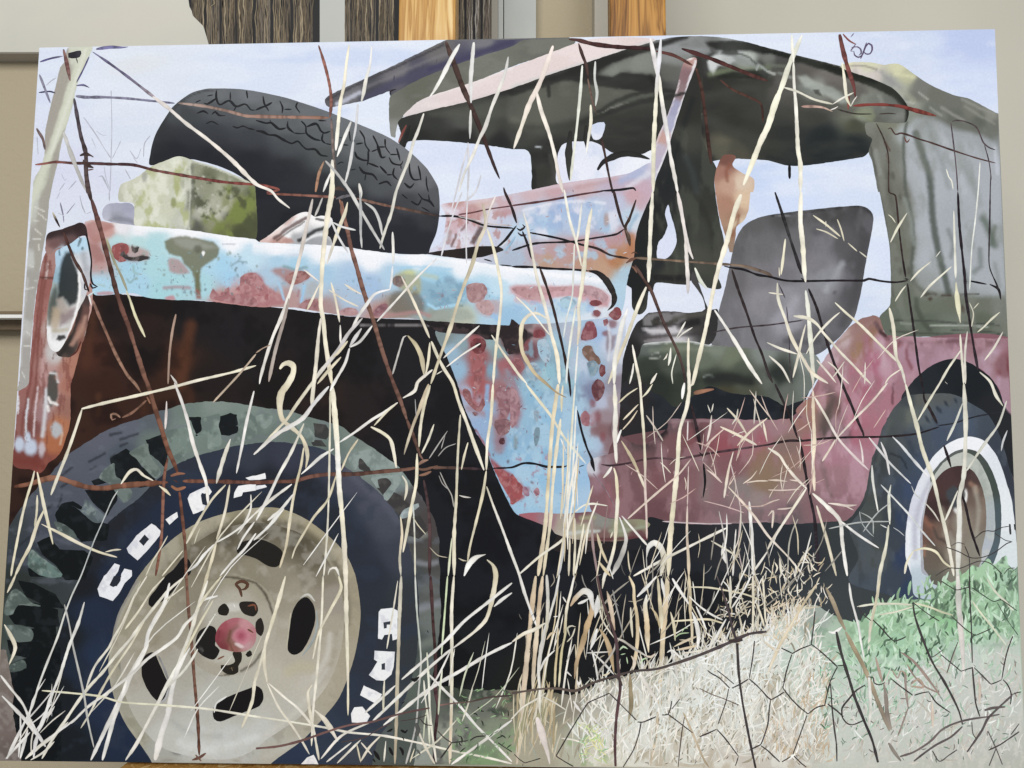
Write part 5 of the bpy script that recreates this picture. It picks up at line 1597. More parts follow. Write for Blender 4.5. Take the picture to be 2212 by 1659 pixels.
def sidewall(b):
    b.I('180 1260 1e2127,140 1380 1f2429,130 1500 1d2227,150 1620 1c2126,200 1200 23262d,260 1120 24272e,330 1060 262a33,400 1010 2c3240,470 990 303747,540 985 343a47,620 985 363a4a,700 1000 3b4050,760 1040 464a59,810 1090 494d5c,840 1130 444a58,865 1200 3a404d,880 1300 33383f,880 1420 343a40,850 1520 3c434c,780 1620 3f4652,'
        '200 1320 232f45,210 1420 25334c,220 1520 25314a,260 1600 222f46,170 1440 232d3f,240 1240 222c40,300 1160 242e44,360 1100 242e42,420 1060 232f46,500 1040 252b38,580 1040 242831,660 1060 242831,720 1110 262b34,760 1170 2a303c,800 1240 2b313d,820 1330 2c323c,810 1430 2e3440,770 1520 2f3848,700 1590 323d50,640 1640 2c3a52')
    b.L('12: 800 760 950 900 1100 1020 1220 1180', 14, '5a5e6d', 10, .6)
    b.M('2f3a4c', 40, .6, .1, .5)


paint_film('tyre_sidewall', fw, 'a: 175 1244 195 1190 217 1148 255 1110 300 1076 340 1035 375 1008 410 990 450 978 500 965 553 957 610 955 703 972 748 1010 778 1030 815 1060 840 1085 860 1117 876 1162 890 1204 902 1260 905 1330 900 1420 885 1480 860 1540 820 1590 780 1680 145 1680 128 1560 118 1460 124 1369 145 1300', sidewall, step=4, rag=1.5)

for co in ('02: 1640 300 1730 300 1740 400 1700 440 1660 400',
           '02: 1900 290 1990 260 2050 280 2040 350 1900 360',
           '02: 1890 370 2040 370 2060 410 1980 440 1900 430',
           '02: 1280 500 1390 460 1440 560 1420 700 1370 650 1310 600',
           '02: 985 660 1100 590 1160 640 1210 720 1280 760 1330 850 1200 870 1060 850 1000 780',
           '02: 800 840 850 820 920 850 820 870',
           '02: 760 930 860 930 1000 920 990 1000 920 1110 850 1050 800 1000',
           '02: 510 1140 560 1060 640 1040 720 1090 760 1160 900 1210 880 1320 700 1330 620 1250 530 1190',
           '02: 360 1390 450 1350 520 1440 700 1450 760 1500 700 1659 560 1659 500 1560 400 1480',
           '02: 260 1600 400 1580 520 1659 280 1659',
           '03: 190 60 300 80 460 160 520 260 400 250 240 170',
           '03: 110 340 140 260 300 250 460 300 470 420 300 430 150 400',
           '03: 270 470 460 440 480 600 300 600',
           '03: 100 570 260 570 480 620 480 760 260 700 120 670',
           '03: 100 830 300 760 480 800 480 1600 160 1600 100 1300 90 1000'):
    co = grow(co, 1.22)
    paint_film('tread_gap', fw, co, lambda b: (b.I('300 1000 171b1e,100 1300 15191b,100 1500 14181b'), b.M('262c2f', 16, .6, .08, .5)), step=4, rag=1.2, curve=False)
for co in ('12: 510 350 600 360 640 420 600 470 520 450',
           '12: 890 650 950 640 1000 720 980 760 900 730',
           '12: 1040 820 1130 810 1200 850 1170 920 1130 980 1060 900',
           '12: 1150 1020 1200 950 1300 1000 1330 1100 1240 1120',
           '12: 1260 1130 1400 1140 1480 1250 1400 1320 1290 1280',
           '12: 480 490 560 490 600 540 500 530'):
    co = grow(co, 1.2)
    paint_film('tread_gap', fw, co, lambda b: (b.I('700 950 3a3b3b,850 1080 3c3a3a'), b.M('55524f', 16, .58, .08, .6)), step=4, rag=1.2, curve=False)

for co, c0, c1 in (('02: 1600 420 1640 310 1700 440 1790 440 1800 560 1870 560 1920 500 1890 370 1900 260 1800 280 1740 300 1740 400 1690 440', '7b8c85', '5d6d68'),
                   ('02: 1120 590 1270 510 1290 610 1390 760 1340 815 1230 710 1180 650', '728079', '55635f'),
                   ('02: 860 800 980 680 1000 790 1070 850 1145 940 1080 1025 1020 965 950 870', '6c7a76', '525f5d'),
                   ('02: 620 1050 700 1080 740 1000 830 1070 905 1150 845 1205 760 1160 690 1090', '66737a', '4c585c'),
                   ('02: 470 1190 560 1215 640 1280 665 1330 600 1325 500 1260', '56625f', '3f4a48'),
                   ('02: 240 1560 270 1430 360 1500 500 1600 535 1665 380 1665 270 1600', '67807a', '43514d'),
                   ('03: 40 330 60 200 130 110 200 150 260 220 350 262 160 255 110 330', '66756f', '4a5652'),
                   ('03: 45 430 200 435 285 480 270 562 100 552', '5f6d69', '46524e'),
                   ('03: 70 780 200 725 225 790 105 835', '4d5a57', '3a4543'),
                   ('02: 1440 420 1600 380 1640 470 1600 620 1540 680 1480 560', '74857e', '566560'),
                   ('02: 2050 250 2150 240 2212 300 2212 440 2100 500 2010 500 2060 400', '788881', '5b6a65'),
                   ('12: 0 280 90 250 150 300 80 390 20 350', '80908a', '64736d'),
                   ('12: 340 330 430 350 500 440 500 500 430 480 370 400', '7a8a84', '5c6a66'),
                   ('12: 800 650 860 590 1010 565 1110 630 1245 725 1250 790 1010 790 990 740 900 640 880 700 870 740 830 730', '8a9a95', '6f7d79'),
                   ('12: 1000 810 1230 790 1250 850 1200 920 1130 1010 1100 960 1170 860 1130 815 1050 830 1070 900 1040 890', '8b9b97', '6d7b78'),
                   ('12: 1240 1150 1290 1080 1400 1035 1410 1060 1340 1110 1290 1160', 'a3b0b3', '7d8a8c')):
    paint_film('tread_block', fw, co, (lambda c0, c1: lambda b: (b.I('300 900 %s,600 880 %s,200 1050 %s,850 1020 %s' % (c0, c0, c0, c0)), b.M(c1, 18, .52, .1, .75), b.M('93a29c', 12, .64, .06, .5)))(c0, c1), step=3, rag=1.6)


def rim(b):
    b.I('300 1260 a09a83,260 1340 a19a84,245 1420 a39d88,250 1500 a8a493,290 1580 a8a692,350 1630 b3b5ae,350 1190 a19b82,420 1140 a0997e,480 1115 a39c80,560 1103 a79f82,620 1105 a89f80,680 1140 aaa083,730 1190 aba186,765 1260 aea388,772 1340 aba188,760 1420 b0a78f,730 1500 b3aa94,680 1560 b6b09d,600 1630 bfbfb4,'
        '320 1300 99927c,300 1400 a79f8b,310 1480 b3b0a3,340 1560 b9b9b0,420 1610 c6cbc9,500 1630 c3c6c3,560 1600 c0c2bb,380 1220 8f8872,440 1180 7e7660,500 1150 6b6350,560 1140 655d4c,620 1150 6a6251,680 1200 7c745f,720 1270 948b76,720 1350 a39a86,700 1420 b3aa95,660 1480 b5ae9b,640 1540 b4b0a0,'
        '400 1300 8b8370,430 1240 8f8872,400 1400 a8a190,380 1480 b6b3a8,430 1530 bfc1bb,460 1470 b4b3a0,500 1220 938b75,560 1220 8a826d,600 1260 9a937f,610 1350 aaa593,600 1430 b5b09f,570 1480 b9b7a4,520 1500 b7b8ac,450 1350 a5a090,500 1300 aaa592,540 1330 aba697,660 1300 a49c88')
    b.L('03: 1200 60 1060 300 980 540 950 760 970 1000 1080 1250 1230 1450', 6, 'b9b5a2', 3, .8)
    b.L('03: 1180 40 1020 340 970 560', 7, '8c8a8b', 4, .7)
    b.L('02: 1520 1560 1700 1380 1900 1270 2100 1210 2212 1200 12: 100 1210 300 1240 480 1330 620 1480 720 1659 13: 760 200 770 400', 20, '5f5845', 9, .8)
    b.L('12: 600 1480 700 1640 13: 740 200 720 500 600 900 400 1200', 8, 'b8b09a', 7, .6)
    b.L('13: 640 520 600 720 480 900', 10, 'cfcabd', 7, .6)
    b.L('13: 280 820 360 780 460 780', 20, 'c2bb95', 12, .5)
    b.L('13: 100 1340 300 1180 500 980 640 760', 14, 'bdb8ac', 9, .6)
    b.L('13: 80 1560 250 1480 380 1400', 10, 'd0d2ca', 7, .6)
    b.L('03: 1500 1420 1700 1480 1900 1470 2212 1400', 30, 'd6dcdb', 14, .85)
    b.L('03: 1350 1380 1450 1460', 7, '6b6d69', 4, .7)
    b.L('03: 1270 1330 1350 1400', 6, '6b6d69', 4, .7)
    b.Bs('292 1535 6 9 -40,262 1442 4 10 -30,380 1625 12 6 20', '77797a', .6, .7)
    b.L('03: 1360 1190 1400 1170', 5, 'd6d8d4', 3, .8)
    b.L('03: 1300 420 1280 560', 20, '9a8a76', 12, .5)
    b.L('03: 1420 80 1380 400 1360 560', 20, '7f7764', 14, .4)
    b.M('c0baa8', 34, .58, .1, .4)
    b.M('8b8574', 30, .62, .08, .35)
    b.tone(1.05, .90)


paint_film('rim_dish', fw, 'a: 300 1244 350 1185 412 1137 475 1112 553 1097 603 1098 653 1117 703 1152 743 1192 765 1235 775 1281 779 1331 771 1394 758 1444 733 1506 698 1551 653 1599 585 1650 560 1690 340 1690 327 1645 305 1611 270 1561 245 1501 234 1444 240 1389 255 1326 280 1278', rim, step=3.2, rag=.5)


def bowl(b):
    b.I('560 1145 575040,480 1160 5f5846,640 1165 5c5544,690 1210 6d6552,420 1195 716956,540 1175 756d5a,600 1190 7a725f,470 1195 857d69,385 1240 8a826d,340 1300 a09883,300 1380 a9a18c,285 1450 b0aa99,310 1530 bfbcb0,360 1590 cbcdc6,430 1610 d6dad8,500 1605 d0d4d2,560 1580 cfd1cb,'
        '620 1540 c6c4b8,670 1490 c9c4b4,700 1430 bdb5a3,715 1360 b0a793,722 1290 a1988a,705 1240 877f6c,420 1290 948c78,400 1360 a49d8b,400 1450 b5b1a3,440 1520 c3c4bc,520 1530 c0c0b4,600 1470 c4bfae,640 1420 bcb5a4,650 1360 b3ab99,640 1280 a29a87,600 1240 98907c,540 1225 938b76,480 1235 958d78,360 1500 bcb9ae')
    b.L('13: 280 830 380 780 470 790', 22, 'c6be9c', 10, .6)
    b.L('13: 640 500 610 700 500 880', 9, 'dad6ca', 6, .7)
    b.L('13: 700 500 660 740 540 950', 8, 'a39a86', 6, .6)
    b.L('13: 80 1380 280 1230 480 1010 620 800', 9, 'd9d6cb', 7, .6)
    b.L('03: 1560 1440 1750 1500 1950 1480 2212 1390', 16, 'e0e5e4', 9, .8)
    b.L('03: 1480 1250 1600 1330 1750 1380 1900 1380', 12, 'aeb0aa', 9, .5)
    b.L('03: 1360 520 1300 650 1220 700', 14, '8d8068', 10, .5)
    b.L('12: 400 0 430 80', 10, '77705d', 6, .5)
    b.L('13: 400 0 420 90', 12, '7d7766', 7, .6)
    b.M('c9c5b6', 30, .62, .1, .3)
    b.tone(1.0, .90)


paint_film('rim_bowl', fw, 'a: 553 1129 628 1144 673 1167 703 1204 727 1250 741 1300 743 1350 735 1410 713 1469 685 1510 653 1544 615 1572 578 1596 540 1625 490 1640 425 1636 350 1614 295 1556 265 1481 262 1419 287 1344 332 1269 390 1204 425 1172 475 1144', bowl, step=3, rag=.5)


def hubplate(b):
    b.I('420 1280 8b8471,450 1250 928b76,520 1245 9b947f,580 1270 a09985,595 1330 aca694,590 1400 b0aa9a,540 1440 b3ad9e,470 1430 aba593,420 1400 a19b8a,400 1340 99927f,510 1300 b2ad9d,470 1320 b5b1a3,540 1370 b0aa9b,480 1400 b9b4a6,530 1420 b5b2a0')
    b.L('03: 1640 110 1700 60 1850 20 2000 10 2212 60 13: 60 130 120 240 150 340', 5, '4a4234', 2, .85)
    b.L('03: 1530 560 1530 420 1570 300 1640 180', 4, '59513f', 2.5, .8)
    b.L('13: 150 200 200 330 200 440 180 520', 3, '9a7b55', 1.5, .8)
    b.B(503, 1312, 22, 9, 0, 'cfccc4', .5, .8)
    b.B(480, 1420, 30, 12, 0, 'c6c4b8', .6, .6)
    b.L('03: 1780 880 1900 870 1980 850', 4, '4b4436', 1.5, .85)
    b.L('03: 2080 820 2160 780 2212 730 13: 60 640', 5, '4d4537', 2, .8)


paint_film('hub_plate', fw, ell(497, 1352, 112, 100, -62), hubplate, step=3)
for co in ('03: 1225 850 1228 740 1260 680 1330 660 1370 740 1420 850 1455 940 1435 1050 1385 1095 1300 1020 1250 930',
           '03: 1285 250 1290 190 1350 110 1430 0 02: 1500 1600 1590 1495 1645 1540 1645 1640 03: 1570 30 1480 150 1400 220 1310 270',
           '02: 2045 1420 2080 1370 2212 1340 12: 100 1360 215 1430 235 1510 180 1580 100 1570 0 1510 02: 2120 1480 2060 1470',
           '13: 440 183 500 255 512 380 470 520 400 645 330 682 275 640 288 470 318 300 375 210',
           '03: 1840 1160 1880 1090 2000 1030 2180 960 13: 0 948 50 980 65 1060 30 1125 03: 2212 1140 2050 1200 1905 1258 1850 1235'):
    paint_film('rim_slot', fw, co, lambda b: (b.I('300 1450 1d1a1c,360 1260 1c1b1d,560 1190 24221f,650 1350 1b191b,500 1520 1b191b'),), step=5, rag=.4)
strokes('rim_slot_edge', fw, '''
16 8f8f90 03: 1370 690 1420 800 1470 940
18 a9a9aa 03: 1460 970 1430 1060 1380 1100
20 9aa3a0 13: 520 300 530 420 490 560 400 690
18 c6c5bb 13: 380 190 450 160 510 220
20 dcdcd8 03: 1850 1180 1870 1100 1960 1040
18 cfcfc9 03: 1850 1250 1900 1275
14 b9b29c 13: 300 320 280 480 260 640
''', jit=.3)
hub_cols = lambda b: (b.I('470 1370 8f3f49,480 1350 a5505a,500 1340 b0636d,530 1350 c98d93,540 1370 bc7a80,530 1390 c3969a,500 1400 9a5f57,485 1400 7d3a3f,515 1370 7b5a4c,510 1385 85604f'),
                      b.B(522, 1374, 20, 19, 0, 'c97f8d', .25, .95), b.B(521, 1373, 12, 12, 0, 'b75f72', .4, .9), b.B(521, 1374, 6, 6, 0, 'a84d62', .4, .9), b.B(517, 1394, 10, 4, 20, 'e6d3d2', .4, .8), b.L('03: 1990 470 1970 560 2010 640', 4, '6b4a35', 2, .8), b.L('03: 1900 480 1880 560 1920 620', 4, '7d2f3a', 3, .6))
for co, cs in (('03: 1690 560 1720 480 1800 430 1860 450 1870 520 1860 600 1900 640 1850 720 1770 700 1700 640', '22201f'),
               ('03: 1885 280 1940 235 1980 290 1960 340 1890 330', '26231f'), ('03: 2070 230 2200 225 2230 300 2190 350 2100 320', '2a2622'),
               ('03: 2120 680 2160 640 2180 680 2140 700', '26231f'), ('03: 2010 660 2080 650 2090 720 2060 780 2060 830 1990 855 1920 820 1910 770 1970 770 2030 740', '2b2620'),
               ('13: 0 400 40 360 70 440 50 520 0 480', '2c2622')):
    paint_film('lug_hole', fw, co, (lambda cs: lambda b: (b.I('500 1350 %s,430 1400 %s' % (cs, cs)), b.L('03: 1730 620 1750 650', 4, '6b6a66', 2, .6)))(cs), step=4, rag=.6)
paint_film('hub_cap', fw, '03: 1862 560 1875 470 1930 400 2020 362 2120 375 2200 440 2215 520 2190 600 2120 650 2020 655 1960 640 1900 620', hub_cols, step=2.5, rag=.5)
strokes('rust_mark', fw, '''
28 5a3c2c 03: 2090 180 2070 110 2040 70 2090 45 2140 70 2120 110 2080 120
20 7c4a32 03: 2140 260 2200 250 13: 0 300
30 6a4630 03: 2140 460 2190 490
24 7a4a34 03: 1880 720 1940 690
22 4c3a2a 03: 1980 800 2020 790
18 8a7a5a 03: 2000 790 2010 820
24 eceae6 03: 2020 240 2030 270
18 e6e3dd 03: 1850 330 1870 340
18 f0eeea 03: 1810 390 1820 410
''')

# raised white tyre lettering
paint_film('ground_strip', ground, '03: 0 640 50 640 75 760 95 860 120 1000 110 1150 130 1300 160 1450 170 1620 -60 1620 -60 640', lambda b: (b.I('5 1420 7d716a,15 1550 7a6c66,30 1640 6d605a'), b.M('948a84', 12, .55, .08, .6)), step=4, rag=2)
letters = [
    ('02: 1620 990 1640 950 1740 900 1800 880 1830 930 1810 960 1745 940 1735 960 1750 1040 1780 1050 1760 1090 1670 1125 1650 1080', 'C'),
    ('02: 1430 1170 1530 1105 1540 1150 1465 1215', '-'),
    ('02: 1095 1420 1180 1310 1310 1205 1345 1225 1390 1270 1380 1310 1290 1420 1190 1525 1110 1460', 'O'),
    ('03: 842 110 900 0 02: 920 1640 990 1550 1035 1565 1020 1620 1000 1650 03: 960 50 950 80 1010 90 1040 40 02: 1050 1640 1075 1595 1140 1610 1140 1659 03: 1080 60 1030 150 975 215 860 175', 'C'),
    ('02: 2020 985 2025 940 2060 880 2212 860 2212 920 2100 935 2090 965', 'P'),
    ('02: 2120 810 2180 795 2212 790 12: 80 770 85 820 0 830 02: 2150 830', 'P'),
    ('12: 0 880 80 870 95 890 0 915', 'P'),
    ('13: 1060 310 1080 285 1180 275 1225 300 1220 545 1180 555 1175 500 1110 510 1090 550 1055 540', 'R'),
    ('13: 1025 645 1200 655 1190 780 1170 850 1110 905 1040 900 975 855 1000 820 1050 740 1020 720', 'G'),
    ('13: 930 945 1090 1020 1040 1105 900 1030', 'I'),
    ('13: 820 1190 850 1135 920 1130 985 1210 960 1260 890 1270 830 1265', 'P'),
    ('13: 390 1625 440 1570 500 1545 540 1625', 'T'),
]
lcol = lambda b: (b.I('300 1200 e9e9ee,420 1080 f2f2f3,260 1270 eceef3,830 1340 eef0f2,800 1540 f3f3f4'), b.M('cfd2dd', 14, .6, .08, .7))
for co, ch in letters:
    paint_film('tyre_letter', fw, co, lcol, step=3, curve=False, rag=.6)
for co in ('02: 1200 1360 1250 1300 1290 1340 1240 1400', '02: 1740 960 1790 940 1795 1010 1770 1040 1750 1030', '03: 945 80 985 0 1050 0 1020 75 980 95',
           '13: 1100 400 1160 390 1165 420 1130 420 1130 450 1105 455', '13: 1085 760 1115 750 1115 810 1085 810'):
    paint_film('letter_counter', fw, co, lambda b: (b.I('300 1200 2a2f3a,830 1340 3a3f4a'),), step=4, curve=False, rag=.5)


# ---- grey fence post at the left edge
fence = new_empty('painted_fence', painting)
tag(fence, 'rusty wire fence with a grey post painted across the whole picture')


def post(b):
    b.I('160 120 c9ccbc,185 110 cdd3c0,175 160 c3c9b3,150 200 c8cdbb,140 160 a7a39a,130 200 a39e95,115 250 9f9a91,140 250 c6cbb8,125 300 c3c9b8,105 300 a39f96,105 350 c3c8b6,120 350 a09c92,90 400 c0c4b2,105 410 a29e93,80 450 bfc1b8,100 450 a29f97,75 520 a19e97,65 600 a3a09a,60 680 a5a29c,55 760 a6a29d,48 830 a9a6a2,70 420 c9cdc0,62 560 c0c2be,52 700 bcbbb8')
    b.G('00: 545 410 590 410 610 700 560 800 540 900 470 1100 430 1280 395 1340 385 1200 430 950 470 790 520 585 550 540', 'a49e94', 3, .9)
    b.G('00: 720 400 800 400 740 540 650 760 625 900 560 1110 500 1240 420 1440 340 1659 01: 300 60 240 400 250 200 270 0 00: 290 1620 350 1450 400 1330 470 1120 540 900 600 700', 'cdd1bd', 4, .9)
    b.G('00: 560 1110 530 1250 480 1450 440 1659 01: 430 60 400 300 350 660 300 700 300 400 340 60 00: 400 1600 460 1350 500 1240', 'a39f95', 3, .9)
    b.L('00: 740 430 640 740 560 980 440 1330', 6, 'e3e6da', 4, .5)
    b.L('01: 270 60 250 250 240 420', 4, 'd3d8d4', 2, .7)
    b.L('01: 240 750 200 1100 180 1500', 5, 'c7c6c4', 3, .6)
    for q in ('300 130 390 170', '330 180 400 240', '290 250 330 250', '300 320 360 370', '280 400 350 410', '230 835 285 830', '230 1210 260 1230', '210 1330 260 1330', '195 1560 215 1600', '260 640 290 650', '330 450 340 500', '300 770 330 770'):
        b.L('01: ' + q, 2.5, 'dcdcd4', 1.2, .8)


paint_film('fence_post', fence, '00: 600 405 795 400 740 540 700 640 660 760 630 900 570 1100 530 1250 500 1400 460 1560 440 1659 01: 425 80 405 300 370 500 345 680 310 880 285 1100 260 1400 245 1659 02: 165 60 140 60 01: 165 1659 215 900 260 300 280 0 00: 285 1640 290 1560 350 1450 385 1330 390 1150 430 950 470 790 520 585 555 540', post, step=3)
paint_film('post_clamp', fence, '00: 588 460 700 440 692 490 650 505 592 497', lambda b: (b.I('160 120 2c2c33,170 118 3a3a42'),), step=4)
rs = random.Random(11)


def scatter(name, n, poly, ln, wd, cols, ang, spread, bend=.09, parent=ground, dots=False, dens=None):
    P = np.array(pts(poly))
    lo, hi = P.min(0), P.max(0)
    items = []
    tries = 0
    while len(items) < n and tries < n * 30:
        tries += 1
        x, y = rs.uniform(lo[0], hi[0]), rs.uniform(lo[1], hi[1])
        if not inside(np.array([[x, y]]), P)[0]:
            continue
        if dens and rs.random() > dens(x, y):
            continue
        a = math.radians(rs.gauss(ang, spread))
        L = rs.uniform(*ln)
        b = rs.gauss(0, bend) * L
        dx, dy = math.cos(a), -math.sin(a)
        m = (x + dx * L / 2 - dy * b, y + dy * L / 2 + dx * b)
        Q = catmull([(x, y), m, (x + dx * L, y + dy * L)], step=max(2.5, L / 7))
        if not in_quad(Q, 2).all():
            continue
        items.append(ribbon(Q, rs.uniform(*wd), [rs.choice(cols)], (.3, .15), .2, seed=rs.randint(0, 9999), edge=.85))
    ZL[0] += 1.2e-4
    if items:
        return flush(name, parent, items, ZL[0], kind='stuff')


# crisp chips and freckles in the vehicle's paint
scatter('paint_chips', 80, 'a: 215 560 330 545 560 580 560 640 300 620 215 620', (2, 7), (1.4, 3.4), ['6f8790', '7d949b', '8aa39c', '5d6f78', '9c7a78'], 60, 60, 0, vehicle)
scatter('paint_chips', 60, 'a: 560 590 1080 630 1080 680 900 670 560 640', (2, 8), (1.4, 3.6), ['7fa0b4', '8f7274', '9cb9c8', 'b98f90', '7c6c62'], 40, 70, 0, vehicle)
scatter('paint_chips', 110, 'a: 975 760 1150 740 1260 800 1270 1080 1130 1090 1040 930', (2, 9), (1.4, 4), ['8a4a4e', '6f3b40', '7793a8', 'a9c9dc', '95666c', 'b5d6e6'], 80, 60, 0, vehicle)
scatter('paint_chips', 70, 'a: 1140 450 1360 420 1360 560 1330 680 1150 680 1110 560', (3, 10), (2, 5), ['b08a88', '8fb0d0', 'd6dbe8', 'a87a66', 'b3cfe0'], 70, 60, 0, vehicle)
scatter('paint_chips', 50, 'a: 1300 960 1660 930 1800 1090 1320 1090', (3, 10), (1.4, 3.4), ['7a4c53', 'b58a90', '936a5c', '6a4248'], 85, 40, 0, vehicle)

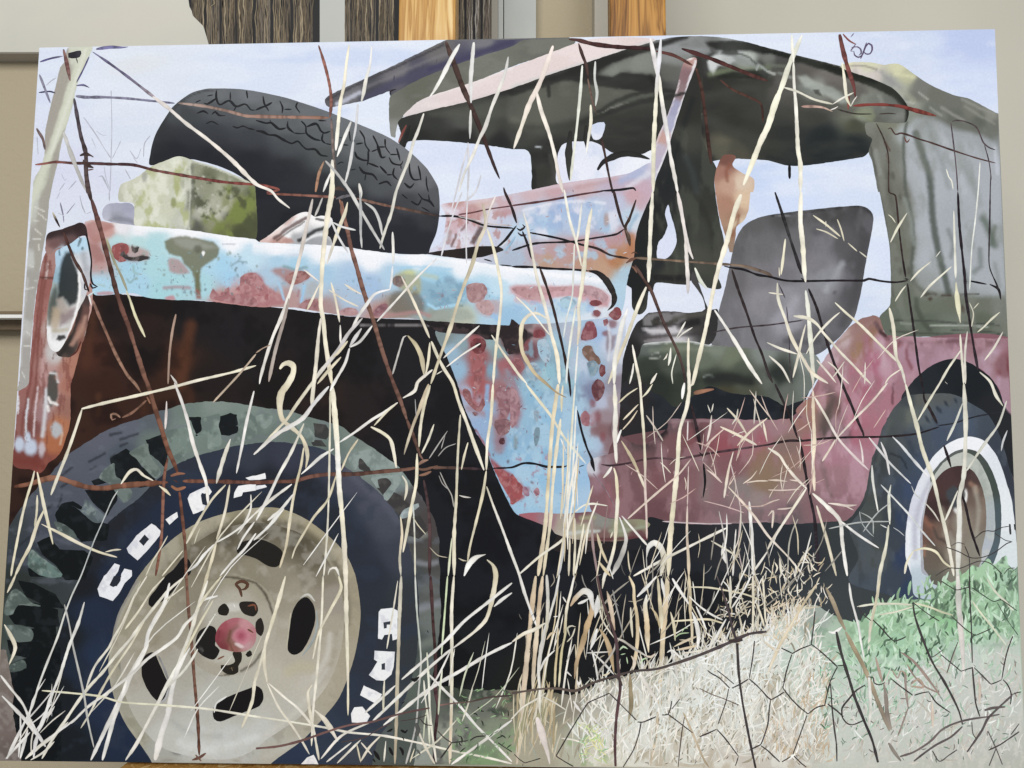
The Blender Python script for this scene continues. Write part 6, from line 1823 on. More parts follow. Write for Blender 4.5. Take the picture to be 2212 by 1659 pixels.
# ================================================================== wires
strokes('wire', fence, '''
14/20/22/24/26 7d7aa0/655f80/6f6a88/8a8096/a89aa0 00: 800 448 950 550 1100 660 1280 800 1345 850
18/16/14 v/v/u 00: 330 540 440 505 545 485
26/30/12 7b78a8 00: 830 425 950 408 1060 410 1140 400
10 k 00: 655 490 665 520 672 548
14 433f63 00: 335 800 430 790 480 805
18/20/12 6b6690 00: 660 740 720 735 772 757
14/12 v 00: 770 490 720 600 660 715
22/20/18/20 8c8aa0/83819a 00: 335 630 370 720 400 800 435 890
30/22/18/18 7d7c94/8a88a2/6f6d8c 00: 655 830 740 840 900 840 1090 850 1340 875 1510 892
24/26/30/26 ac968c/9d7a6c/a17562 00: 1540 890 1750 915 1950 955 2120 1000 2212 1005 10: 200 1010 500 1015 630 1018
26/24/26 8e7a78/6f5a58/70625f 00: 300 1080 340 1150 370 1200 390 1295
34/30/26 8e6a66/7e5450/8b6a66 00: 545 410 580 560 607 700
30/34/38/42 6a5f6d/544a52/4d4041/5a4a48/4a3a38 00: 640 850 670 1020 700 1180 740 1320 745 1500 765 1659 01: 770 0 790 80
42/40/38/36/40 5f4340/7a4d45/4d342f/7c5246/8a6150/77503f/8a5b45/80503c 01: 790 60 820 160 870 330 920 520 960 680 1000 840 1050 1000 1110 1160 1180 1380 1250 1600 1275 1659 02: 1330 180 1400 400 1450 560 1510 700 1540 780
30/26/26/30/26 7f4f3c/8a6350/6f4838 02: 1550 930 1570 1100 1600 1400 1610 1659 03: 1630 300 1650 500 1680 900 1710 1250 1722 1550
22/24/26/24/20/22 a3625a/5a3c3a/4a3336/8a5550/7d3c3a/944f45/8c5a4c/94665a 00: 285 1425 380 1415 480 1400 640 1410 800 1412 950 1418 1150 1425 1330 1470 1550 1510 1750 1545 1950 1575 2212 1595 10: 80 1605 200 1640 11: 100 10 400 28 690 45
22/24/22/18 8b6a5d/7d5a4c/6d5448/2f2628 11: 870 55 1100 110 1350 160 1540 200 1600 210
18/20/16 k 11: 1590 208 1700 208 1800 225 1980 290 2212 312 21: 20 320
12 c9bfc2 11: 1750 212 1900 245 2020 275 2212 290
18/18/20/18 k/k/d 21: 140 348 400 400 600 455 740 490 850 545 1010 575
22/20/22/26 75614f/8d755f/7c6757/85705e/5d4c42 21: 1060 568 1300 585 1500 600 1800 622 2000 640 2212 705 31: 40 735
18/20 k 21: 1830 640 1900 655 2000 670 2120 715 31: 0 730 60 745
22/20/18/20/16 k/2a2327 31: 0 728 150 765 300 770 600 765 830 765 870 750 980 770 1100 780 1210 765
18/16 k 31: 1740 768 1890 797
18/20/22 2a2327 31: 1915 797 1990 840 2012 930
26/24/28/24 8d5a4e/9c6456/a0685a/8b5f54 10: 535 375 570 480 610 620 640 760 650 880 640 1020
22/20/22 7d6a66/8c7a75/716663 10: 650 1020 660 1180 670 1340 690 1480
44/50/48/40/30/24 5d4741/46332f/4d3a35/3c2a28/46302d/33262a 10: 1640 360 1700 520 1780 740 1850 900 1940 1120 2000 1280 2060 1440 2105 1545
24/22/26 3c2a2d/2d2226 10: 2140 1620 11: 2150 0 2212 140 21: 40 270
24/22/18 2d2226 21: 90 340 130 440 168 580
22/24/26/24/22 48342f/2b1f20 21: 235 640 300 820 350 980 400 1180 450 1400 490 1600 22: 500 20 508 110
16/20/22/24 k 22: 565 225 600 400 650 560 690 650 712 755
10/8 97828c/8f7a80 22: 700 770 800 900 900 1080
14 3a3036 20: 1545 1290 1550 1290
32/38/40/36 5d3d38/48292a/3c2526 20: 440 335 560 345 700 380 900 405 1100 415 1210 425
24/30/26 5a3431/6d443c 20: 1240 440 1400 480 1560 565
26/30/26 4a3331/543e3a/4d3733 20: 575 375 610 480 640 560 660 690
18/16/12 8b6d5f/5c4a44 20: 655 680 690 850 728 985
34/36/32/30 4d2a2a/54302d/5d3a35 20: 1465 420 1700 500 1900 580 2100 660 2212 700
30/28/30 5a3c33/4c312b/452d28 20: 1590 590 1640 780 1670 1000 1700 1250 1722 1420
22/20/18 55382f/4a302a 20: 1800 690 1900 770 2050 840 2150 900 2170 1060
24/20/22/24 47322f/3c2a2b 20: 770 1190 800 1320 830 1480 870 1659 21: 880 0 910 120 940 230 970 310
46/40/34/26 7d4a45/8a4f4a/6f3b39 30: 615 280 640 400 670 520 700 620 740 740 755 840
20/14 8a4d4a 30: 635 280 700 350 762 385
22/20 86473f 30: 700 820 692 950
26/28/26/30/36/20 7a332d/8a3f38/7c342d/85463a 30: 735 915 860 905 1000 905 1150 920 1260 950 1370 980 1455 1002
24/22/14 b08a7c/c9a698/b39a8a 30: 290 920 400 920 480 930 560 965
12/10 3d3432 30: 600 945 750 982 900 985
12/10 4a4038 30: 960 985 1050 980 1110 985
14/16/12 4d3733/5a3f3a 30: 1035 1115 1060 1105 1100 1160 1150 1150 1250 1180 1300 1200 1400 1230 1600 1300 1800 1365 1970 1410
12/14/14 7c463d 30: 1175 1180 1200 1230 1225 1200
12/10 5a4c52 30: 1580 1060 1610 1300 1630 1500 1640 1659
24/22/26/22/24 2a2229/332a2f 31: 1640 0 1655 300 1680 550 1700 740 1710 900 1740 1100 1780 1350 1815 1540
11/12/12 54474b 30: 1590 1050 1620 1040 1700 1050 1800 1100 1860 1230 1910 1275 1965 1295
11/10 5d4f55 30: 1870 1250 1910 1400 1930 1555
10/12/18/14/12/16 4d454a/2c2628 30: 1925 1500 31: 1920 0 1915 300 1910 480 1915 650 1980 810 2008 900
14/12/14/16/18 4a3d35/4d3c36/3a2b2b/2f2428 30: 935 1065 1000 1200 1040 1350 1045 1659 31: 1100 30 1130 300 1160 550 1190 740
18/20/20/18 2f262a 31: 1205 790 1225 950 1250 1120 1280 1350 1300 1500 1330 1659 32: 1345 60
28/26/24/28 2a2529/3a3a3c/262126 31: 60 0 120 180 190 400 240 550 292 710
22/24/26/24 2a2226/352a2f 31: 350 835 420 1000 470 1170 530 1360 600 1560 640 1659 32: 720 180 780 330 832 445
44 k 30: 185 1420 187 1545
22/20/16 c/3d2b28/4f332c 01: 455 175 490 250 518 305
22/26/26/24 5d3c36/4a302d/5e433b/3c2928 01: 550 350 600 480 650 600 710 700 770 865
24/26/28/24 a3796a/8d6552/a07862/8b6a55 01: 800 930 860 1080 930 1240 1000 1400 1100 1580 1170 1659 02: 1220 75
22/20 8a6350 02: 1265 140 1200 200 1130 255 1055 290
22/24/20 9b7763 02: 1040 290 1000 260 960 265 970 310 1000 300
44/50/46/50/46 7d4d38/9c6a52/8a5a45/96624a/7c4d38 02: 108 890 250 865 400 820 500 812 620 850 750 890 900 900 1050 880 1250 862 1450 850
34/36/30/32/34/36/34/30 8a5a45/5d3b30/7d5244/6d4638/7d5446/5c4038/6e4b3e/7d5a4a 02: 1580 838 1800 840 2000 845 2212 850 12: 200 842 330 838 470 800 620 780 750 780 900 775 1100 755 1280 740 1400 722
28/24/22/20 7a5848/5a433c/46353a/2c2428 12: 1490 722 1700 725 1950 735 2060 732
14/18/20/22/18 k 12: 2050 728 2212 720 22: 100 685 200 690 300 715 450 715 480 705
10/16 k 22: 580 715 625 700
16/18/16/20/18/20/18 4a363e/3d2a30/6d5058/3a272c/5d444c/3d2c32 22: 770 695 850 705 1000 685 1130 655 1250 640 1400 648 1480 640 1600 620 1700 600 1900 570 2212 525 32: 60 512
18/22/20/18/16/16/16 33262b/2d2428 32: 0 522 180 490 300 490 500 470 700 460 1000 455 1280 430 1480 370
14/12/14/12 2b2c34 32: 1470 360 1600 340 1800 280 2050 240
22/20/14 k 22: 1655 690 1668 850 1650 985
20/26/28/20 3b2c30/2e2328 22: 1545 170 1600 400 1632 575
26/28/24/22/26 8a5a48/9c6a56/80503e 02: 1450 640 1425 760 1412 900 1402 1200 1390 1380 1345 1659
26/24/28/24/26/22/24/20 6b4f47/5d443d/4d3a38/5a443e/3f3032 21: 1060 630 1130 740 1200 850 1260 1000 1320 1150 1380 1270 1440 1400 1480 1540 1500 1659
24/26/24/22/24 3c3130/2f2629/3a3032 21: 1900 670 1950 830 2030 1050 2100 1260 2160 1400 2212 1560 31: 40 1650
22/20/22/20 342a2e 32: 60 0 140 170 200 300 255 470
24/26/24/28/26/20 2b2227/383038 32: 285 530 320 740 360 960 400 1150 420 1400 440 1659
12/14/12 463c40 21: 1720 1215 1950 1172 2212 1150 31: 150 1130 300 1108
10 4a4048 31: 95 800 150 920
9 4a4048 31: 160 990 180 1200 190 1500 210 1659
30/28/24 2c2228 32: 1520 530 1550 620 1582 722
22/24/20 2c2328 32: 1640 880 1700 1030 1750 1250 1830 1490
18/26/24 2b2226/342a2c 32: 1345 60 1350 130 1400 220 1462 340
24/26/30/26/30 4d3a3c/5d4446/4b3638 12: 1450 830 1480 1000 1500 1200 1500 1659
30/26/30/26 5a3c3d/47302f/5a3c40/3c2a30 13: 1508 0 1530 400 1550 700 1552 1000 1572 1130 1545 1400 1535 1632
34/40/36/28 8d6656/94685a/7c5648/8a6454/6d4a40/8a6656 11: 740 80 750 180 790 330 820 480 870 650 920 830 970 980 1010 1100 1040 1200 1090 1370 1140 1520 1190 1659 12: 1250 150 1310 330
30/34/28/24 7a584b/5c4238/7c5c50 12: 1300 300 1370 480 1420 620 1445 655
26/24/20 b07f5f/a8846c 10: 515 1659 545 1500 590 1390
22/24/26 a07a66/8d7468 11: 720 60 740 120 735 160
18/20/16/18 k/k/2b2226 21: 0 505 200 445 500 430 700 400 900 365 970 320
16/20/14 5c3638 21: 0 118 300 75 600 20 800 -10
14/12 6d4044 11: 1750 195 1860 180 2000 150 2212 120
22/26/24/18 3a2a26/4d3a30 21: 1072 65 1040 160 1010 240 980 300 995 380 1020 470
30/26/20 6d5a4c/4a3a32 21: 985 330 1010 380 1020 470
18/22/20 k 20: 760 1650 930 1640 1050 1625 1070 1650
22/20/20 k 21: 0 645 200 650 300 660 550 672 660 682
24/50/62/60/40/14 k/2b2829/35302e/2a2728 21: 660 680 740 700 810 760 860 840 885 910 870 980 825 1025
28/30/24 k 20: 525 1640 530 1659
''', jit=.16, edge=.55, nick=.35)
strokes('wire_knot', fence, '''
34/44/30 3c302f/4a3836 00: 690 1345 740 1330 800 1350
26/30 54403c 00: 780 1340 808 1358
34/40/30 4d3a36/3a2a28 00: 705 1400 760 1430 808 1450
24/28 6d4d45 00: 760 1470 808 1462
22/26 4a3834 00: 720 1380 735 1450
50/60/40 5c4a44/4c3a36 10: 670 1640 720 1625 770 1650
26/20 6d6a70 11: 690 60 760 40 860 25
24 5a585c 11: 740 60 790 20
26/30/24 8d5f4c 11: 730 70 740 110 750 150
20/26/20 k/2a2428 21: 40 310 70 330 110 300 90 280
26/30/22 2a2428 21: 50 350 80 375 125 370
18/16 c9c6d2 21: 60 300 90 310
24/30/24 7d5240/4a352f 21: 1030 530 1060 520 1085 530
26/34/26 5d4034/7a5240 21: 985 615 1040 580 1080 570
24/40/30 6d4c3e/8a6450 21: 1030 640 1060 660 1080 700
34/40/30 8d5c44/a06c50 02: 1475 795 1540 775 1600 775
36/46/40 93603f/a56d4c 02: 1480 880 1530 910 1605 890
26/22 5a3a2e 02: 1500 830 1540 850
24/28 9a6a50 02: 1270 110 1300 170
30/40/24 8d6a58/b08874 12: 1400 700 1440 670 1490 655
30/36/26 8a6450 12: 1410 790 1460 780 1515 755
20/18 7a5848 12: 1350 720 1450 740 1570 705
20/26 k/3a2c30 22: 1620 590 1650 620 1690 590
22/26 k 22: 680 655 690 700 715 750
16/14 8d747c 22: 1580 640 1650 660 1690 650
24/30/20 k 31: 1180 750 1215 755
22/24 2c2428 31: 285 745 350 780
20/20 2c2428 31: 1690 760 1720 775
26/28 2d2428 32: 255 465 300 490
26/28/20 2d2428 32: 815 430 835 460
30/24 6d4c40 03: 1660 1590 1720 1570 1780 1530
22/26 7d5a4c 03: 1690 1545 1740 1600
24 3a2a2c 13: 1560 1120 1590 1140
22/28 2f2629 31: 500 1310 520 1350
''', jit=.25)

# thin painted initials
strokes('signature', painting, '''
11 6b5a78 30: 715 320 745 285
12/14/10 6f6078 30: 760 375 745 400 715 440 740 445
13/15/12 635470 30: 742 440 748 475 780 495 810 480 832 430 852 365
12/14 6b5c78 30: 770 400 800 425 805 460 785 480
13/15/12 5f5070 30: 800 508 820 460 845 400 870 375 895 390 900 430 880 465 845 465 820 440
11 6b5c78 30: 720 410 770 405 790 420
''', jit=.15)

# ================================================================== dry grass
grass_text = '''
34/36/30/36/38/30/26 d9cbc8/e4dcd4/dccfc4/e6ddd2/efe8de 00: 1320 835 1450 930 1600 1060 1800 1210 2000 1380 2212 1590 10: 130 1650 11: 190 60 292 140
40/42/36/30 b5b4b2/9b9a98/8d8c8b 00: 548 1140 600 1290 660 1450 740 1645
20/30/34/36/40 y/c/y/w 10: 805 385 780 560 760 740 730 880 710 1080 690 1300
44/52/50/46/40/36/40/44 e6dfcd/y/c/c/y/c/y/c/z 10: 660 1380 655 1659 11: 620 200 595 400 575 600 565 800 560 980 580 1100 600 1300 630 1500 655 1659
44/54/50/46/52/44/36/26/20 c/y/w/y/c/c/y/c/z 12: 655 0 680 250 700 500 710 700 720 900 740 1100 760 1350 775 1659 13: 780 300 790 700 795 950 795 1205
18/20/30/34/26 e4e2e0/d6d8dc/d6d3c6/c9c9c0 10: 1000 400 985 560 950 690 930 800 910 880
24/26/22 c9cad2/b9bcc6 10: 880 900 862 1100 840 1220
26/30/24 c6c6c4/w 10: 822 1050 760 1200 700 1355
26/28/22 aeb2b8/c6c8c8 10: 842 1220 815 1400 770 1585
34/44/36/24 d0cfce/w 10: 1760 380 1690 500 1600 680 1530 800 1500 835
36/44/40/36 d6d4d2/c6c8cc 10: 1882 365 1865 560 1855 700 1858 890
26/28/20 d4d2ce/b9bcbe 10: 1855 950 1852 1080 1848 1200
16/20/18 c0c0cc 10: 1832 1230 1838 1450 1830 1659
24/34/30/36/30/26/22 bdbec0/d3cfc8/d6d3cc/d9d5cc/cdcdcc 10: 2180 490 2160 600 2110 750 2040 920 1980 1100 1930 1200 1880 1330 1800 1500 1750 1659
18/16 c3c4d4 10: 1830 1270 1780 1450 1730 1659 11: 1690 150
16/16 c9cad8 11: 1780 0 1720 150 1660 330 1600 560
14/14 cfcfdc 11: 1830 0 1820 200 1815 400 1820 620
18/18 bcbdcb 10: 1945 1510 1900 1650 11: 1810 80
26/30/28/26 d6d3c6/cfccc0/d3cfc2 10: 1450 980 1400 1130 1360 1230 1320 1380 1260 1530 1210 1659 11: 1170 180 1110 350 1070 490
28/30/24 a3a4a6/b5b4b2/97989c 10: 600 1390 700 1500 810 1650 11: 900 150 1000 320 1110 500
36/40 e3e0d8 10: 890 1585 905 1659 11: 905 60
24/26 w 10: 645 1495 610 1580 580 1659
44/52/44/46/40/34 e6d3cc/e4cfc6/e6d3c4/dfd2bf/e6dcc8 20: 355 395 300 560 230 740 150 900 70 1130 15 1285
30/40/36/34/38 e8d9cc/e6dccc/efe6da/e6d6cc 20: 212 790 250 950 320 1150 370 1340 400 1500 440 1659
24/30/26/24 d3dad0/cfd6c4/d9dcc8 20: 607 565 590 800 560 1100 530 1350 505 1560
24/28/26 c3cac6/b3bcb6 20: 720 530 715 680 735 800 722 915
26/34/28/22 d9d4b6/cfc9b0/e0e0e4 20: 680 905 682 1050 660 1200 640 1335
36/44/42/38/40/34/36/40 e6e0e0/d3d0d6/e6e2cc/dcd6d6/e6e6ea/dcd6cc/e6e2dc 20: 1195 330 1230 500 1270 700 1300 900 1340 1150 1370 1350 1410 1550 1430 1659
34/40/36/44/30 e0d3d0/d6c9c6/e3d6d3 21: 1430 0 1460 150 1490 320 1520 470 1565 580
36/40/44/34 d9ccc6/e6dcd6/c9c0c6 21: 1500 400 1510 600 1520 760 1520 880
34/40/36/38/40/36 e0e2ea/d0d0de/e0dcc0/e6e2bf/d9d3b0/e6e0c6 20: 1287 330 1275 480 1255 700 1240 950 1225 1250 1220 1659
36/40/34/44/40 e6e0c6/efe9d3/e4dcc0/efe9d6 21: 1215 0 1200 250 1190 500 1180 780
30/34/36/34/30 efe6cc/d9cfac/c9bb90/d6c9a3 21: 1160 820 1100 960 1040 1120 980 1290 920 1430 870 1560 830 1659
34/46/50/54/60/56/50/50 e3e3d6/dcdfc6/efecd0/e6e3c0/efe9cf/e3dfba/efe9cc 30: 300 290 240 430 180 570 130 720 60 900 0 1090 20: 2150 1220 2080 1400 2000 1600
50/48/46/44/40/38/40/36/38 efe6c9/e6dcb6/f0e8d0/e6dcba/efe6cc/e3d9b3/e9dfc0 21: 1980 20 1920 180 1850 450 1790 640 1750 800 1710 1000 1670 1200 1610 1450 1560 1659 22: 1540 20
36/32/36/40/44/48/54/50/44 e6dcb8/efe6cf/e3d9b3/efe3c3/e0d3a6/ead9b0/dfcfa6 22: 1540 0 1510 200 1450 400 1430 700 1400 1000 1370 1300 1350 1659
50/54/46/40/36/30/26 d6bf90/cfae78/d9c090/c6ac80/d3bf98 23: 1345 0 1330 200 1305 500 1290 800 1270 1100 1240 1400 1195 1659
30/26/30/34/36/40/44/46/40 dfe0d0/e6e3d9/efecdf/e6e3cc/e9e4c9/e3dfcf 30: 220 540 225 720 240 900 250 1100 260 1300 280 1420 280 1659
44/40/46/50/44 e3ddc6/efead6/e6e0c0/efead6 31: 285 0 280 250 300 450 315 700 325 780
36/40/44/40/34 d9dccf/e3e3d0/cfd3bf/dcdcc6 31: 325 850 345 1000 365 1250 385 1500 390 1659
30/34/36/32/36 e6c9a6/e0c39c/ecd6b0/e6cdac/e0c6a6 32: 388 60 392 250 400 480 390 700 402 925
22/26/24 efeedf 30: 205 300 210 420 222 540
20/24/22 e0dcc8/cfccb0 30: 135 755 250 790 400 860 560 900
16/22/20 e6e0d3/cfcbb6 30: 560 900 640 850 740 800
24/28/26 e3dfb6/efe9cf/d6cfa0 30: 640 540 660 680 680 850 715 920
14/16 e0d6d0 30: 540 950 580 935 605 920
12/14 ded6cc 30: 715 920 740 870 770 830
12/14/12 e6e4d0 30: 1540 1460 1562 1530 1585 1560 1600 1640
13/15/14/12 dfe3dc/cfd6cf 30: 1832 1400 1815 1659 31: 1790 250 1760 500 1742 850
12/12 efeee6 30: 790 1005 790 1010
26/24/20 8d8a5c/6f6b47/77734d 01: 918 400 980 580 1050 730 1100 855
20/24/30/22 b9b58a/d9cf94/e0d6a0 01: 1090 850 1120 920 1170 1070 1255 1255
22/26/22/24 9a6d54/8a5f48/7d5640 01: 1520 1055 1490 1200 1465 1400 1452 1659
24/30/34/30/28/26 d9d2b3/e6dfc4/d9d0ac/e6dcc0/dcd3b3 02: 440 960 500 800 580 600 650 400 710 215
26/28/30/26/24 e6dfc0/d9cfac/e9e0c6/dcd2ac 02: 705 215 900 165 1250 85 1500 25 01: 1700 1630 2000 1560 2212 1500
20/40 c9c4bd 01: 1475 1580 1530 1659
20 a88a6c 01: 2212 1400 2080 1560 1990 1659 02: 1840 160
18/16 8d6a50 11: 0 1390 60 1350 130 1320
30/36/34/30/36/34/30/26 a59b96/c6bcb4/b8aaa0/cdc3b8/ece6de/dcd6cc/eee9e2/c9c3bc/efece6 11: 490 60 460 200 430 330 380 560 330 750 290 880 220 1080 150 1240 90 1420 40 1600 30 1659
26/34/36/30 8d7a70/6d5a52/a3938a/8a7466 11: 285 920 250 1080 200 1250 160 1400 110 1640
20/24 b5b2ae 11: 575 50 540 140 508 212
26/34/36/30/24/18 d9cda6/e9ddb6/d6c9a6/cfc6ac/dcd8d0 11: 792 88 770 180 730 280 680 420 640 540 610 625
22/26/22 cfd3d6/bcbfc4 11: 650 250 720 400 795 525
14/20/24 d3d6d8 11: 660 260 740 300 862 330
20/30/26/20 9a9ea3/8d9095/b0b2b4 11: 900 0 905 200 905 350 915 485
20/28/30/22 b9bcbc/a3a6a8/c3c4c2 11: 938 90 1020 150 1070 260 1090 375
24/30/26/22 dcdcd6/e6e3dc/d0d2d4 11: 1180 345 1186 500 1185 625
24/22 d6dce6 11: 1180 640 1170 760 1155 850
14/18/16 e6d9cc 11: 410 668 500 740 545 775
16/22/24/22 e0d2b0/d9caa6/e6dcc6 11: 648 780 680 900 710 1050 722 1125
22/20 e9e2d9 11: 728 1150 730 1305
20/26/20 e3d6bc 11: 765 795 840 845 915 885
16/18/16 dfd2ba 11: 630 845 760 930 885 990
16/22/26 dccfb6/e0d6bf/c6b48a 11: 548 795 490 920 438 1027
18/24/26/24 c9baa0/dccfb0/e6d9bc/d3c6a3 11: 1255 725 1350 920 1440 1120 1500 1262
28/30/32/34/30/36/30 d6c9a6/e3d9ba/cfc29c/e6dcc0/d9cfae/e6dfc6 11: 1515 1290 1560 1400 1620 1520 1700 1650 12: 1750 150 1820 330 1880 500 1970 745
26/34/36/34/32/36/30/28 b9a884/c9baa0/a89a70/b5a680/c6b890/d0c298/b8a67a/cfc096 11: 1960 100 1985 280 1920 440 1870 620 1800 800 1740 970 1690 1140 1620 1340 1570 1480 1510 1659
30/34/30/26/20 b59c70/cbb58a/a58b60/d0bf98/8a7a5c 12: 1492 0 1420 200 1360 350 1290 570 1280 610
16/20/22/18 d6d3dc/e4dccf/d6d2d6 11: 1560 575 1400 730 1200 950 1045 1120
22/28/30/26/28/30/28 d9cfa6/e6dcb6/e9dfc6/dfd3a8/efe6cc 11: 1998 320 2050 480 2090 660 2120 850 2110 1050 2080 1300 2060 1500 2050 1659
28/30/28/26 e6dcb8/dfd0a3/efe6cc/e0d3b0 12: 2048 0 2030 300 2000 500 1990 745
18/22/18 e0d0cc/d6c9c3 11: 2070 35 2010 180 1985 300
20/24/20 e6e0d6/d6d0c9 11: 1930 1155 1800 1270 1620 1435
14/16/14 efe9e0 11: 1940 1308 1790 1400 1645 1512
22/28/30/26 d6dae4/e0e0e0/d3d0cc/efeae3 11: 1160 840 1030 880 950 980 880 1080 820 1205
26/36/34/30/30 b8b3b4/a6a3a6/c6c0b8/d6cba6/cfc09c 11: 920 1090 800 1220 700 1380 560 1550 480 1659 12: 350 180 270 300
22/28/30/20 e6e4e0/b5b4b2/dcdad6 11: 1005 1155 900 1290 810 1342
30/38/26 cfcdce/a9a9ac 11: 912 1178 850 1270 808 1340
26/30/28 e6e4e3/cfccc8/efece8 11: 808 1350 770 1480 680 1640 12: 640 60
24/26 d9c9a0 11: 792 1288 700 1400 658 1430
26/28/26 e0d0a8/cfbf98 11: 735 1425 620 1550 530 1659
28/34/36/32 e6dcc9/d0c6b0/e3d9bf/d3c8ac 11: 560 1090 540 1250 520 1480 500 1659 12: 488 110 480 225
50/56/54/60/64/50/40/36/34/40/26 e3d9b3/cfc39c/e6dcb8/c3b58a/d3c6a0/bcac84/d6caa6/cbbb90/d9cda6/bfae84 11: 205 1530 235 1490 280 1478 322 1505 320 1570 275 1659 12: 220 80 205 200 230 310 300 370 380 440 420 510 445 620 430 730
22/36/44/40/26 94854f/b3a270/a8966a/c3b48a 11: 1310 1240 1380 1320 1430 1430 1455 1600
14/20/22 c6c4be/8d8a86 11: 1300 1240 1275 1255 1230 1400 1180 1575
22/26/20 e3d6b0 11: 1503 1300 1490 1450 1460 1605
22/30/34/24 e9e2d6/d6ccb8/efe9df 11: 1525 1535 1400 1640 12: 1370 60 1268 122
18/20 d9d3bc 11: 1560 1575 1610 1545
18/22/24/26 e6dcc0/d9cda6/efe6cf 11: 2035 1235 2130 1380 2212 1495 21: 60 1580 130 1659
26/30/28/24/18 e3dcb8/d0c8a0/e9e0c0/d0cfac/c9d6dc 22: 120 0 230 140 340 280 430 430 530 560 640 690
24/26/30/34/32/36/40/36 e0dfdc/e6dfc6/dcd3bf/e9e0cf/e0d3b0/efe4c9 21: 100 180 140 330 180 560 220 760 260 900 300 1050 340 1230 390 1420 410 1659
40/44/40/36/34/36/40/44/40 e0cfa6/d3bf8d/e3d3a8/d0b984/e0cfa3/cbb284/dcc698 22: 400 0 380 130 350 350 330 600 310 900 290 1200 250 1500 225 1659
44/46/44/50/40/44 d9b98a/cfa978/dcc09a/d0b088/d3bfa0/bfae90 23: 205 0 180 200 150 500 120 800 90 1100 50 1500 40 1659
30/34/30/26 d6c9a3/e0d3ac/cbb888 22: 420 300 380 600 350 900 330 1200 290 1500 270 1659
36/40/46/40/36 d9b98c/cda676/e0c6a0/c9aa7c/d6c3a3 23: 265 0 240 200 215 480 190 760 180 990
26/30/24/20 dcdcd0/e6e0c6 21: 450 -20 500 250 560 450 600 640
20/22/20 d6dcdc/e3dfcc 21: 602 100 580 300 558 430
28/40/38/44/36/30/34/26 d9d3b6/e6dcc0/d3cba3/e9e0c6/dcd2ac/e6dcc6/e0d0a6 21: 690 140 660 300 640 480 620 680 600 850 575 1000 582 1150 565 1325
16/18/16 dcdccf/c6d6dc 21: 540 450 530 700 520 900 470 1100 445 1260
18/22/20/18 d6dcc9/e0e3d3/cddce0 21: 550 1000 510 1250 480 1480 468 1659
16/20/18 dcd6c6/d0d6dc 21: 570 1330 545 1659
22/26/24 e6d9ac/dccf9c 22: 440 10 430 120 428 240
20/22/24/22/26/24/22/30 cfdde0/d9d6b0/e0dfc6/d3d9d6/e3e0d0/d6d6d3/b9bcc0/a3a3a6 22: 545 0 530 200 510 500 490 800 470 1050 455 1200 440 1450 400 1659
16/18/20/18 d0dce0/e6e6dc/cfdfe6 22: 555 190 540 500 525 800 535 1065
14/16 dfe0e0 22: 420 470 450 540 470 590
18/34/40/38/36/30/20/16 dcd0b0/e6dcc0/d0c096/c9b584/bfa56d/a88a52/8d7040/7a6038 21: 305 1095 220 1050 150 1062 92 1130 76 1250 90 1380 140 1480 200 1570 300 1659 22: 380 70 470 118
14/18/16 e6dcc9/efe6d3 21: 35 905 160 1030 330 1242
36/44/46/42/40 e6e6ea/f0eee9/dcdcdc/efece0/e6e3cf 21: 1000 1010 950 1150 920 1300 890 1450 882 1659
40/44/42/46/40/34 efeadc/e3dcc0/f0ece3/e6dfcf/efeade/dcd6c6 22: 885 0 895 250 890 450 903 685
24/30/34/32/36/30/34/36/20 e3d3a8/d6c694/efe6cf/d9c9a0/e6dab8/efe9dc/dcd0b3 22: 880 725 900 800 912 1000 900 1200 885 1400 830 1600 800 1659 23: 780 110
30/44/26 e6dccf/f0ece6/d6c9b0 22: 862 715 830 765 788 812
22/26/24/28/26/24/22/20 efeade/dfd6b6/efe6cc/e3d9b3/d6c9a3/c9a8a0/d3b3a8/cfa89c 21: 1040 1320 1070 1480 1105 1650 22: 1120 200 1140 450 1150 700 1150 900 1160 1100 1165 1335
16/22/20 e6e3d6 21: 1050 1480 1040 1560 1015 1659
20/30/26 efe9d6 21: 1252 1565 1220 1620 1195 1659
16/26/24 ecebdc 21: 1372 1345 1362 1450 1350 1500
10/14 dfe3cf 21: 1420 1400 1380 1560 1390 1659
14/26/22 e6e0cc 21: 1345 1395 1330 1430 1310 1450
26/30/28/34/36/30 efe6d3/dcd0ac/e6dcc0/efe6d0/dfd3b3 21: 1525 1260 1522 1450 1530 1659 22: 1525 100
26/30/34/40/34 f0eee9/e6e3da/f2efe6/efeadc 21: 1750 1020 1850 1170 1950 1330 2050 1500 2160 1659
30/34/40/26 dce3cf/c9d3bc/e6e9e3 21: 1580 655 1630 770 1690 840
14/18/16 dcd9cc 21: 1500 1120 1450 1210 1420 1260
13/16/14 d3d0c6 21: 1560 1170 1480 1220 1420 1275
20/26/24 e3dcb8/d3c9a0 31: 150 405 132 560 112 715
14/16 dcd3b3 31: 95 650 100 730
24/30/28/34/30/34/26 dfd9bf/d0cbb3/e6dfc6/dcd0ac/e6dcbf/dccfac/e6d9c0 31: 80 785 90 930 150 1100 200 1250 290 1420 380 1560 520 1655
26/34/22/20/22/24/22/20 d9d3b8/c6c0a6/e3dac0/d6ccae/e6dcc6/dcccb0/e3d6bf 31: 220 1072 340 1090 420 1140 480 1220 560 1310 640 1400 740 1500 840 1610 890 1659
16/22/24/26/26/24/26 dcd6b8/d0c9a6/dfd6b6/e3d9bd/d6cda8/dcd2b3/e0d3c0 31: 578 955 680 1050 800 1150 920 1270 1030 1380 1135 1482
14/18/24/16 d9d2bc/e3dcc6 31: 330 1400 400 1270 480 1170 560 1090 620 1040
14/20/26/18 e3d9c0/d9cfb0/efe3cc 31: 325 1145 290 1280 260 1420 215 1605
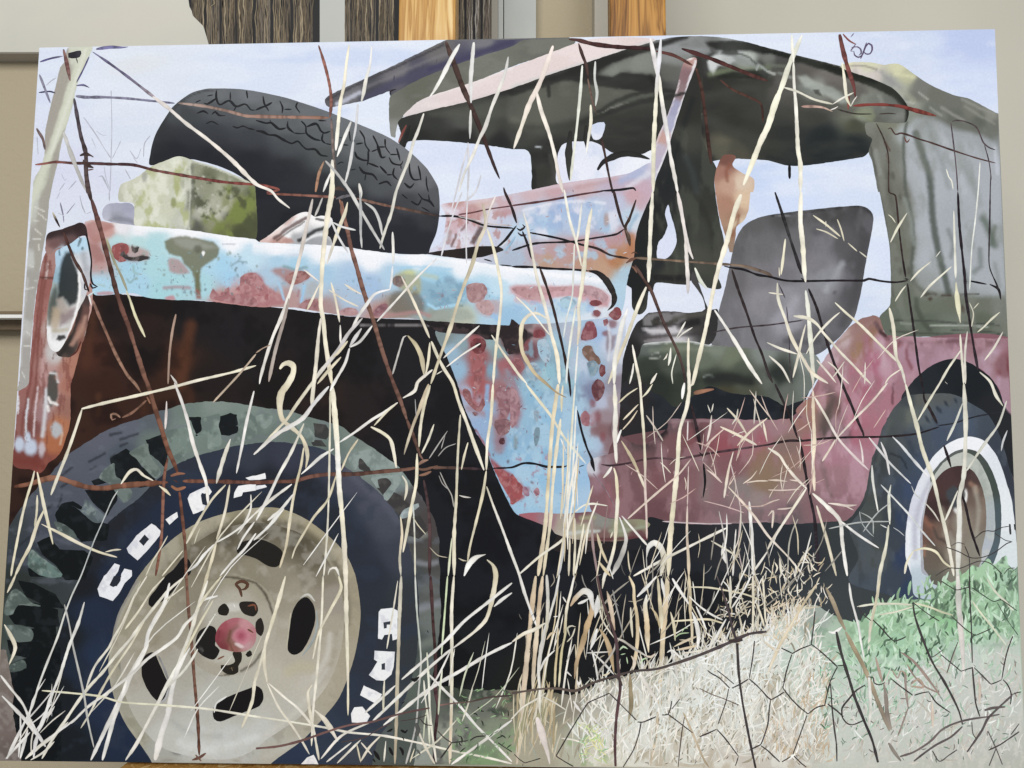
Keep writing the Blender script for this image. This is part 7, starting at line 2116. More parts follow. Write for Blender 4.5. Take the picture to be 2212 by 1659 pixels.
14/22/26/20 e9e3d0/dcd6c0 31: -10 1300 100 1350 250 1400
16/22/24/16 e6e0cc/efe9dc/d9d3bc 31: 8 1415 120 1520 190 1650
14/16 dfd6bc 31: 5 870 130 885
30/36/38/34/30/30/34 d3ccac/dfd8ba/c9c2a3/e0d9c0/d6cfb0/dcd6c0/e3dccf 31: 1048 1000 1080 1150 1095 1300 1110 1430 1160 1550 1187 1659
28/36/40/44/36/30/34/36/34 dfdabf/d6d2b3/cfcba8/e0dcc3/d3ceb0/e6e0cc/d9d3ba 32: 1188 0 1240 200 1290 380 1330 550 1390 720 1430 830 1480 1050 1530 1250 1570 1450 1605 1659
14/22/20/16 e0dcc6/d3cfac/ddd9c0 31: 1058 435 1120 310 1170 230 1202 180
14/16 d6d0b0 31: 1040 195 1075 225 1102 267
16/22/24/20 d0c6a0/dcd2ac/c9c09a 31: 388 200 500 280 560 330 625 385
16/20/18 cfc6a3 31: 598 235 630 320 658 425
12/16/14 d3caa8 31: 415 318 500 345 605 405
10/18/12 dcd3b6 31: 500 250 500 300
14/18 cfc6a6 31: 690 440 770 512
13/16 bcb8a3 31: 790 515 860 570
14/20/16 dad6bc 31: 1098 945 1150 860 1192 808
14/22/18/12 dcd8bf/cfcbb0 31: 1228 772 1300 690 1410 600
14/22/20/14 dedac6/d0ccb3 31: 1318 912 1400 810 1585 645
10/12 d6d6c9 31: 1450 562 1492 508
12/20/24/22 e0dfcc/d6d6c6 31: 1605 160 1612 400 1622 745
26/44/40/18 d6d2a6/cfcb9a/dcd8b0 31: 1625 780 1635 920 1662 1130
12/20/18/14 dcd8b8 31: 2003 1038 1930 1100 1860 1170 1808 1212
12/14 d6d2b3 31: 1740 955 1775 1050 1758 1165
12/14 d6d2b3 31: 1775 1010 1822 958
12/18/22/18 e3d6c9/d9cfb8 31: 2030 1208 1950 1350 1870 1455
18/22/26/24 dfd9c0/cfcab3/e3dcc6 31: 1660 1230 1672 1400 1690 1600 1690 1659
16/20/24/22 e0d6c9/d3cdb8 31: 1722 1205 1702 1400 1705 1659
40/44/40/44/40/44/40 d9d4bf/c9c6b3/d3d0bf/c6c4b6/dcd9cc/cfccc0 32: 1692 0 1700 150 1708 350 1702 600 1690 800 1650 1000 1650 1300 1642 1659
18/26/30/20 dfdcc6/d3d0b6 31: 1828 1555 1920 1640 32: 1970 100 2030 190
14/20/24/22/26/24/14 dfdbc3/d0ccb0/dcd8c0/c6c2a3/d9d5bc 31: 1668 1365 1560 1520 1480 1659 32: 1400 130 1290 320
14/16 e3dcd0 31: 1530 1640 1550 1659
14/20/16 e3d3c3 31: 420 1450 500 1540 590 1650
14/18/16 e6d9c6 31: 515 1465 580 1520 640 1600 700 1659
12/16 e3d6c6 31: 840 1470 835 1659
14/18 e6d6c0 31: 1150 1530 1050 1600 1010 1659
12/14 dfd3bf 31: 660 1465 600 1550 560 1600
20/26/28/24/22/26 e6dcb6/dcd0a3/e9dfc0/d9cda0/e3d9b3 02: 298 750 280 830 230 990 190 1150 150 1350 110 1560 95 1659
22/30/34/30/24 e6d9b0/e0d3a6/ebe0c0/dccfa3/d6c99c 02: 322 760 350 900 380 1050 420 1220 458 1385
26/30/34/30/28 e3d6ae/d9caa0/e6dab8/d6c898/e0d4b0 02: 385 1080 320 1220 260 1400 190 1530 130 1659
18/24/20 dfd3ac/d3c8a0 02: 322 960 318 1100 300 1240
16/24/30/26/24/20 e3d6b3/dccfa3/e9debf/d9cc9f/e3d8b6 02: 358 1210 500 1280 690 1380 850 1450 1012 1497
14/18 e0d6b6 02: 910 1452 980 1435 1047 1430
20/26/30/28/24/22 ece2c6/e6dcb8/efe6cf/e3d9b8/ece3ca 02: 1045 865 1120 760 1180 738 1240 790 1325 835
24/30/26 e3d6ac/d9cc9f 02: 1375 880 1430 920 1475 965
10/12/12/14/16/20/22/20/18 a9b0ac/97a3a3/8c989c/b3bab8/c6c9c0/d9d9cf/c9cbc6/dcdcd3/e6e6e0 02: 1020 920 970 1000 900 1160 820 1340 760 1500 700 1659 03: 620 170 560 330 500 520 420 720 340 930 280 1120 200 1290 150 1400
14/26/22 d9c9c6/c9b9b8/d3c6c3 02: 1440 148 1436 270 1428 390
24/30/34/36/34/30/26 e6e0dc/d0cac8/efeae6/d6d0c6/efece6/e0dad0 02: 1508 -10 1570 150 1620 310 1670 520 1730 700 1780 850 1800 1055
22/40/44/30 d9d6c9/c9c3b0/e3dfd3/c6c0ac 02: 1992 475 1940 620 1880 820 1870 860
22/28/26/20 e6e3e0/efece9/e0dcd8 02: 2195 60 2130 330 2090 540 2043 772
14/22/20/14 efece3/e6e3d9 02: 2168 955 2165 1080 2100 1230 2050 1300
22/24/26/24 dfd3b0/cbbd94/e3d9bc 02: 1950 870 1830 1000 1700 1210 1610 1380
12/14/14 d6cda8 02: 1730 1245 1700 1310 1680 1380
20/26/24/22 d9caa3/e3d6b8/cfc09a 02: 1985 870 1950 1080 1900 1260 1870 1345
16/26/36/24/16 e6e3e0/f0efec/dcd9d6 02: 1850 1385 1760 1480 1700 1560 1625 1620
24/30/28/26 ddd0aa/cbbc90/e0d6b8 02: 1870 1370 1830 1520 1790 1659 03: 1760 110 1700 300
16/20/18/16 e9e6e0/dcd9d0 02: 2212 1110 2100 1220 1990 1300 1870 1370
20/26/22 efede9/e3e0da 02: 2212 1290 2110 1430 2010 1530 1900 1659
18/22/20 e9e6e0 02: 2050 1430 2100 1330 2200 1190
14/16/14 d9cfb0 02: 1580 1440 1480 1560 1400 1659
12/14 cfc6a8 02: 1450 1310 1400 1400 1320 1530 1260 1659
24/26/28/24 dfd6b6/cfc39c/e6dcc0 12: 480 0 350 180 270 300 150 430 0 600
30/40/44/40/34/30 e6e6ea/c6c3c6/e3e0dc/cdc8c3/e9e6e0 12: 630 20 500 170 400 300 200 420 100 500 -20 610
22/26/24/20 efeeea/e3e0d9/f0eeea 12: 1225 160 1100 250 1000 310 850 420 720 505
16/20/18 d9cfac/cbbf98 12: 1220 165 1140 230 1020 360
22/30/26/18 e6e6e3/d3d0cc/efece8 12: 672 560 560 630 470 710 390 780
16/20/20/16 cbb98c/d6c69c 12: 882 478 800 600 735 750
26/34/38/34/30 e9e0bf/dfd4ac/efe6cc/e3d8b6 12: 992 370 1090 420 1160 480 1190 590 1212 725
16/28/24/14 e6dfc6/dcd2b0 12: 1262 790 1298 850 1300 930 1282 1005
16/18/20/20/18/20/18 c6bf9c/d6d0b3/dcd6ba/e3ddc6/d9d3b8/e6e0cc 12: 640 60 640 330 635 600 630 900 620 1200 600 1500 585 1659
20/22/24/26/24/18 d6cdac/e6dfc6/dcd4b8/efe9d6/e0d9bf 13: 580 0 565 400 530 800 495 1150 482 1400 480 1470
20/26/28/26/22 d6c9a0/cbba8a/e0d3ac/cfbe90/c9b68a 12: 412 550 390 700 350 860 320 1000 290 1200 260 1400 205 1590
16/22/24/22/20/18 bfb184/d3c69c/c6b88c/d9cca6 12: 695 785 620 1000 500 1150 420 1280 340 1420 310 1510
22/30/28/24 efeeea/e3e3e0/d9d6d0 12: 242 1075 100 1240 -20 1350
26/30/28 efece6/d9d6d0/e9e6e0 12: 325 950 210 1090 100 1180
22/28/30/28 efece6/dcd6c6/e9e3d3 12: 310 865 130 1000 -20 1130
20/26/30/28/30/26 c6c0a3/e3dfd0/efece6/dcd9d3/efece6 12: 415 340 300 600 200 780 120 950 0 1180
22/30/30/34/28/24 ded2a8/e9deb8/d9cda3/e3d8b6 12: 1392 600 1385 850 1340 1080 1300 1300 1270 1455
18/24/26/24/20 e6d6ac/dfc698/b9ae90/aaa694 12: 1250 1150 1262 1300 1242 1500 1252 1659
30/34/30/34/36/30/26 aea894/bdb59c/a89a78/b5a680/9f8d68/a8926c 13: 1255 0 1242 300 1232 600 1222 900 1212 1300 1200 1622
14/16/18/18 9fb3b3/c6c6b8/d9d3b8/cfcaae 12: 1358 1040 1370 1300 1375 1659
16/18/18/16/16/22 cfd3cc/b6c3b6/a9b3a6/b9bcb4/8f8f8c/a8a8a8 13: 1375 0 1390 300 1425 720 1405 1000 1380 1300 1295 1625
16/22/20 d3ccac/e0d8bc 12: 1538 348 1490 480 1432 600
26/30/28/24 dcd0a8/cbbd90/e3d8b6/d3c8a0 12: 1505 10 1450 200 1420 380 1408 545
10/12/10 8d8d90 12: 1375 130 1385 300
10/13/10 8f8a88 12: 1655 405 1590 500 1495 645
9/12/10 86837f 12: 1728 515 1640 550 1572 625
8/8/10 8a8683 12: 1635 440 1600 560
9/12/12/10 9a958f 12: 1590 760 1640 870 1690 960 1710 1065
8/10/8 8f8a86 12: 1580 790 1610 860 1660 910
10/14/10 b3aea6 12: 1755 962 1800 975 1858 982
20/22/22/24/30/34/30 c6bc9c/b5aa84/cdc3a3/bcb08a/e0d6b3/cfc49c/e6dcbc 12: 1766 265 1750 500 1740 700 1730 1000 1712 1300 1712 1659
30/34/30/34/30/26 e3d9b8/efe6d0/d9cfac/e6dcc0/cfbf98 13: 1710 0 1690 300 1692 600 1690 1000 1685 1300 1680 1605
16/22/20 d9cda6/cbbd94 12: 1832 505 1800 620 1775 740
20/28/26/24/22 d9cda3/c6b88a/dccfa8/b9aa7a 12: 1990 750 1960 950 1900 1200 1850 1400 1828 1535
18/22/26/30/28/26 c9bf98/dcd8cc/efece3/dcd9d0/efece6 12: 1992 885 2050 1050 2120 1230 2212 1480 22: 60 1640 23: 120 200
22/26/24 c9c6c3/efece9 23: 70 0 130 210 210 430
12/18/20/16 dfe3b8/cfd9a3/e3e9c3 12: 1692 1330 1675 1500 1660 1659
14/18/18/14 c6dca0/b3cf8d/d0e0b0 13: 1655 0 1625 400 1602 690
14/20/26/20 d9d3bc/efece3 12: 622 1650 640 1600 690 1590 720 1659
10/12/10 dcd0a8 12: 1355 1150 1400 1220 1468 1300
8/10/8 a89a7a 12: 1500 1410 1570 1480 1655 1500
10/14/10 c3b894 12: 1750 1505 1790 1525 1825 1530
26/50/54/44/18 e9e6e3/f0efec/cfccc6/dcd8cc 12: 1798 1659 1840 1560 1900 1500 1985 1472
20/44/50/46/40/34/26/22/20 d6c9a3/c6b68a/dccfac/c9ba90/e3d9c0/d0c6b3/efe9e0 12: 1995 1518 2050 1570 2072 1659 13: 2040 200 1990 370 1900 470 1800 550 1700 625
22/30/30/26 e6e3dc/cfccc3/efece6 13: 1700 620 1500 790 1240 1035 1000 1262
14/18/16 d9d4bf 22: 532 1115 620 1050 700 1035 825 1052
20/24/26/24/20 efe9dc/d9cfb0/e6dfcc/d6ccac/c9c6b8 22: 60 1645 250 1480 440 1340 500 1200 535 1110
18/26/50/54/30 f0eeea/dcdad3/a3a09a/8d8a86/c9c6bf 22: 928 1150 965 1250 985 1350 940 1500 860 1659
14/22/24/22 efece6/e0dcd3 22: 948 1138 1060 1270 1172 1398
20/24/26/24/22/26/20 e6dfc9/efeadc/d9d2b8/efe9d9/dcd6c0/efece3 22: 1050 1659 1300 1520 1500 1420 1700 1320 1862 1240
16/50/60/54/50/44 c9c6bf/f0eeea/e3e0d6/c6bd9f/b9ad8a/dcd6c6 22: 1162 1500 1180 1410 1230 1372 1285 1415 1312 1500 1285 1659
8/10 9a9894 22: 1160 1490 1165 1600
14/20/20 d9ccac/cfc09a 22: 500 1310 495 1500 490 1659
18/22/22 e0d6b8/d6caa3 22: 542 1158 545 1400 532 1659
18/24/24 e6dcb8/efe6cc 22: 622 1208 590 1400 545 1640
16/22/26/24 8d6a68/7a5658/6d4a50 22: 686 1130 700 1400 742 1659
22/30/26 d6c08d/cbb27c 22: 735 1290 770 1420 825 1550
24/34/30 d9c08a/d0b478 22: 745 1530 800 1600 850 1659
10/14 6d4a4a 22: 826 1055 800 1250 795 1380
12/26/16 cfcaa8 22: 870 1275 850 1330
28/36/38/36 efece6/f0eeea/e3e0d9/efece6 22: 2050 1015 2070 1300 2085 1560 2090 1659
14/22/20 e9e6df/d6d3cc 22: 1935 1255 1920 1450 1908 1659
12/16/14 a39f9c 22: 1788 1098 1830 1300 1870 1655
10/12/10 b59a98/a98f8f 22: 1888 680 1940 900 1975 1100 1955 1400 1990 1600
14/22/22/20/18/16 e0c6b0/d9bfaa/e6d3c0/dcc9b3/e6d9c9 22: 1865 885 1990 1020 2100 1150 2212 1310 32: 180 1500 310 1659
20/28/26/24 e6d6b8/dcc9a3/e9dcc6 22: 1798 368 1950 440 2115 528
14/22/26/20 e3d0bc/d3baa0/e6d6c3 22: 1912 585 1870 750 1832 985
12/18/18 dcb9a8/d0aa9c 22: 1835 385 1760 450 1665 540
14/22/22/20 d9ccac/cfbf9c 22: 1858 208 1950 310 2035 445
14/22/22/18 e3d0b3/d9c3a3 22: 2205 295 2050 420 1945 535
10/20/18 d9b8ac 22: 1680 738 1750 790 1815 855
10/18/18/20/24/18/20 d0b0a3/d9bca8/c9a594/dcc3b0/cfae9c/e0cab6 22: 1545 650 1440 780 1300 900 1150 1030 1000 1165
8/12/10 cfa3a0 22: 1658 1010 1850 1060 2005 1112
12/18/18 9c8f84/b3a390 22: 1160 270 1230 370 1305 492
12/30/30/24 bfa878/a8905f 22: 945 490 1040 650 1110 800
16/26/22 dfd3b8/c9b898 22: 1078 740 1120 830 1150 910
14/22/20 e0d3a8/d0c090 22: 1085 35 1000 90 918 165
12/20/18 d9c6a3 22: 1092 175 1020 250 960 310
12/18/18 d6c09c 22: 1085 228 1030 310 955 395
24/34/30 f0eeea 22: 945 395 925 440 905 510
16/20/18 e3dcb6 22: 1215 0 1170 70 1120 120
14/20 d6c9c9 22: 1520 320 1515 490
26/40/30 f0eee9 22: 1490 -10 1478 60 1470 130
10/12/10 d6b8ae 22: 1525 710 1520 900 1515 1050
14/20/26/30/28 d0b0a6/dcc0a8/c6aa8c/d0b890/c9ae88 22: 1515 1050 1512 1300 1525 1520 1528 1659
16/20/18 d6c6b8 22: 1725 270 1710 390 1685 500
12/16 d6d0c0 22: 1740 170 1725 240
10/14 dcd6c9 22: 1690 180 1715 250
14/18/16 c6c0ac 22: 1952 215 1940 290 1900 350
12/14/12 b3aea0 22: 2108 60 2100 200 2090 350
18/22/22 dccab0 22: 2170 330 2190 430 2205 500
14/16 e0c9b0 22: 2030 852 2120 838 2212 838
16/22/20 d6d0c3 22: 2212 1440 2130 1560 2055 1659
12/26/40/26 e0ddd6 22: 1825 1370 1820 1450 1850 1550
16/18/14 c3baa0 22: 1720 1355 1850 1430 1960 1500
22/24/22/20/16 e0cdb8/d3b8a8/e6d6c6/d6c0b3 32: 1032 -10 900 150 760 290 600 462
16/22/26 dccab3/cfb8a0/e3d3bc 32: 582 482 530 570 468 668
20/24/22/20/20/22/16 e0d6c3/d3c6ae/e3d6cc/dcc3c3/e3cfcf/d9bcc3 32: 398 108 500 280 600 462 720 600 870 745
14/18/14 e3d0cf 32: 790 478 812 580 822 690
10/14/12 d6b3b8 32: 718 600 780 650 840 710
22/28/28/26/24/26 e6dcc6/d9c9b3/e6d9c3/dccab8/e9e0cf 32: 0 552 100 620 150 700 230 800 335 905
22/26/24/26/24 e6dcc9/d9ccb0/e3d6c0/dccfb6 32: 332 900 200 1100 50 1330 -10 1440
26/40/44/36/34/36/38/40 e6dcc9/f0ece3/e0d9cc/efece6/dcd9d0/f0eee9/e3e0d9 32: 385 945 500 1050 620 1180 640 1350 660 1500 685 1659
16/26/24/16 efece6/dcdadc/e9e6e3 32: 615 1175 760 1290 880 1370 958 1418
20/26/28/26 e3d6bc/cfc09c/dccfac/c3b48c 32: 420 1050 450 1150 510 1350 590 1659
12/18/14 d9bca8 32: 0 830 90 832 165 842
12/16/14 d6b6a8 32: 0 915 130 918 275 908
14/20 dcc0ac 32: 188 828 285 842
10/16/12 d9bcae 32: 78 1082 150 1078 212 1068
12/20/20 dcc6b3 32: 0 1140 45 1098 35 1245
12/20/24/12 e3cfc0/d9c0b3 32: 518 1030 600 1040 680 1052 770 1045
10/14 d9c0b6 32: 640 1040 700 1070 742 1090
18/26/26/20 d0d3d9/bfc6cf/dcdcdf 32: 1075 455 1150 530 1250 650 1388 805
16/22/22/20/12 d9c9cc/cfd0d6/c3cad0/d6d9dc 32: 872 462 960 570 1050 680 1140 770 1235 862
16/24/20 d0cdd0 32: 975 500 1020 620 1050 785
16/26/22/14 cfd3cc/e0e0d9 32: 898 700 905 830 925 960 952 1108
14/30/28/18 d9dccc/cfd2bc/e0e0d0 32: 1062 870 1045 960 1048 1100 1052 1215
20/30/36/34/32/30/26 dcd9c0/cbc7a6/e0dcc6/d3cfb0/dcd9c9 32: 1042 1218 1020 1400 965 1640 33: 940 200 890 400 868 655
14/18/18/16/14 c6ccd0/d6dad9/b9c0c6/d0d3d0 32: 975 870 1100 1000 1220 1130 1330 1270 1445 1400
12/16/14 c6c0b0 32: 1350 1020 1430 1110 1480 1190
10/12 bfc3bc 32: 1240 880 1270 950 1330 1000
16/22/26/24 c3c6b8/b6baac/cfd2c6 32: 1682 165 1620 330 1545 490
14/22/24/26/22/20 d6d6c9/c9c9ba/dcdcd0/c6c6b3/d9d9cc 32: 2062 145 1990 350 1890 490 1800 620 1715 750
10/22/18 c6c9cf 32: 2068 400 2030 500 2015 580
20/26/24/26/16 dcd2a3/e6dcb0/d9cc98/e0d4a6 32: 1255 1442 1350 1420 1450 1450 1520 1540 1592 1592
16/26/30 dfd49c/e6dfc6 32: 1255 1445 1200 1540 1180 1640
14/18/20/26 c9c6b0/dfdcca 32: 1640 920 1590 1040 1530 1180
40/46/50/44/40/36 cfd0c3/e3e3dc/d6d6d0/c9ccc0/d0d3c9 32: 1660 1000 1655 1200 1645 1450 1640 1659 33: 1640 200
10/14/12/12 9aa0a0/8a9294 32: 525 1250 640 1225 760 1200 900 1190 1060 1188
10/14/12 8f9898 32: 800 1110 860 1140 905 1180 910 1300
10/14/12 99a3a3 32: 1050 1030 960 1100 890 1180 820 1280
9/12/10 8d979a 32: 790 1100 810 1200 880 1290 915 1320
10/14 a8b0b8 32: 1082 1240 1130 1270 1178 1312
12/16/14 d6dade 32: 970 1215 1030 1245
12/14/12 8f8a7c 32: 260 1165 210 1270 180 1400 170 1659
14/20/18 cfc3a3/dfd3b8 32: 378 1395 300 1500 250 1600
12/14 d0c6ac 32: 300 1450 360 1520 380 1620
10/14 c3baa0 32: 320 1440 380 1490 410 1500
18/24/20 e0d6bc 32: 100 1500 110 1600 115 1659
10/12/10 6d6a62 32: 640 1440 560 1540 490 1620
24/26/30/28/30/26/24 e6dfc9/d6cfb8/ece6d3/d9d3bc/e9e3d0/dcd6c0 03: 1590 10 1450 130 1350 250 1240 390 1130 540 1000 690 880 840 760 970 650 1120 550 1270 460 1400 355 1592
28/40/38/40/44/50/44/40/36/34 efece6/d9d6d0/f0eee9/dcd9d3/efece6/e0ddd9/f0eeea 03: 1465 60 1420 240 1340 380 1280 500 1260 620 1180 770 1120 870 1080 980 1000 1140 900 1350 785 1592
26/34/36/38/34 efece6/dcdad6/f0eeea 03: 1100 890 1040 1080 980 1250 930 1430 885 1592
14/20/22/22/20/16 cbbf98/d6ccac/c3b890/dcd3b6/d0c8ac 03: 1245 395 1130 590 980 810 870 1000 780 1180 698 1315
20/30/34/30/28/26/26/22 f0eeea/e0ddd3/efece6/d9d6cc/efece6/dcd9d0 03: 1882 170 1740 220 1690 330 1600 420 1530 530 1400 630 1270 720 1150 840 1060 910 900 1030 760 1130 615 1275
26/34/36/40/36/30/30/28 efead9/dfd9c3/efece0/dcd6c6/efece3 03: 1795 40 1720 250 1660 450 1600 620 1540 770 1440 950 1370 1090 1270 1280 1180 1450 1085 1592
24/40/44/50/44/56/70 efece6/dcdad6/efecea/e3e0dc 03: 1640 620 1540 800 1490 970 1450 1200 1400 1350 1340 1592
16/20/20/22/22/20/22/22/20/22/20 dfdcb3/d6d3a6/e3e0bc/e9e6cf/dcd9bf/e9e6d3/efeada/e0dcc6/efece0 03: 362 990 600 1010 870 1040 1050 1090 1400 1115 1800 1150 2212 1215 13: 300 1260 600 1310 800 1350 1100 1380 1400 1440 1700 1510 2000 1570 2212 1622
14/20/22/22/20/18 a9a9a6/97999a/b6b6b0/a3a5a3/b3b3ac 03: 558 245 600 430 630 600 690 860 730 1050 760 1250 812 1482
20/30/28/30/30/34/40 e3e3dc/cfd0cc/e6e6e0/d9d9d3/efeee9/dcdcd9 03: 730 225 680 400 600 600 520 850 440 1050 380 1230 330 1345
22/24/26/34/36 e9e6e0/dcd9d3/efeeea/dcdadc 03: -5 845 100 980 200 1110 280 1290 395 1475
22/30/36/40 efeeea/dfdcd9/efeeea 03: 18 1035 150 1170 260 1290 340 1400
30/38/34/30 e9e6e3/d3d0cc/efecea 03: 55 1592 130 1430 220 1250
26/34/32 efeeea/d9d6d3 03: 170 1592 210 1440 240 1325
26/36/34/30/24 efe9dc/e3dcc9/f0ece3/dcd6c6 03: 208 1590 330 1480 460 1380 590 1262
18/26/24 e6e3e0 03: 50 1580 150 1470 260 1350
22/30/40/30 e6e4e6/d0ced0 03: 290 1592 300 1480 330 1350
16/22/20 e0ddd9 03: 472 1125 430 1190 395 1232
14/20/24/20 e6e0cf 03: 265 1590 380 1520 470 1430
22/36/40/34/22 e3d9bc/d9cda6/e9dfc3/dccfa8 03: 30 405 90 510 132 620 80 765
20/26/24 e0d3ac/d3c69c 03: 62 145 100 70 140 -20
18/24/26/22 dcd0a3/e3dab6 03: 1915 0 1780 170 1690 310
14/20/22/18 d9d0a8/c9bf94 03: 1842 210 1720 420 1590 670
16/20/24/22 dcd6c0/c9c3ac/e0dacb 03: 1270 0 1160 180 1060 400 980 540 940 620 820 780 745 965
14/20/22 e0d8b8/d3caa6 03: 1420 10 1310 130 1200 300 1080 460
14/18/16 d6cfb3 03: 1590 90 1500 160 1420 210
20/26/24/22 e3e0d3/d0cdbf 03: 1710 630 1640 750 1560 850 1440 960
26/40/38/36/34/30/26 dfd2ac/e6dab8/d3c69f/e3d8b8/d6caa6/e0d6b8 13: 255 0 200 200 130 430 80 600 72 750 97 925
24/30/28 e3dabd/d6cba8 13: 78 600 30 780 -10 910 03: 2180 1080 2090 1310
18/22/24/22/18 e6dfc9/dcd3b8/e9e3d0 13: 98 930 200 1140 310 1290 400 1430 462 1540
16/22/26/20 e3dcc6/efe9d9/dcd3bc 13: 108 925 250 1050 360 1140 470 1270 505 1350
28/34/26/22/22/16 e6dab0/dccfa3/e3d8b6/d6caa3/e0d6bc 13: 715 0 735 110 640 300 540 500 490 720
22/30/28/26/24/22 e3d9bc/d3c8a8/e6dfc9/d9cfb6 13: 485 940 448 1010 470 1200 500 1340 545 1592
26/44/48/30 e0d6c0/d3c8ae/e6dccc 13: 508 1158 600 1250 708 1428
24/28/30/30/28/26 efece6/d9d6cf/f0eeea/dcd9d3/efece6 13: 2212 60 2000 230 1800 390 1640 560 1450 730 1258 895
22/28/26 efeeea/d6d3cc 13: 2212 145 2130 200 2055 265
26/30/34/34/32/30/28 f0eeea/e3e0d9/f0eeea/dcd9d0/efece3 13: 2212 575 2000 680 1800 800 1540 950 1400 1050 1240 1180 1100 1290
18/26/26/22 e9e6e0/f0eeea/dcd9d3 13: 1205 945 1080 1060 938 1185
18/24/26/26/24/24 efece6/dcd9d3/f0eeea/e3e0dc/efece9 13: 1478 835 1620 980 1750 1110 1900 1290 2050 1440 2212 1605
22/28/28/26 efece9/e0ddd6/f0eeea 13: 2212 1245 2000 1400 1850 1510 1688 1628
16/22/24/20 e3dfd0/efeae0 13: 1000 1258 740 1380 560 1580
16/20/22/18 e6e0d0/d9d3c0 13: 905 1415 800 1520 700 1618
14/18/20 efece6 13: 825 1438 720 1520 608 1608
18/24/22 e6dcc6/d6cbb0 13: 1388 1305 1450 1450 1545 1625
16/24/20 e3d9c3 13: 908 1438 1000 1545
18/24/20 e0d6bc 13: 1082 1375 980 1480 905 1600
16/22/20/24/22 d3d9b8/e3e3d0/d9d6bc/e6e3d3 13: 1478 660 1492 900 1510 1250 1558 1610
12/18/16 e0dcc9 13: 1122 1425 1105 1605
12/16/14 cfc49c 13: 870 1450 890 1540 905 1610
14/18/20/22 e3dfcc/d0d6b3 13: 1450 900 1462 1050 1490 1250 1500 1450
14/18/20/16 d9dfc0/c6d0a6 13: 1610 800 1590 980 1575 1200
20/24/26/20 e6d0a8/dcbf94/e3cfac 13: 1690 1130 1680 1350 1672 1625
12/16/14 e0d9c0 13: 1225 40 1190 270 1130 630
14/20/22/18 d9d3b3/c9c3a0 13: 1110 900 1102 1050 1100 1180
10/16 d9cfa8 13: 1370 1490 1330 1610
'''
_lines = [l for l in grass_text.strip().splitlines() if l.strip()]
def _len(l):
    p = pts(l.split(None, 2)[2])
    w = max(float(k) for k in l.split()[0].split('/'))
    return w * sum(math.hypot(p[i + 1][0] - p[i][0], p[i + 1][1] - p[i][1]) for i in range(len(p) - 1))
print('blades', len(_lines))
_rank = sorted(_lines, key=_len, reverse=True)
_big = set(_rank[:296])
strokes('grass_blade', painting, '\n'.join(l for l in _lines if l in _big), jit=.15, edge=.8, pale=.34, thin=.88)
small_items = []
for l in _lines:
    if l in _big:
        continue
    wd, cs, rest = l.split(None, 2)
    P = catmull(pts(rest), step=5)
    P = P[in_quad(P, 2)]
    if len(P) > 1:
        ws = [float(k) / 4 * .85 for k in wd.split('/')]
        small_items.append(ribbon(P, ws if len(ws) > 1 else ws[0], [blend(k, .3) for k in (cs.split('/') if ('/' in cs or len(cs) == 6) else list(cs))], jit=.2))
if small_items:
    ZL[0] += 2e-5
    flush('fine_grass', painting, small_items, ZL[0], kind='stuff')
# ================================================================== lower right: straw, green tufts, chicken wire

STRAW = 'a: 1130 1530 1250 1510 1380 1462 1500 1425 1600 1390 1700 1345 1760 1330 1790 1480 1790 1650 1110 1650'
scatter('straw', 300, STRAW, (16, 60), (1.6, 4.5), ['b5ab94', 'aab0a0', 'c0b79f', 'a39c86', 'bfb49c'], 80, 24)
scatter('straw', 1000, 'a: 1250 1510 1380 1465 1500 1425 1600 1390 1700 1345 1760 1330 1790 1500 1760 1650 1250 1650', (14, 60), (1.6, 4.2), ['e9e9e0', 'f2f2ec', 'e3e8e0', 'dfdccf', 'ece6d9'], 75, 32)
scatter('straw', 150, 'a: 1400 1500 1700 1420 1770 1420 1770 1655 1380 1655', (4, 9), (2.4, 4.6), ['6b5e4c', '4c463e', '7d6a50', '8a7656'], 60, 50)
scatter('straw', 130, 'a: 1480 1420 1640 1380 1680 1400 1640 1500 1560 1560 1480 1520', (20, 60), (1.5, 3.4), ['f0f2ee', 'e3e9e4', 'eef0ea'], 60, 45)
scatter('straw', 160, 'a: 1650 1580 1790 1420 1790 1650 1650 1650', (10, 30), (2, 4.5), ['d3bfa0', 'dccbb0', 'c9b394', 'ece6d9', 'd0c8b8'], 80, 22)
scatter('green_tuft', 300, 'a: 1880 1320 2010 1262 2110 1255 2205 1205 2205 1380 2100 1400 1960 1470 1860 1480 1820 1420', (12, 40), (4, 9), ['97c096', 'aad2aa', 'b8dcbc', '8bb28b', 'c6e2c8', 'a1c8a0'], 80, 40)
scatter('green_tuft', 120, 'a: 1850 1340 2010 1270 2110 1262 2205 1215 2205 1380 2080 1400 1960 1470 1860 1480', (10, 24), (6, 13), ['4b6650', '55705a', '5f7f66', '6a8a70'], 78, 25)
scatter('green_tuft', 120, 'a: 1760 1400 1900 1380 1990 1440 1960 1560 1780 1600', (6, 18), (2, 5), ['5f8a6a', '4d7358', 'b3e0c0', '8fc49c', 'd6efdc'], 70, 45)
scatter('straw', 420, 'a: 1800 1500 2000 1450 2205 1400 2205 1650 1800 1650', (12, 44), (1.4, 3.6), ['dcdcd6', 'd6cfc6', 'e3e3de', 'd3cec4', 'd6dad3', 'c6bfb0'], 75, 40)
scatter('green_tuft', 150, 'a: 1820 1440 2000 1430 2205 1380 2205 1600 1850 1620', (10, 34), (1.8, 4.5), ['b3d0b6', 'cfe3d2', 'e6ede6', '93b49a', 'a6cbac'], 72, 35)
scatter('straw', 120, 'a: 1800 1480 2000 1430 2205 1390 2205 1650 1800 1650', (5, 16), (2, 4.5), ['6d8a78', '7a9484', '8f857c', '7d7370', '5f7a68'], 60, 50)
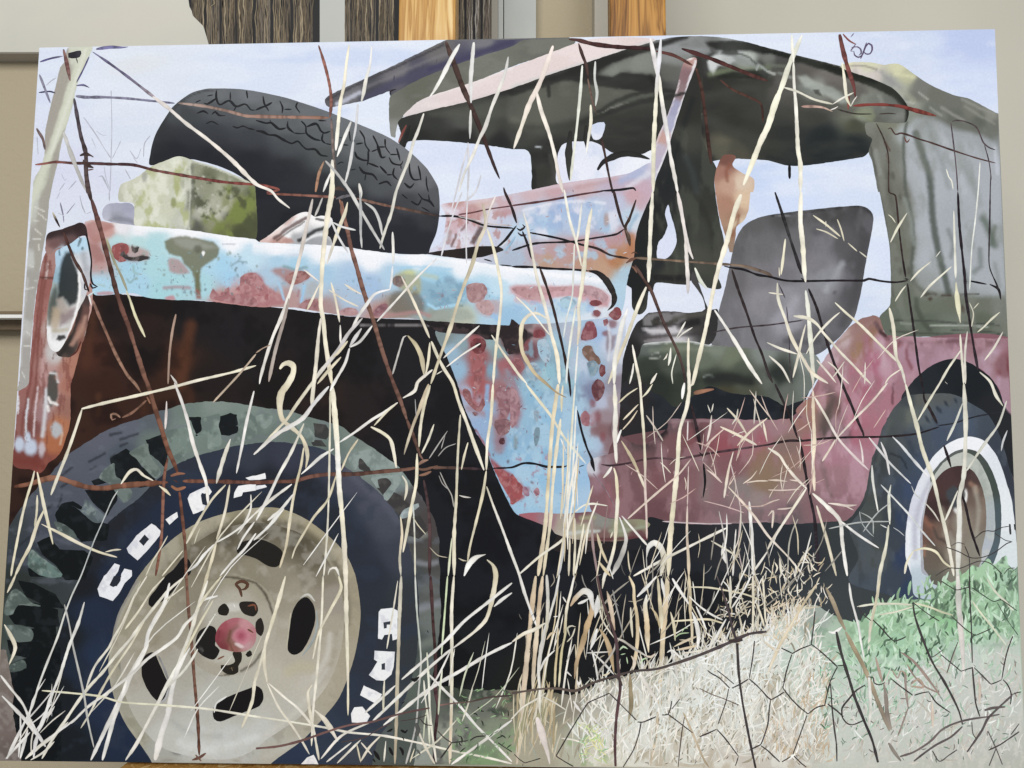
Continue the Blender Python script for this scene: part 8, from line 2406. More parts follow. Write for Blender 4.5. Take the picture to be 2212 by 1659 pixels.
scatter('straw', 210, 'a: 1590 1255 1770 1200 1800 1300 1740 1330 1660 1365 1560 1395 1480 1405', (8, 30), (1.4, 3.2), ['d9ccb0', 'e6dcc6', 'cbb893', 'b3a58c', 'efe9dc'], 70, 45)
scatter('straw', 90, 'a: 1660 1310 1720 1290 1740 1330 1700 1380 1664 1390', (8, 22), (1.8, 3.8), ['e6d3b6', 'efe3cf', 'dcc9a8'], 75, 40)
scatter('green_tuft', 90, 'a: 985 1480 1105 1485 1105 1655 960 1655 985 1560', (6, 18), (2, 5), ['4d6a4a', '6d9462', '2c3a2e', '85ac76', '1f2922', '9fc490'], 50, 60)
scatter('green_tuft', 60, 'a: 1245 1565 1305 1570 1310 1640 1250 1645', (8, 20), (1.5, 3), ['c9e08a', 'd6e6a0', 'a8d89a', 'e3e09a', '93c98a'], 40, 60)
scatter('straw', 60, 'a: 1110 1530 1190 1520 1200 1640 1110 1650', (40, 90), (2, 5), ['c6b48c', 'b3a27a', 'd6cbaa', 'a3a07c', 'dcd3bc'], 84, 6, .06)
scatter('straw', 40, 'a: 1130 1250 1700 1230 1700 1320 1300 1440 1100 1460', (12, 40), (1.2, 2.4), ['8d8a84', '6d6a64', 'a39a88', '55524e'], 75, 40)

# fine pale stems in between
scatter('fine_stems', 12, 'a: 60 1640 330 1240 620 1150 760 1300 560 1640', (90, 260), (1.6, 3.4), ['e9e6dc', 'dcd6c0', 'f0eee8', 'e3dfd0'], 60, 8, .03, painting)
scatter('fine_stems', 12, 'a: 20 1650 150 1650 130 1560 60 1500', (50, 130), (1.8, 4), ['eceae6', 'dcdad6', 'e6e0d3'], 62, 18, .03, painting)
scatter('fine_stems', 26, 'a: 1110 1640 1250 1640 1300 1250 1260 1050 1180 1050', (60, 220), (1.8, 4.2), ['e3d6b8', 'efe9dc', 'd9c79f', 'ece6d6', 'cfc0a0'], 86, 6, .03, painting)
scatter('fine_stems', 80, 'a: 1250 1480 1650 1370 1760 1200 1600 1180 1300 1250', (30, 130), (1.4, 3.2), ['e6dfcc', 'd6c9ac', 'efece3', 'b9ae98', '9a9488'], 80, 20, .05, painting)
scatter('fine_stems', 34, 'a: 1380 1110 1850 1100 1900 900 1800 780 1600 930 1420 960', (25, 90), (1.3, 2.8), ['e0ccba', 'd3b3a8', 'e6dac6', 'ccaaa0'], 70, 40, .06, painting)
scatter('fine_stems', 10, 'a: 880 1640 1100 1640 1080 1450 900 1500', (60, 170), (1.6, 3.6), ['e9e6d9', 'dcd9c3', 'cfd6b8', 'efece6'], 70, 25, .04, painting)

scatter('fine_stems', 120, 'a: 1240 1512 1300 1482 1380 1458 1500 1418 1600 1382 1660 1360 1720 1326 1735 1338 1660 1378 1600 1402 1500 1438 1380 1480 1250 1530', (14, 60), (1.5, 3.6), ['e3dfd3', 'd6ccb6', 'efece6', 'cbc3b0', 'c6c9b8'], 86, 22, .06, painting)
scatter('fine_stems', 26, 'a: 1340 960 1760 840 1900 720 1900 980 1800 1100 1400 1100', (30, 120), (1.1, 2.2), ['e6dccb', 'dcc9bb', 'efe9dc', 'd3bcb0'], 78, 30, .05, painting)

strokes('dry_stalk', ground, '''
60/70/64/40/30 e3d6cf/dccfc9/e6dcd6 23: 215 1220 240 1300 275 1420 310 1540 330 1640
26/40/36/24 7d6a44/8d7a50/6d5c3a/a3926a 23: 1020 850 1025 1000 1030 1120 1005 1260
18/22/20/16 a8926c/bca886/9f8860 23: 1480 1180 1530 1290 1590 1430 1660 1590 1700 1650
34/40/36/30 8d7a5a/a08b68/7d6a4c/94805f 33: 500 100 560 220 620 370 670 470
34/40/38/40/36/30 9f8a64/8a7550/a8926c/7a6850/8a7a66 33: 670 480 740 620 820 770 880 910 950 1090 1020 1260 1050 1340
40/44/34/30 6d645c/7d746a/5d544e 33: 1040 1440 1090 1520 1150 1600
30/34/40/30 7d6f62/6a5d52/8a7c6d 33: 1000 930 1020 1060 1030 1200 1065 1330
24/26/20 a88c78/8d7362 33: 930 700 960 820 990 920
26/24/20 8f7a70 33: 1185 830 1190 960 1210 1140
16/18/14 7d6a62 33: 1210 1140 1160 1280 1120 1385
30/36/30/26 dcdcd3/e6e6df/d0d0c6/dcd9d0 33: 870 860 880 1000 885 1150 870 1300
26/30/26/28 e3d9d0/d6ccc3/e6e0d9 33: 1665 300 1680 500 1685 700 1690 900
50/54/50/46/44/40 d9d6cc/c9c9bf/d6d6cc/e0d6cf/d0c9c3/d9d0c9 33: 1640 0 1645 150 1650 300 1665 480 1680 650 1690 800
20/24/20 c3c9ac/d6dcc0 33: 1890 20 1960 130 2060 230 2120 300
16/20/18/16 d3d9b8/c6cca6/d9dfc6 33: 1760 210 1830 310 1920 420 2060 600
18/22/20 dcdcc6/cfd3b3 33: 770 265 900 245 1100 240 1250 250
16/20/18 d3d3ac/c6c99c 33: 1250 230 1400 270 1500 310 1600 340
12/14 dcd6bc 33: 1250 265 1100 310 960 335
20/24/18 7d6258/8d7266 33: 1150 660 1250 730 1330 820 1450 980 1490 1040
14/16/14 8a6f62 33: 1200 760 1260 860 1350 950 1470 1010
14/18/14 a3826c 33: 1230 950 1340 960 1300 890 1230 940
12/14/12 9a7d6a 33: 1070 810 1120 880 1150 820 1200 860
10/12/10 d9d6d3 33: 1180 1260 1280 1280 1370 1360 1410 1420
22/28/24 d9c3ae 33: 1420 1100 1420 1200 1425 1310
20/26/22 cfb9a8 33: 1820 860 1830 980 1825 1100
20/24/20/18 efeeea/dcdcd9/f0f0ec 33: 700 60 720 200 780 430 800 560 830 710
24/34/30 f2f2ee 33: 520 480 570 490 640 440
22/26/24/20 d9cfae/c6bb94/e0d8bc 33: 970 0 940 180 900 380 880 500
26/30/24/26/28/26 d9c6a0/cbb58a/e3d3b3/d0bc94/e0d3b8 33: 420 70 300 250 200 420 90 620 0 830
18/20/18/20 e3d6bc/dccaa8/e6dcc6 33: -40 560 60 640 110 630
26/30/28/20 e6e3de/f0eee9/dcd9d3 23: 1385 20 1440 110 1500 200 1540 260
20/26/30/26 efece6/d9d6d0/f0eeea 23: 1250 0 1180 80 1080 180
24/30/34/30 e6cfa0/d6b984/e0c698 23: 1010 0 1050 90 1055 200 1080 350 1085 520 1070 680 1045 800
30/50/54/50/40/24 f0eee9/dcd0b3/e3c898/d6b480/e6cfa8/dcc69c 23: 1165 160 1150 260 1165 400 1170 540 1180 660
16/24/20 e6dcbc 23: 1025 270 1030 400 1042 530
40/50/54/50/44/36/20 cfae7c/c6a06c/b8925c/a8834f/bd9a68/a8875a/8d7048 23: 680 180 690 300 650 430 610 580 570 700 550 800 540 890
30/44/50/60/50/36 b8946a/c6a880/e0d9cc/f0eeea/dcdad6/c9c6c0 23: 505 260 550 190 620 130 670 150 690 220 705 300
20/36/34/24 f0eeea/e6e3dc 23: 570 240 620 220 665 195
18/40/50/40/20 f0eeea/dcdcda/f2f0ec 23: 740 165 735 260 715 360
30/44/36/24 f0eee9/f2f0ec/dcdad3 23: 735 455 710 540 675 640
24/40/44/36/20 b08f5c/bd9a66/a3824f/b8975f 23: 755 455 800 520 840 620 865 740 880 830
16/18/16/14 e3e0dc/d0cdc6/efece6 23: 690 640 720 760 740 880 770 1020 800 1100
14/18/16 efece6/c9c6bf 23: 690 655 780 740 880 850
12/40/44/30/20 c6a884/d9bfa0/b3926a 23: 820 130 850 250 870 370 890 470
12/14/12 8a8a88/77787a 23: 870 120 900 260 940 420 965 540
16/18/20 b5aea3/8d867c 23: 900 540 880 640 800 760 740 850
18/24/26/20 c3bbae/9f978a/d0c9bc 23: 880 530 960 560 1060 630 1160 690
26/34/40/34 e0d3ac/cfbd8d/e6d9b8 23: 1260 20 1275 200 1290 360 1290 460
24/30/26 f0eeea/dcd9d3 23: 1290 20 1310 120 1320 190
14/22/20 cbb27c/b59b62 23: 1200 270 1250 340 1280 450
14/30/26/20 d9cda8/c6b88a 23: 1370 310 1400 430 1410 560
24/28/26/24/22 d6c298/c6ae80/dccba6 23: 1525 -20 1540 150 1540 300 1555 450 1555 600
14/16/16/14 e6dcb8/d9cda3 23: 1540 95 1700 100 1880 130 2020 160 2150 210
14/18/16 e6d9b0/d6c698 23: 1390 390 1550 380 1700 375 1830 410
24/40/36/30 f0eeea/e0ddd6/efece6 23: 1555 310 1590 400 1612 520 1600 630
14/20/18 efece6 23: 1590 260 1640 370 1680 470
16/22/24/18 f0eee9/e0ddd3 23: 1850 370 1800 460 1750 550 1690 635
14/18/16 efece3 23: 1530 175 1620 260 1720 330 1820 380
14/18/20/16 efece6/dcd9d0 23: 2065 0 2010 110 1950 200 1895 280
12/16 e3e0d6 23: 1820 40 1870 100 1890 240
20/26/22 e9e3d0/d9d0b0 23: 1885 0 1888 130 1885 280
20/26/24/22 e6dcc0/d9cca8/e9e0c9 23: 2080 0 2085 200 2080 460
14/18/16 e3d9bc 23: 2165 0 2180 200 2190 400
18/24/20 dfd3b3 23: 2110 230 2150 340 2180 440
12/16/16 d9ccac 23: 1960 330 1980 420 1990 490
12/14/12 8d8a80 23: 1750 130 1720 250 1650 340
12/16/14 b9b09a 23: 2060 210 1990 290 1940 340
16/22/18 d6c39c 23: 1400 610 1500 560 1600 520
20/28/24 e0cba6/d3b88c 23: 1420 640 1520 620 1600 600
14/16 efe6cf 23: 1470 665 1560 655 1650 640
10/14/12 a3c48a 23: 1400 540 1450 500 1530 490
10/12 b8d89a 23: 1470 480 1490 450 1520 450
14/16/12 a8cf94 23: 1110 760 1130 720 1170 710
16/24/14 b3d6a6 23: 930 640 960 610 1000 630
14/20/14 8fb886 23: 940 680 980 670
12/14/10 a3c48f 23: 990 700 1000 760
30/40/30 dcc9b0 23: 1160 690 1200 700 1240 670
24/40/30 d9c6ac 23: 1030 690 1060 740 1045 810
18/22/18/16 efece6/dcd9d3 23: 1340 660 1380 640 1440 690 1540 780
30/34/30/24 cfccc6/bcb9b3/d6d3cc 23: 1390 660 1405 760 1430 880
20/26/26/20 d9d6cc/c9c6ba/e0ddd3 23: 1640 745 1560 840 1480 960 1420 1080
36/44/40/26 e3ddd3/d6cfc3/e6e0d6 23: 1110 850 1150 920 1200 1000 1260 1090
16/20/16/14 efeee9/dcdcd6 23: 635 1140 700 1230 790 1310 870 1400
12/14/12 d9d3c0 23: 260 1040 360 1090 470 1160
12/14/12 e0dcc6 23: 500 1050 470 1150 440 1280
20/30/20 e6e0dc 23: 530 1080 560 1130 600 1180
26/30/24 f0eee9 23: 560 900 580 940 595 900
22/26/20 f2f0ec 23: 560 930 575 955
18/30/18 efece6 23: 360 352 395 348
16/20/14 e3d0a8 23: 780 860 820 850 850 830
20/30/22 f0eeea 23: 1890 320 1930 330
14/20/18/22 e3ddcc/d6d0ba 23: -10 1240 100 1130 220 1060 290 1010
20/30/34/34/28 e6dcc6/d9ccac/efe6d3/dfd3b8/e3dcc9 23: 0 570 100 500 200 460 290 405
16/20/20/18 d3d0c9/efece6 23: 230 840 290 720 370 640
20/22/20/20/18/18 e6e6e3/d9d6d0/c9c6bc/dcd6c3/cfc6ac 23: 410 -10 380 150 330 330 300 450 260 640 230 800
30/34/30/30 d6d3cc/b9b6ae/cfc6ac/bfb08c 23: 300 -10 310 200 300 420 270 560
30/36/30/26/20 dcdad3/cfccc3/e3e0d6/d6d0bc 23: 290 420 250 640 230 820 240 1000 240 1180
16/26/24/22/20/18 efece6/e6dcc6/cfc08a/c3b478/dcd3ac 23: 540 -10 510 130 470 300 460 500 430 650 405 960
14/20/22/20 d3bd8a/c0a86c/d9c894 23: 400 450 390 640 375 800 370 960
12/14 a8a49c 23: 540 590 500 680 470 740
14/16/12 c3bda6 23: 550 440 520 430 480 450 500 520
14/16 c6bda3 23: 545 450 520 520 475 570
12/14/14 c9c6bf 23: 640 665 740 660 840 655
20/22 e3e0da 23: 465 820 515 865
14/24/20 d3b88a 23: 300 550 340 495 385 485
20/24/18 e9e6de 23: 440 180 470 230
10/14 a3a09a 23: 200 560 210 560
''', jit=.16, edge=.8, pale=.22, thin=.9)

strokes('mesh_wire', fence, '''
30/26/36/40/34/30/40/50/46/36 4d403a/5a4a40/4a3c38/3c3232/463a38/40353a/3a3034 23: 0 1012 250 975 400 972 550 990 700 922 900 862 1050 822 1250 802 1450 742 1600 690 1750 630 1900 565 2050 500 2200 480
30/34/36/40/44/40/44/40/36/34 54383a/47302f/4b3236/3c2a2e/54343a/46292f/4d2e33 23: 735 0 780 200 850 400 900 560 918 800 935 960 918 1100 900 1250 890 1450 895 1659
26/34/44 3a2c2e 23: 880 850 930 900 945 950
50/60/50 382a2c 23: 1870 560 1940 560 1990 545
36/34/30/34/32/30 2c2628/352d30/2a2428 23: 1945 580 1960 850 1990 1080 2030 1300 2070 1500 2105 1659
14/22/30/34/30/34/30 4b3d42/2c2428 23: 1770 0 1820 140 1870 300 1900 440 1940 560
16/18/14 3a3236 23: 2095 560 2080 700 2050 880
16/18/16/16 2c2628 23: 380 1555 470 1400 540 1280 620 1150 660 1095 780 1040 840 1012
15/16/16 2c2628 23: 840 1012 900 1070 1000 1170 1075 1245
16/18/16 2c2628 23: 1085 1260 1130 1262 1245 1215
15/16/16/16 332a2b 23: 1115 1265 1095 1370 1050 1500 960 1650
14/16/16 2c2628 23: 380 1555 450 1600 530 1645
16/18/16 2c2628 23: 1295 1200 1345 1195 1370 1140 1380 1080
16/18/14 2c2628 23: 1350 1195 1450 1270 1560 1355
14/14 3a3032 23: 1380 1150 1450 1060
18/20/16 2c2628 23: 1690 815 1720 840 1790 880 1880 968
14/16/12 2f2829 23: 1770 815 1830 860 1920 935
16/18/16 2c2628 23: 1900 968 1960 940 2040 892
16/18/18 2c2628 23: 2045 885 2130 960 2212 1050 33: 30 1070
16/16/14 302a2b 23: 1870 975 1850 1080 1780 1280
18/22/14 3a2f2f 23: 1620 1388 1690 1360 1765 1325
16/20/16/14 2c2628 23: 1770 1325 1830 1390 1900 1480 1958 1560
14/16 2c2628 23: 1955 1565 1930 1640
14/18/16 2c2628 23: 2050 1505 2110 1475 2150 1455
15/18/16 2c2628 23: 2150 1455 2180 1380 2212 1270 33: 10 1150 22 1075
16/18 2c2628 23: 2150 1465 2212 1510 33: 60 1570
10/14/12/14 6d5548/5a463c 23: 1620 970 1720 1020 1830 1060 1960 1115
14/16/12 4a3a34 23: 1490 1220 1470 1330 1450 1500 1435 1650
16/18/16 2c2628 33: 20 1072 80 1040 138 1002
16/18/16 2c2628 33: 128 968 160 820 205 678
15/18 2c2628 33: 115 622 205 665
15/18/16 2c2628 33: 205 672 280 630 370 595
16/18/14 2c2628 33: 405 305 392 450 372 595
16/18/18 2c2628 33: 375 590 440 640 520 710 595 780
16/18/16 2c2628 33: 600 782 560 860 535 920 515 1000 490 1115
15/18/18/16 2c2628 33: 130 970 200 1060 280 1140 345 1190
16/18/16 2c2628 33: 345 1190 420 1135 495 1115
14/16/16 2c2628 33: 335 1205 280 1360 215 1540
15/18/16 2c2628 33: 225 1555 290 1620 330 1650
14/16 2c2628 33: 120 1605 195 1560
16/18 2c2628 33: 0 1510 100 1605
34/40/44/40/44/40/36/34/36 2a2628/332e30/282326/302a2d 33: 590 480 620 620 660 760 710 920 750 1050 830 1250 900 1420 950 1610
18/20/22/20/16 3a3234/302a2c 33: 540 930 550 1100 570 1300 590 1450 595 1600
18/22/20 2c2628 33: 515 1105 590 1160 650 1215
18/22/26/20 2c2628 33: 840 940 760 990 700 1060 640 1140 640 1220
16/20/18 2c2628 33: 640 1220 680 1270 730 1285 830 1245
14/16/14 2c2628 33: 600 775 655 770
14/16/14 2f292b 33: 780 265 820 330 890 385
16/18/18 2c2628 33: 905 378 980 450 1040 520 1090 565
15/18 2c2628 33: 1090 565 1150 545 1190 525
14/16/16/14 302a2c 33: 860 870 910 880 915 920 960 940 1010 920
16/18/16 2c2628 33: 1060 885 1140 950 1250 1030
15/16 2c2628 33: 1265 1030 1330 1010 1390 1000
15/18/20/14 2c2628 33: 1390 1005 1450 1090 1530 1150 1575 1180
22/30/34/30/34/30/26 2c2628/342e30 33: 1250 230 1270 350 1320 500 1390 680 1440 780 1520 910 1600 1060 1650 1170 1680 1280
12/14/14 2c2628 33: 1250 225 1330 290 1400 340 1480 390
12/16/16/14 2c2628 33: 1580 340 1640 400 1720 470 1790 515
12/14 2c2628 33: 1790 515 1860 485 1925 455
20/24/20/18/20/16 302a2c 33: 1740 0 1745 200 1755 400 1765 750
22/24/22/18 383032 33: 1765 790 1780 950 1795 1100 1830 1215
14/18/16 2c2628 33: 1495 680 1580 750 1670 825
15/18 2c2628 33: 1670 822 1720 805 1770 790
15/18/16 2c2628 33: 1780 790 1850 860 1925 935
14/16/14 2c2628 33: 1925 935 1980 915 2020 895
16/20/16/14 2c2628 33: 2115 520 2080 610 2050 720 2020 890
14/18/20/16 2c2628 33: 2030 895 2070 940 2100 1020 2095 1110
14/16 2c2628 33: 2105 1025 2160 1005 2205 1000
26/30/34/30/26/30/26/20 5d5152/6d5f5e/544a4c/5d5254 33: 1140 1560 1260 1520 1400 1430 1500 1330 1620 1270 1760 1235 1900 1215 2000 1195
24/30/34/36/30/24 544a4c/463d40 33: 2110 1030 2000 1130 1900 1230 1850 1330 1790 1420 1720 1520
20/30/34/30/24 4d4446/5d5254 33: 1260 1600 1350 1530 1450 1460 1580 1390 1680 1300
30/36/24 54494b 33: 1870 1160 1940 1140 2050 1130
14/18/16 463d40 33: 1420 1510 1480 1600 1560 1550 1635 1500
18/22/20 3d3438 33: 1905 1505 2000 1460 2090 1400 2170 1345
14/16 463d40 33: 1900 1340 1970 1490 2025 1630
16/18 463d40 33: 1970 1490 1930 1590 1910 1640
14/16 463d40 33: 2170 1275 2100 1370
12/14/14 2c2628 33: 1500 45 1570 90 1630 120 1740 95
12/14/14 2f3a30 33: 1760 100 1850 160 1950 220 2010 205 2080 250 2150 300
11/12 3a4a3c 33: 1980 230 2060 370 2160 510
12/12 344036 33: 2150 300 2175 285
12/14/12 3c3638 33: 1380 690 1420 700 1515 635
14/18/14 54494a 33: 1640 570 1590 700 1545 840
12/14 463d3c 33: 1760 1260 1770 1360 1800 1410
14/14/12 2c2628 32: 1780 1340 1850 1280 1900 1268 1950 1272 2020 1240 2080 1230
14/14/14 2c2628 32: 1540 1410 1650 1450 1750 1500 1840 1500 1950 1460 2060 1380 2110 1362
12/14/14 302a2c 32: 1450 1655 1560 1592 1660 1592 1740 1560 1830 1530 1920 1550 2020 1640
13/14 302a2c 32: 1700 1400 1738 1500 1742 1659
12/12 2c2628 32: 1960 1290 2050 1350 2100 1360
12/12 2c2628 32: 2040 1640 2080 1595 2130 1590
10/10 3a3236 32: 1580 1400 1640 1370 1700 1385
26/30 25252a 32: 2088 1210 2095 1300
18/24 1f1f22 32: 2128 1210 2135 1260
12/14/12 3a2a28 13: 1250 1252 1340 1240 1420 1222 1475 1200
14/16/12 2c2426 13: 1420 1235 1460 1280 1520 1292
12/14/14 4a3634 13: 735 1435 860 1415 960 1385 1080 1310 1170 1275
30/34/36/30/28/30/30/26 6d4744/5c3c3a/744c46/5d3f3c/4d3634 13: 0 1490 200 1470 400 1420 600 1350 800 1290 1000 1260 1250 1190 1500 1140
24/20/24/20 7d5a52/46332f/3a2b2c 13: 1590 1115 1700 1100 1850 1085 2000 1050 2212 1030
14/18/14 3a3232 13: 1570 1340 1630 1400 1690 1440
14/18/16 241f20 13: 1690 1440 1760 1432 1830 1422
14/20/16 241f20 13: 1850 1420 1900 1390 1990 1380
14/20/26/20 241f20 13: 1690 1440 1650 1500 1595 1575
14/16 241f20 13: 2090 1440 2150 1480 2212 1520
12/14 2c2628 23: 20 1540 60 1580 110 1615
13/14 2c2628 23: 110 1615 180 1595 245 1575
12/12 2c2628 23: 95 1620 90 1659
''', jit=.14, edge=.9, thin=.62, pale=.10, taper=(.85, .8))
# dark leaf gaps low by the tyre
strokes('leaf_gap', ground, '''
50/70/40 201f20 13: 1340 890 1370 900 1410 870
40/50/30 1f1e1f 13: 1260 1100 1285 1085
40/60/36 1f1e1f 13: 1130 1345 1160 1335 1180 1320
36/50/40 1f1e1f 13: 1250 1330 1290 1350 1310 1330
30/36 1f1e1f 13: 1265 1390 1280 1420
50/70/50 1f1e1f 13: 1150 1480 1170 1520 1185 1550
40/60/50 1f1e1f 13: 1240 1480 1265 1510 1270 1550
50/70/50 1f1e1f 13: 1020 1510 1045 1550 1070 1590
40/60 1f1e1f 13: 1010 1580 1040 1620
60/90/70 5d5f5c 13: 1380 1270 1400 1330 1380 1390
50/70 5f6260 13: 1390 1500 1420 1540
40/50 1f1e1f 13: 1480 470 1490 490
''', jit=.3)
# ================================================================== canvas body, easel, wall
def solid(name, V, F, mat, parent=None):
    return link_mesh(name, V, F, mat, parent)


def box_world(name, x0, x1, y0, y1, z0, z1, mat, parent=None, bev=0.0):
    import bmesh
    me = bpy.data.meshes.new(name)
    bm = bmesh.new()
    bmesh.ops.create_cube(bm, size=1)
    for v in bm.verts:
        v.co = Vector((x0 if v.co.x < 0 else x1, y0 if v.co.y < 0 else y1, z0 if v.co.z < 0 else z1))
    if bev:
        bmesh.ops.bevel(bm, geom=bm.edges[:], offset=bev, segments=2, affect='EDGES', profile=.6)
    bm.to_mesh(me)
    bm.free()
    me.materials.append(mat)
    o = bpy.data.objects.new(name, me)
    C.objects.link(o)
    if parent:
        o.parent = parent
    return o


def plain(name, rgb, rough=.7, spec=.3):
    m = bpy.data.materials.new(name)
    nt, N, L, b = nodes_of(m)
    b.inputs['Base Color'].default_value = (*rgb, 1)
    b.inputs['Roughness'].default_value = rough
    b.inputs['Specular IOR Level'].default_value = spec
    return m


def ramp_mat(name, cols, noise_scale, stretch, rough=.6, detail=6, dist=0.0, bump=0.0, wave=None, spec=.3):
    m = bpy.data.materials.new(name)
    nt, N, L, b = nodes_of(m)
    tc = N.new('ShaderNodeTexCoord')
    mp = N.new('ShaderNodeMapping')
    mp.inputs['Scale'].default_value = stretch
    L.new(tc.outputs['Object'], mp.inputs['Vector'])
    no = N.new('ShaderNodeTexNoise')
    no.inputs['Scale'].default_value = noise_scale
    no.inputs['Detail'].default_value = detail
    no.inputs['Distortion'].default_value = dist
    L.new(mp.outputs[0], no.inputs['Vector'])
    cr = N.new('ShaderNodeValToRGB')
    els = cr.color_ramp.elements
    while len(els) < len(cols):
        els.new(.5)
    for e, (p, h) in zip(els, cols):
        e.position = p
        c = lin(np.array([int(h[i:i + 2], 16) for i in (0, 2, 4)]) / 255.0) * ALB
        e.color = (*c, 1)
    src = no.outputs['Fac']
    L.new(src, cr.inputs[0])
    L.new(cr.outputs[0], b.inputs['Base Color'])
    b.inputs['Roughness'].default_value = rough
    b.inputs['Specular IOR Level'].default_value = spec
    if bump:
        bp = N.new('ShaderNodeBump')
        bp.inputs['Strength'].default_value = bump
        bp.inputs['Distance'].default_value = .002
        L.new(src, bp.inputs['Height'])
        L.new(bp.outputs[0], b.inputs['Normal'])
    return m


mats['edge'] = plain('canvas_side', tuple(lin(np.array([.72, .70, .66])) * ALB), .85)
mats['oak'] = ramp_mat('oak', [(.32, '946528'), (.42, 'c79a54'), (.50, 'b08040'), (.58, 'd6ad6a'), (.68, 'e6ca92')], 7, (11, .7, 11), .42, 7, 1.5, .1)
mats['oak2'] = ramp_mat('oak_dark', [(.32, '6d4518'), (.42, 'a8742f'), (.48, '80551f'), (.56, 'b8853e'), (.68, 'c6954e')], 7, (12, .6, 12), .42, 7, 1.5, .1)

# canvas wrapped on its stretcher: sides and back behind the painted face
q = to_canvas(QUAD)
Vf = [(x, y, -1.5e-4) for x, y in q] + [(x, y, -.036) for x, y in q]
solid('canvas_wrap', Vf, [(3, 2, 1, 0), (0, 1, 5, 4), (1, 2, 6, 5), (2, 3, 7, 6), (3, 0, 4, 7), (4, 5, 6, 7)], mats['edge'], painting)

# easel: two leaning oak masts, ledge under the canvas, cross bars and feet
easel = new_empty('wooden_easel')
easel.matrix_world = painting.matrix_world.copy()
tag(easel, 'oak studio easel with two upright masts and a ledge holding the large painting', 'easel')


def mast(name, xa, xb, mat):
    # photo x range at the top edge of the canvas -> position on the easel plane behind the canvas
    a, b = to_canvas([(xa, 88)])[0][0] * 1.06, to_canvas([(xb, 88)])[0][0] * 1.06
    o = box_world(name, a, b, -1.05, 1.25, -.075, -.042, mat, easel, .0025)
    return o


mast('mast', 858, 981, mats['oak'])
mast('mast', 1314, 1434, mats['oak2'])
u0 = to_canvas([(262, 1650)])[0][0]
ledge = box_world('ledge', u0, .62, -.027, -.0035, -.07, .022, mats['oak'], easel, .003)
box_world('ledge_lip', u0, .62, -.0275, -.012, .0225, .034, mats['oak'], easel, .003)
box_world('cross_bar', -.36, .36, -.62, -.56, -.105, -.0765, mats['oak2'], easel, .003)
box_world('foot', -.42, .42, -1.12, -1.05, -.12, .02, mats['oak2'], easel, .004)


# wall
def wall_mat():
    m = bpy.data.materials.new('orange_peel_wall_paint')
    nt, N, L, b = nodes_of(m)
    c = lin(np.array([0xbf, 0xb3, 0x99]) / 255.0) * ALB
    tc = N.new('ShaderNodeTexCoord')
    n1 = N.new('ShaderNodeTexNoise')
    n1.inputs['Scale'].default_value = 95
    n1.inputs['Detail'].default_value = 3
    n1.inputs['Distortion'].default_value = .8
    L.new(tc.outputs['Object'], n1.inputs['Vector'])
    bp = N.new('ShaderNodeBump')
    bp.inputs['Strength'].default_value = .35
    bp.inputs['Distance'].default_value = .003
    L.new(n1.outputs['Fac'], bp.inputs['Height'])
    L.new(bp.outputs[0], b.inputs['Normal'])
    n2 = N.new('ShaderNodeTexNoise')
    n2.inputs['Scale'].default_value = 3
    L.new(tc.outputs['Object'], n2.inputs['Vector'])
    mr = N.new('ShaderNodeMapRange')
    mr.inputs[3].default_value = .94
    mr.inputs[4].default_value = 1.05
    L.new(n2.outputs['Fac'], mr.inputs[0])
    mu = N.new('ShaderNodeVectorMath')
    mu.operation = 'MULTIPLY'
    mu.inputs[0].default_value = tuple(c)
    L.new(mr.outputs[0], mu.inputs[1])
    L.new(mu.outputs[0], b.inputs['Base Color'])
    b.inputs['Roughness'].default_value = .8
    b.inputs['Specular IOR Level'].default_value = .2
    return m


mats['wall'] = wall_mat()
WY = 1.12
wall = box_world('wall', -2.2, 2.2, WY, WY + .1, 0, 2.9, mats['wall'])
tag(wall, kind='structure')

# second canvas on the wall: weathered boards and a pale torn shape
WP = WY - .03
art = new_empty('plank_painting')
art.location = (0, WP, 0)  # hangs on the wall
tag(art, 'canvas on the wall behind, painted with weathered dark boards and a pale cream shape', 'painting')


def wp(x, y, d=0.0):
    p = room_point((x, y), WP)
    return (p.x, d, p.z)


def wall_piece(name, P, mat, d, parent=art, thick=None):
    co = [wp(x, y, d) for x, y in P]
    n = len(co)
    if thick:
        V = co + [(x, yy + thick, z) for x, yy, z in co]
        F = [tuple(range(n))[::-1], tuple(range(n, 2 * n))] + [(i, (i + 1) % n, n + (i + 1) % n, n + i) for i in range(n)]
    else:
        V, F = co, [tuple(range(n))[::-1]]
    return link_mesh(name, V, F, mat, parent)


mats['cream'] = ramp_mat('cream_paint', [(.25, 'c4c6be'), (.45, 'd3d2c7'), (.6, 'dbd7c9'), (.8, 'd0d2cc')], 3.2, (1, 1, 1.3), .6, 5, .4)
mats['pale'] = ramp_mat('pale_grey_paint', [(.3, 'b3bab8'), (.5, 'c6cac6'), (.7, 'd3d3cb')], 5, (1, 1, .6), .6, 4, .3)
mats['gap'] = plain('dark_gap_paint', tuple(lin(np.array([.10, .10, .11])) * ALB), .6)
mats['plank'] = ramp_mat('weathered_board_paint', [(.38, '141312'), (.45, '1f1c1a'), (.48, '6a5f51'), (.53, '6f6454'), (.56, '2c2723'), (.61, '75684f'), (.64, '1a1816')], 9, (34, 34, 1.4), .6, 7, 1.6)
mats['plank2'] = ramp_mat('light_board_paint', [(.38, '181716'), (.44, '3a352f'), (.50, '877c6d'), (.55, '453e37'), (.62, '8d8272'), (.68, '2a2623')], 9, (30, 30, 1.3), .6, 7, 1.4)
wall_piece('canvas', [(-220, 115), (-220, -420), (1062, -420), (1062, 115)], mats['edge'], 0, thick=.0295)
wall_piece('dark_ground', [(405, 114), (405, -418), (1061, -418), (1061, 114)], mats['gap'], -.0003)
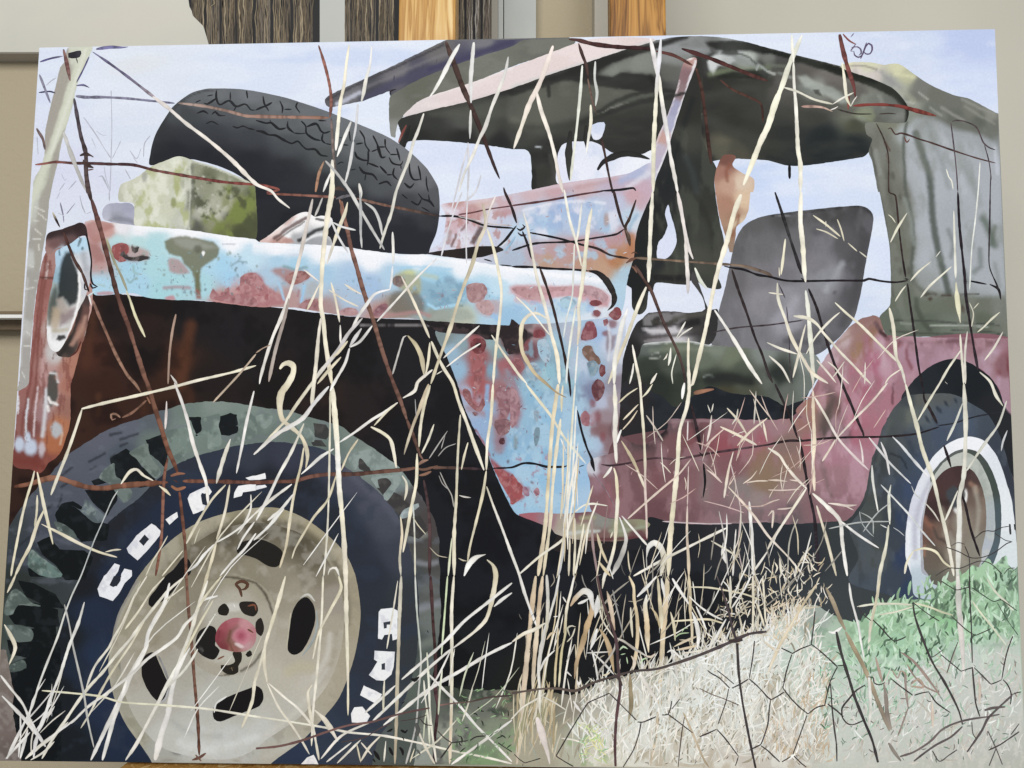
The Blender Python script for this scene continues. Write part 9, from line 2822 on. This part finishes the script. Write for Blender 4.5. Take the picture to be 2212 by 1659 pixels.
xs = [416, 446, 478, 500, 512, 552, 586, 633, 690]
for i, (a, b) in enumerate([(414, 444), (447, 474), (479, 508), (512, 548), (553, 584), (591, 627), (634, 676), (745, 757), (760, 779), (781, 800), (802, 812), (818, 836), (838, 852), (982, 992)]):
    wall_piece('painted_board', [(a, 120), (a + .7 * math.sin(i), -400), (b, -400), (b - .6 * math.cos(i * 2), 120)], mats['plank'] if i % 3 != 1 else mats['plank2'], -.0006)
for a, b in [(994, 1003), (1008, 1022), (1027, 1038), (1043, 1062)]:
    wall_piece('painted_board', [(a, 120), (a, -400), (b, -400), (b, 120)], mats['plank2'], -.0006)
# drawn grain lines and knots on the boards
gr = random.Random(21)
gV, gF, gC = [], [], []


def grain(x0, w, y0, y1, h, knot=None):
    n = 26
    b0 = len(gV)
    ph = gr.uniform(0, 9)
    for k in range(n + 1):
        y = y0 + (y1 - y0) * k / n
        x = x0 + 1.1 * math.sin(y / 17 + ph) + .6 * math.sin(y / 6 + 2 * ph)
        ww = w * (.7 + .5 * math.sin(y / 23 + ph * 3))
        if knot:
            d = x - knot[0]
            x += math.copysign(knot[2] * math.exp(-((y - knot[1]) / knot[3])**2) / (1 + abs(d) / 5), d)
        c = lin(np.array([int(h[i:i + 2], 16) for i in (0, 2, 4)]) / 255.0) * ALB * gr.uniform(.8, 1.15)
        for q in (x - ww / 2, x + ww / 2):
            gV.append(wp(q, y, -.0011))
            gC.append(c)
    for k in range(n):
        a = b0 + 2 * k
        gF.append((a, a + 1, a + 3, a + 2))


for a, b in [(414, 444), (447, 474), (479, 508), (512, 548), (553, 584), (591, 627), (634, 676), (745, 757), (760, 779), (781, 800), (802, 812), (818, 836), (838, 852), (984, 1003), (1008, 1022), (1027, 1038), (1043, 1062)]:
    kn = (gr.uniform(a + 5, b - 5), gr.uniform(-10, 90), gr.uniform(3, 6), gr.uniform(14, 26)) if b - a > 24 else None
    light = a > 990
    x = a + 1.5
    while x < b - 2:
        grain(x, gr.uniform(1.0, 3.0), 119, -40, gr.choice(['9a8c74', '837663', 'ab9d84', '6a5f50', '8d806a'] if not light else ['b5afa6', 'a39a8e', '8b7f74', 'c0bcb4']), kn)
        x += gr.uniform(3.0, 5.5)
go = link_mesh('painted_grain', gV, gF, mats['paint'], art, np.array(gC))
tag(go, kind='stuff')
wall_piece('painted_strip', [(691, 120), (691, -400), (745, -400), (745, 120)], mats['pale'], -.0006)
crp = [(-220, 114), (-220, -400), (400, -400)]
for (x, y) in pts('00: 1600 -200 1640 60 1660 100 1670 140 1720 190 1760 230 1775 280 1790 330 1810 400 1812 450'):
    crp.append((x, y))
wall_piece('painted_cream_shape', crp, mats['cream'], -.0012)
frame_m = plain('frame_metal', tuple(lin(np.array([.62, .60, .55])) * ALB), .4)
wall_piece('edge_strip', [(1062, 116), (1062, -420), (1076, -420), (1076, 116)], frame_m, -.004, thick=.034)
wall_piece('edge_strip', [(1076.5, 116), (1076.5, -420), (1087, -420), (1087, 116)], mats['pale'], -.002, thick=.03)

# blank pale board standing against the wall on the right
blank = new_empty('blank_board')
blank.location = (0, WY - .034, 0)
tag(blank, 'plain pale grey board on the wall behind the right side of the painting', 'board')
mats['board'] = ramp_mat('pale_board_paint', [(.3, 'c4c1b3'), (.5, 'cac6b8'), (.7, 'cfcbbd')], 2.2, (1, 1, 1), .7, 3, .2)


def board_point(x, y):
    p = room_point((x, y), WY - .034)
    return p.x, p.z


bx0, bz1 = board_point(1284, -430)
bx1, bz0 = board_point(2700, 1900)
box_world('panel', bx0, bx1, 0, .0335, bz0, bz1, mats['board'], blank, .002)
bx2, _ = board_point(1165, 0)
bx3, _ = board_point(1090, 0)
wall_piece('side_strip', [(1089, 116), (1089, -420), (1158, -420), (1158, 116)], mats['pale'], .004, thick=.0255)
# pale corner post of the opening to its right and thin rail at the left
box_world
rail = new_empty('metal_rail')
rail.location = room_point((20, 688), WY - .03)
tag(rail, 'thin bright metal rail on the beige wall left of the painting', 'rail')
mats['steel'] = plain('brushed_metal', (.82, .82, .80), .3, .6)
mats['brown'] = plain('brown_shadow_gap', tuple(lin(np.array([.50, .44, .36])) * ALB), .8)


def rail_box(name, y0, y1, d0, d1, mat):
    s = WY / FP
    zc = lambda y: -(y - 688) * (WY - .03) / FP
    return box_world(name, -.9, .06, d0, d1, zc(y1), zc(y0), mat, rail, .0008)


rail_box('rail_strip', 683.5, 691, -.03, .028, mats['steel'])
rail_box('rail_cap', 675, 683, -.02, .028, mats['brown'])
rail_box('rail_under_shade', 691.5, 712, .0, .028, mats['brown'])  # brown strip put in as colour for the shadow below the rail

tris = sum(len(o.data.loop_triangles) or len(o.data.polygons) for o in C.objects if o.type == 'MESH')
print('verts', stats['v'], 'objects', len(C.objects), 'z', HM.max())
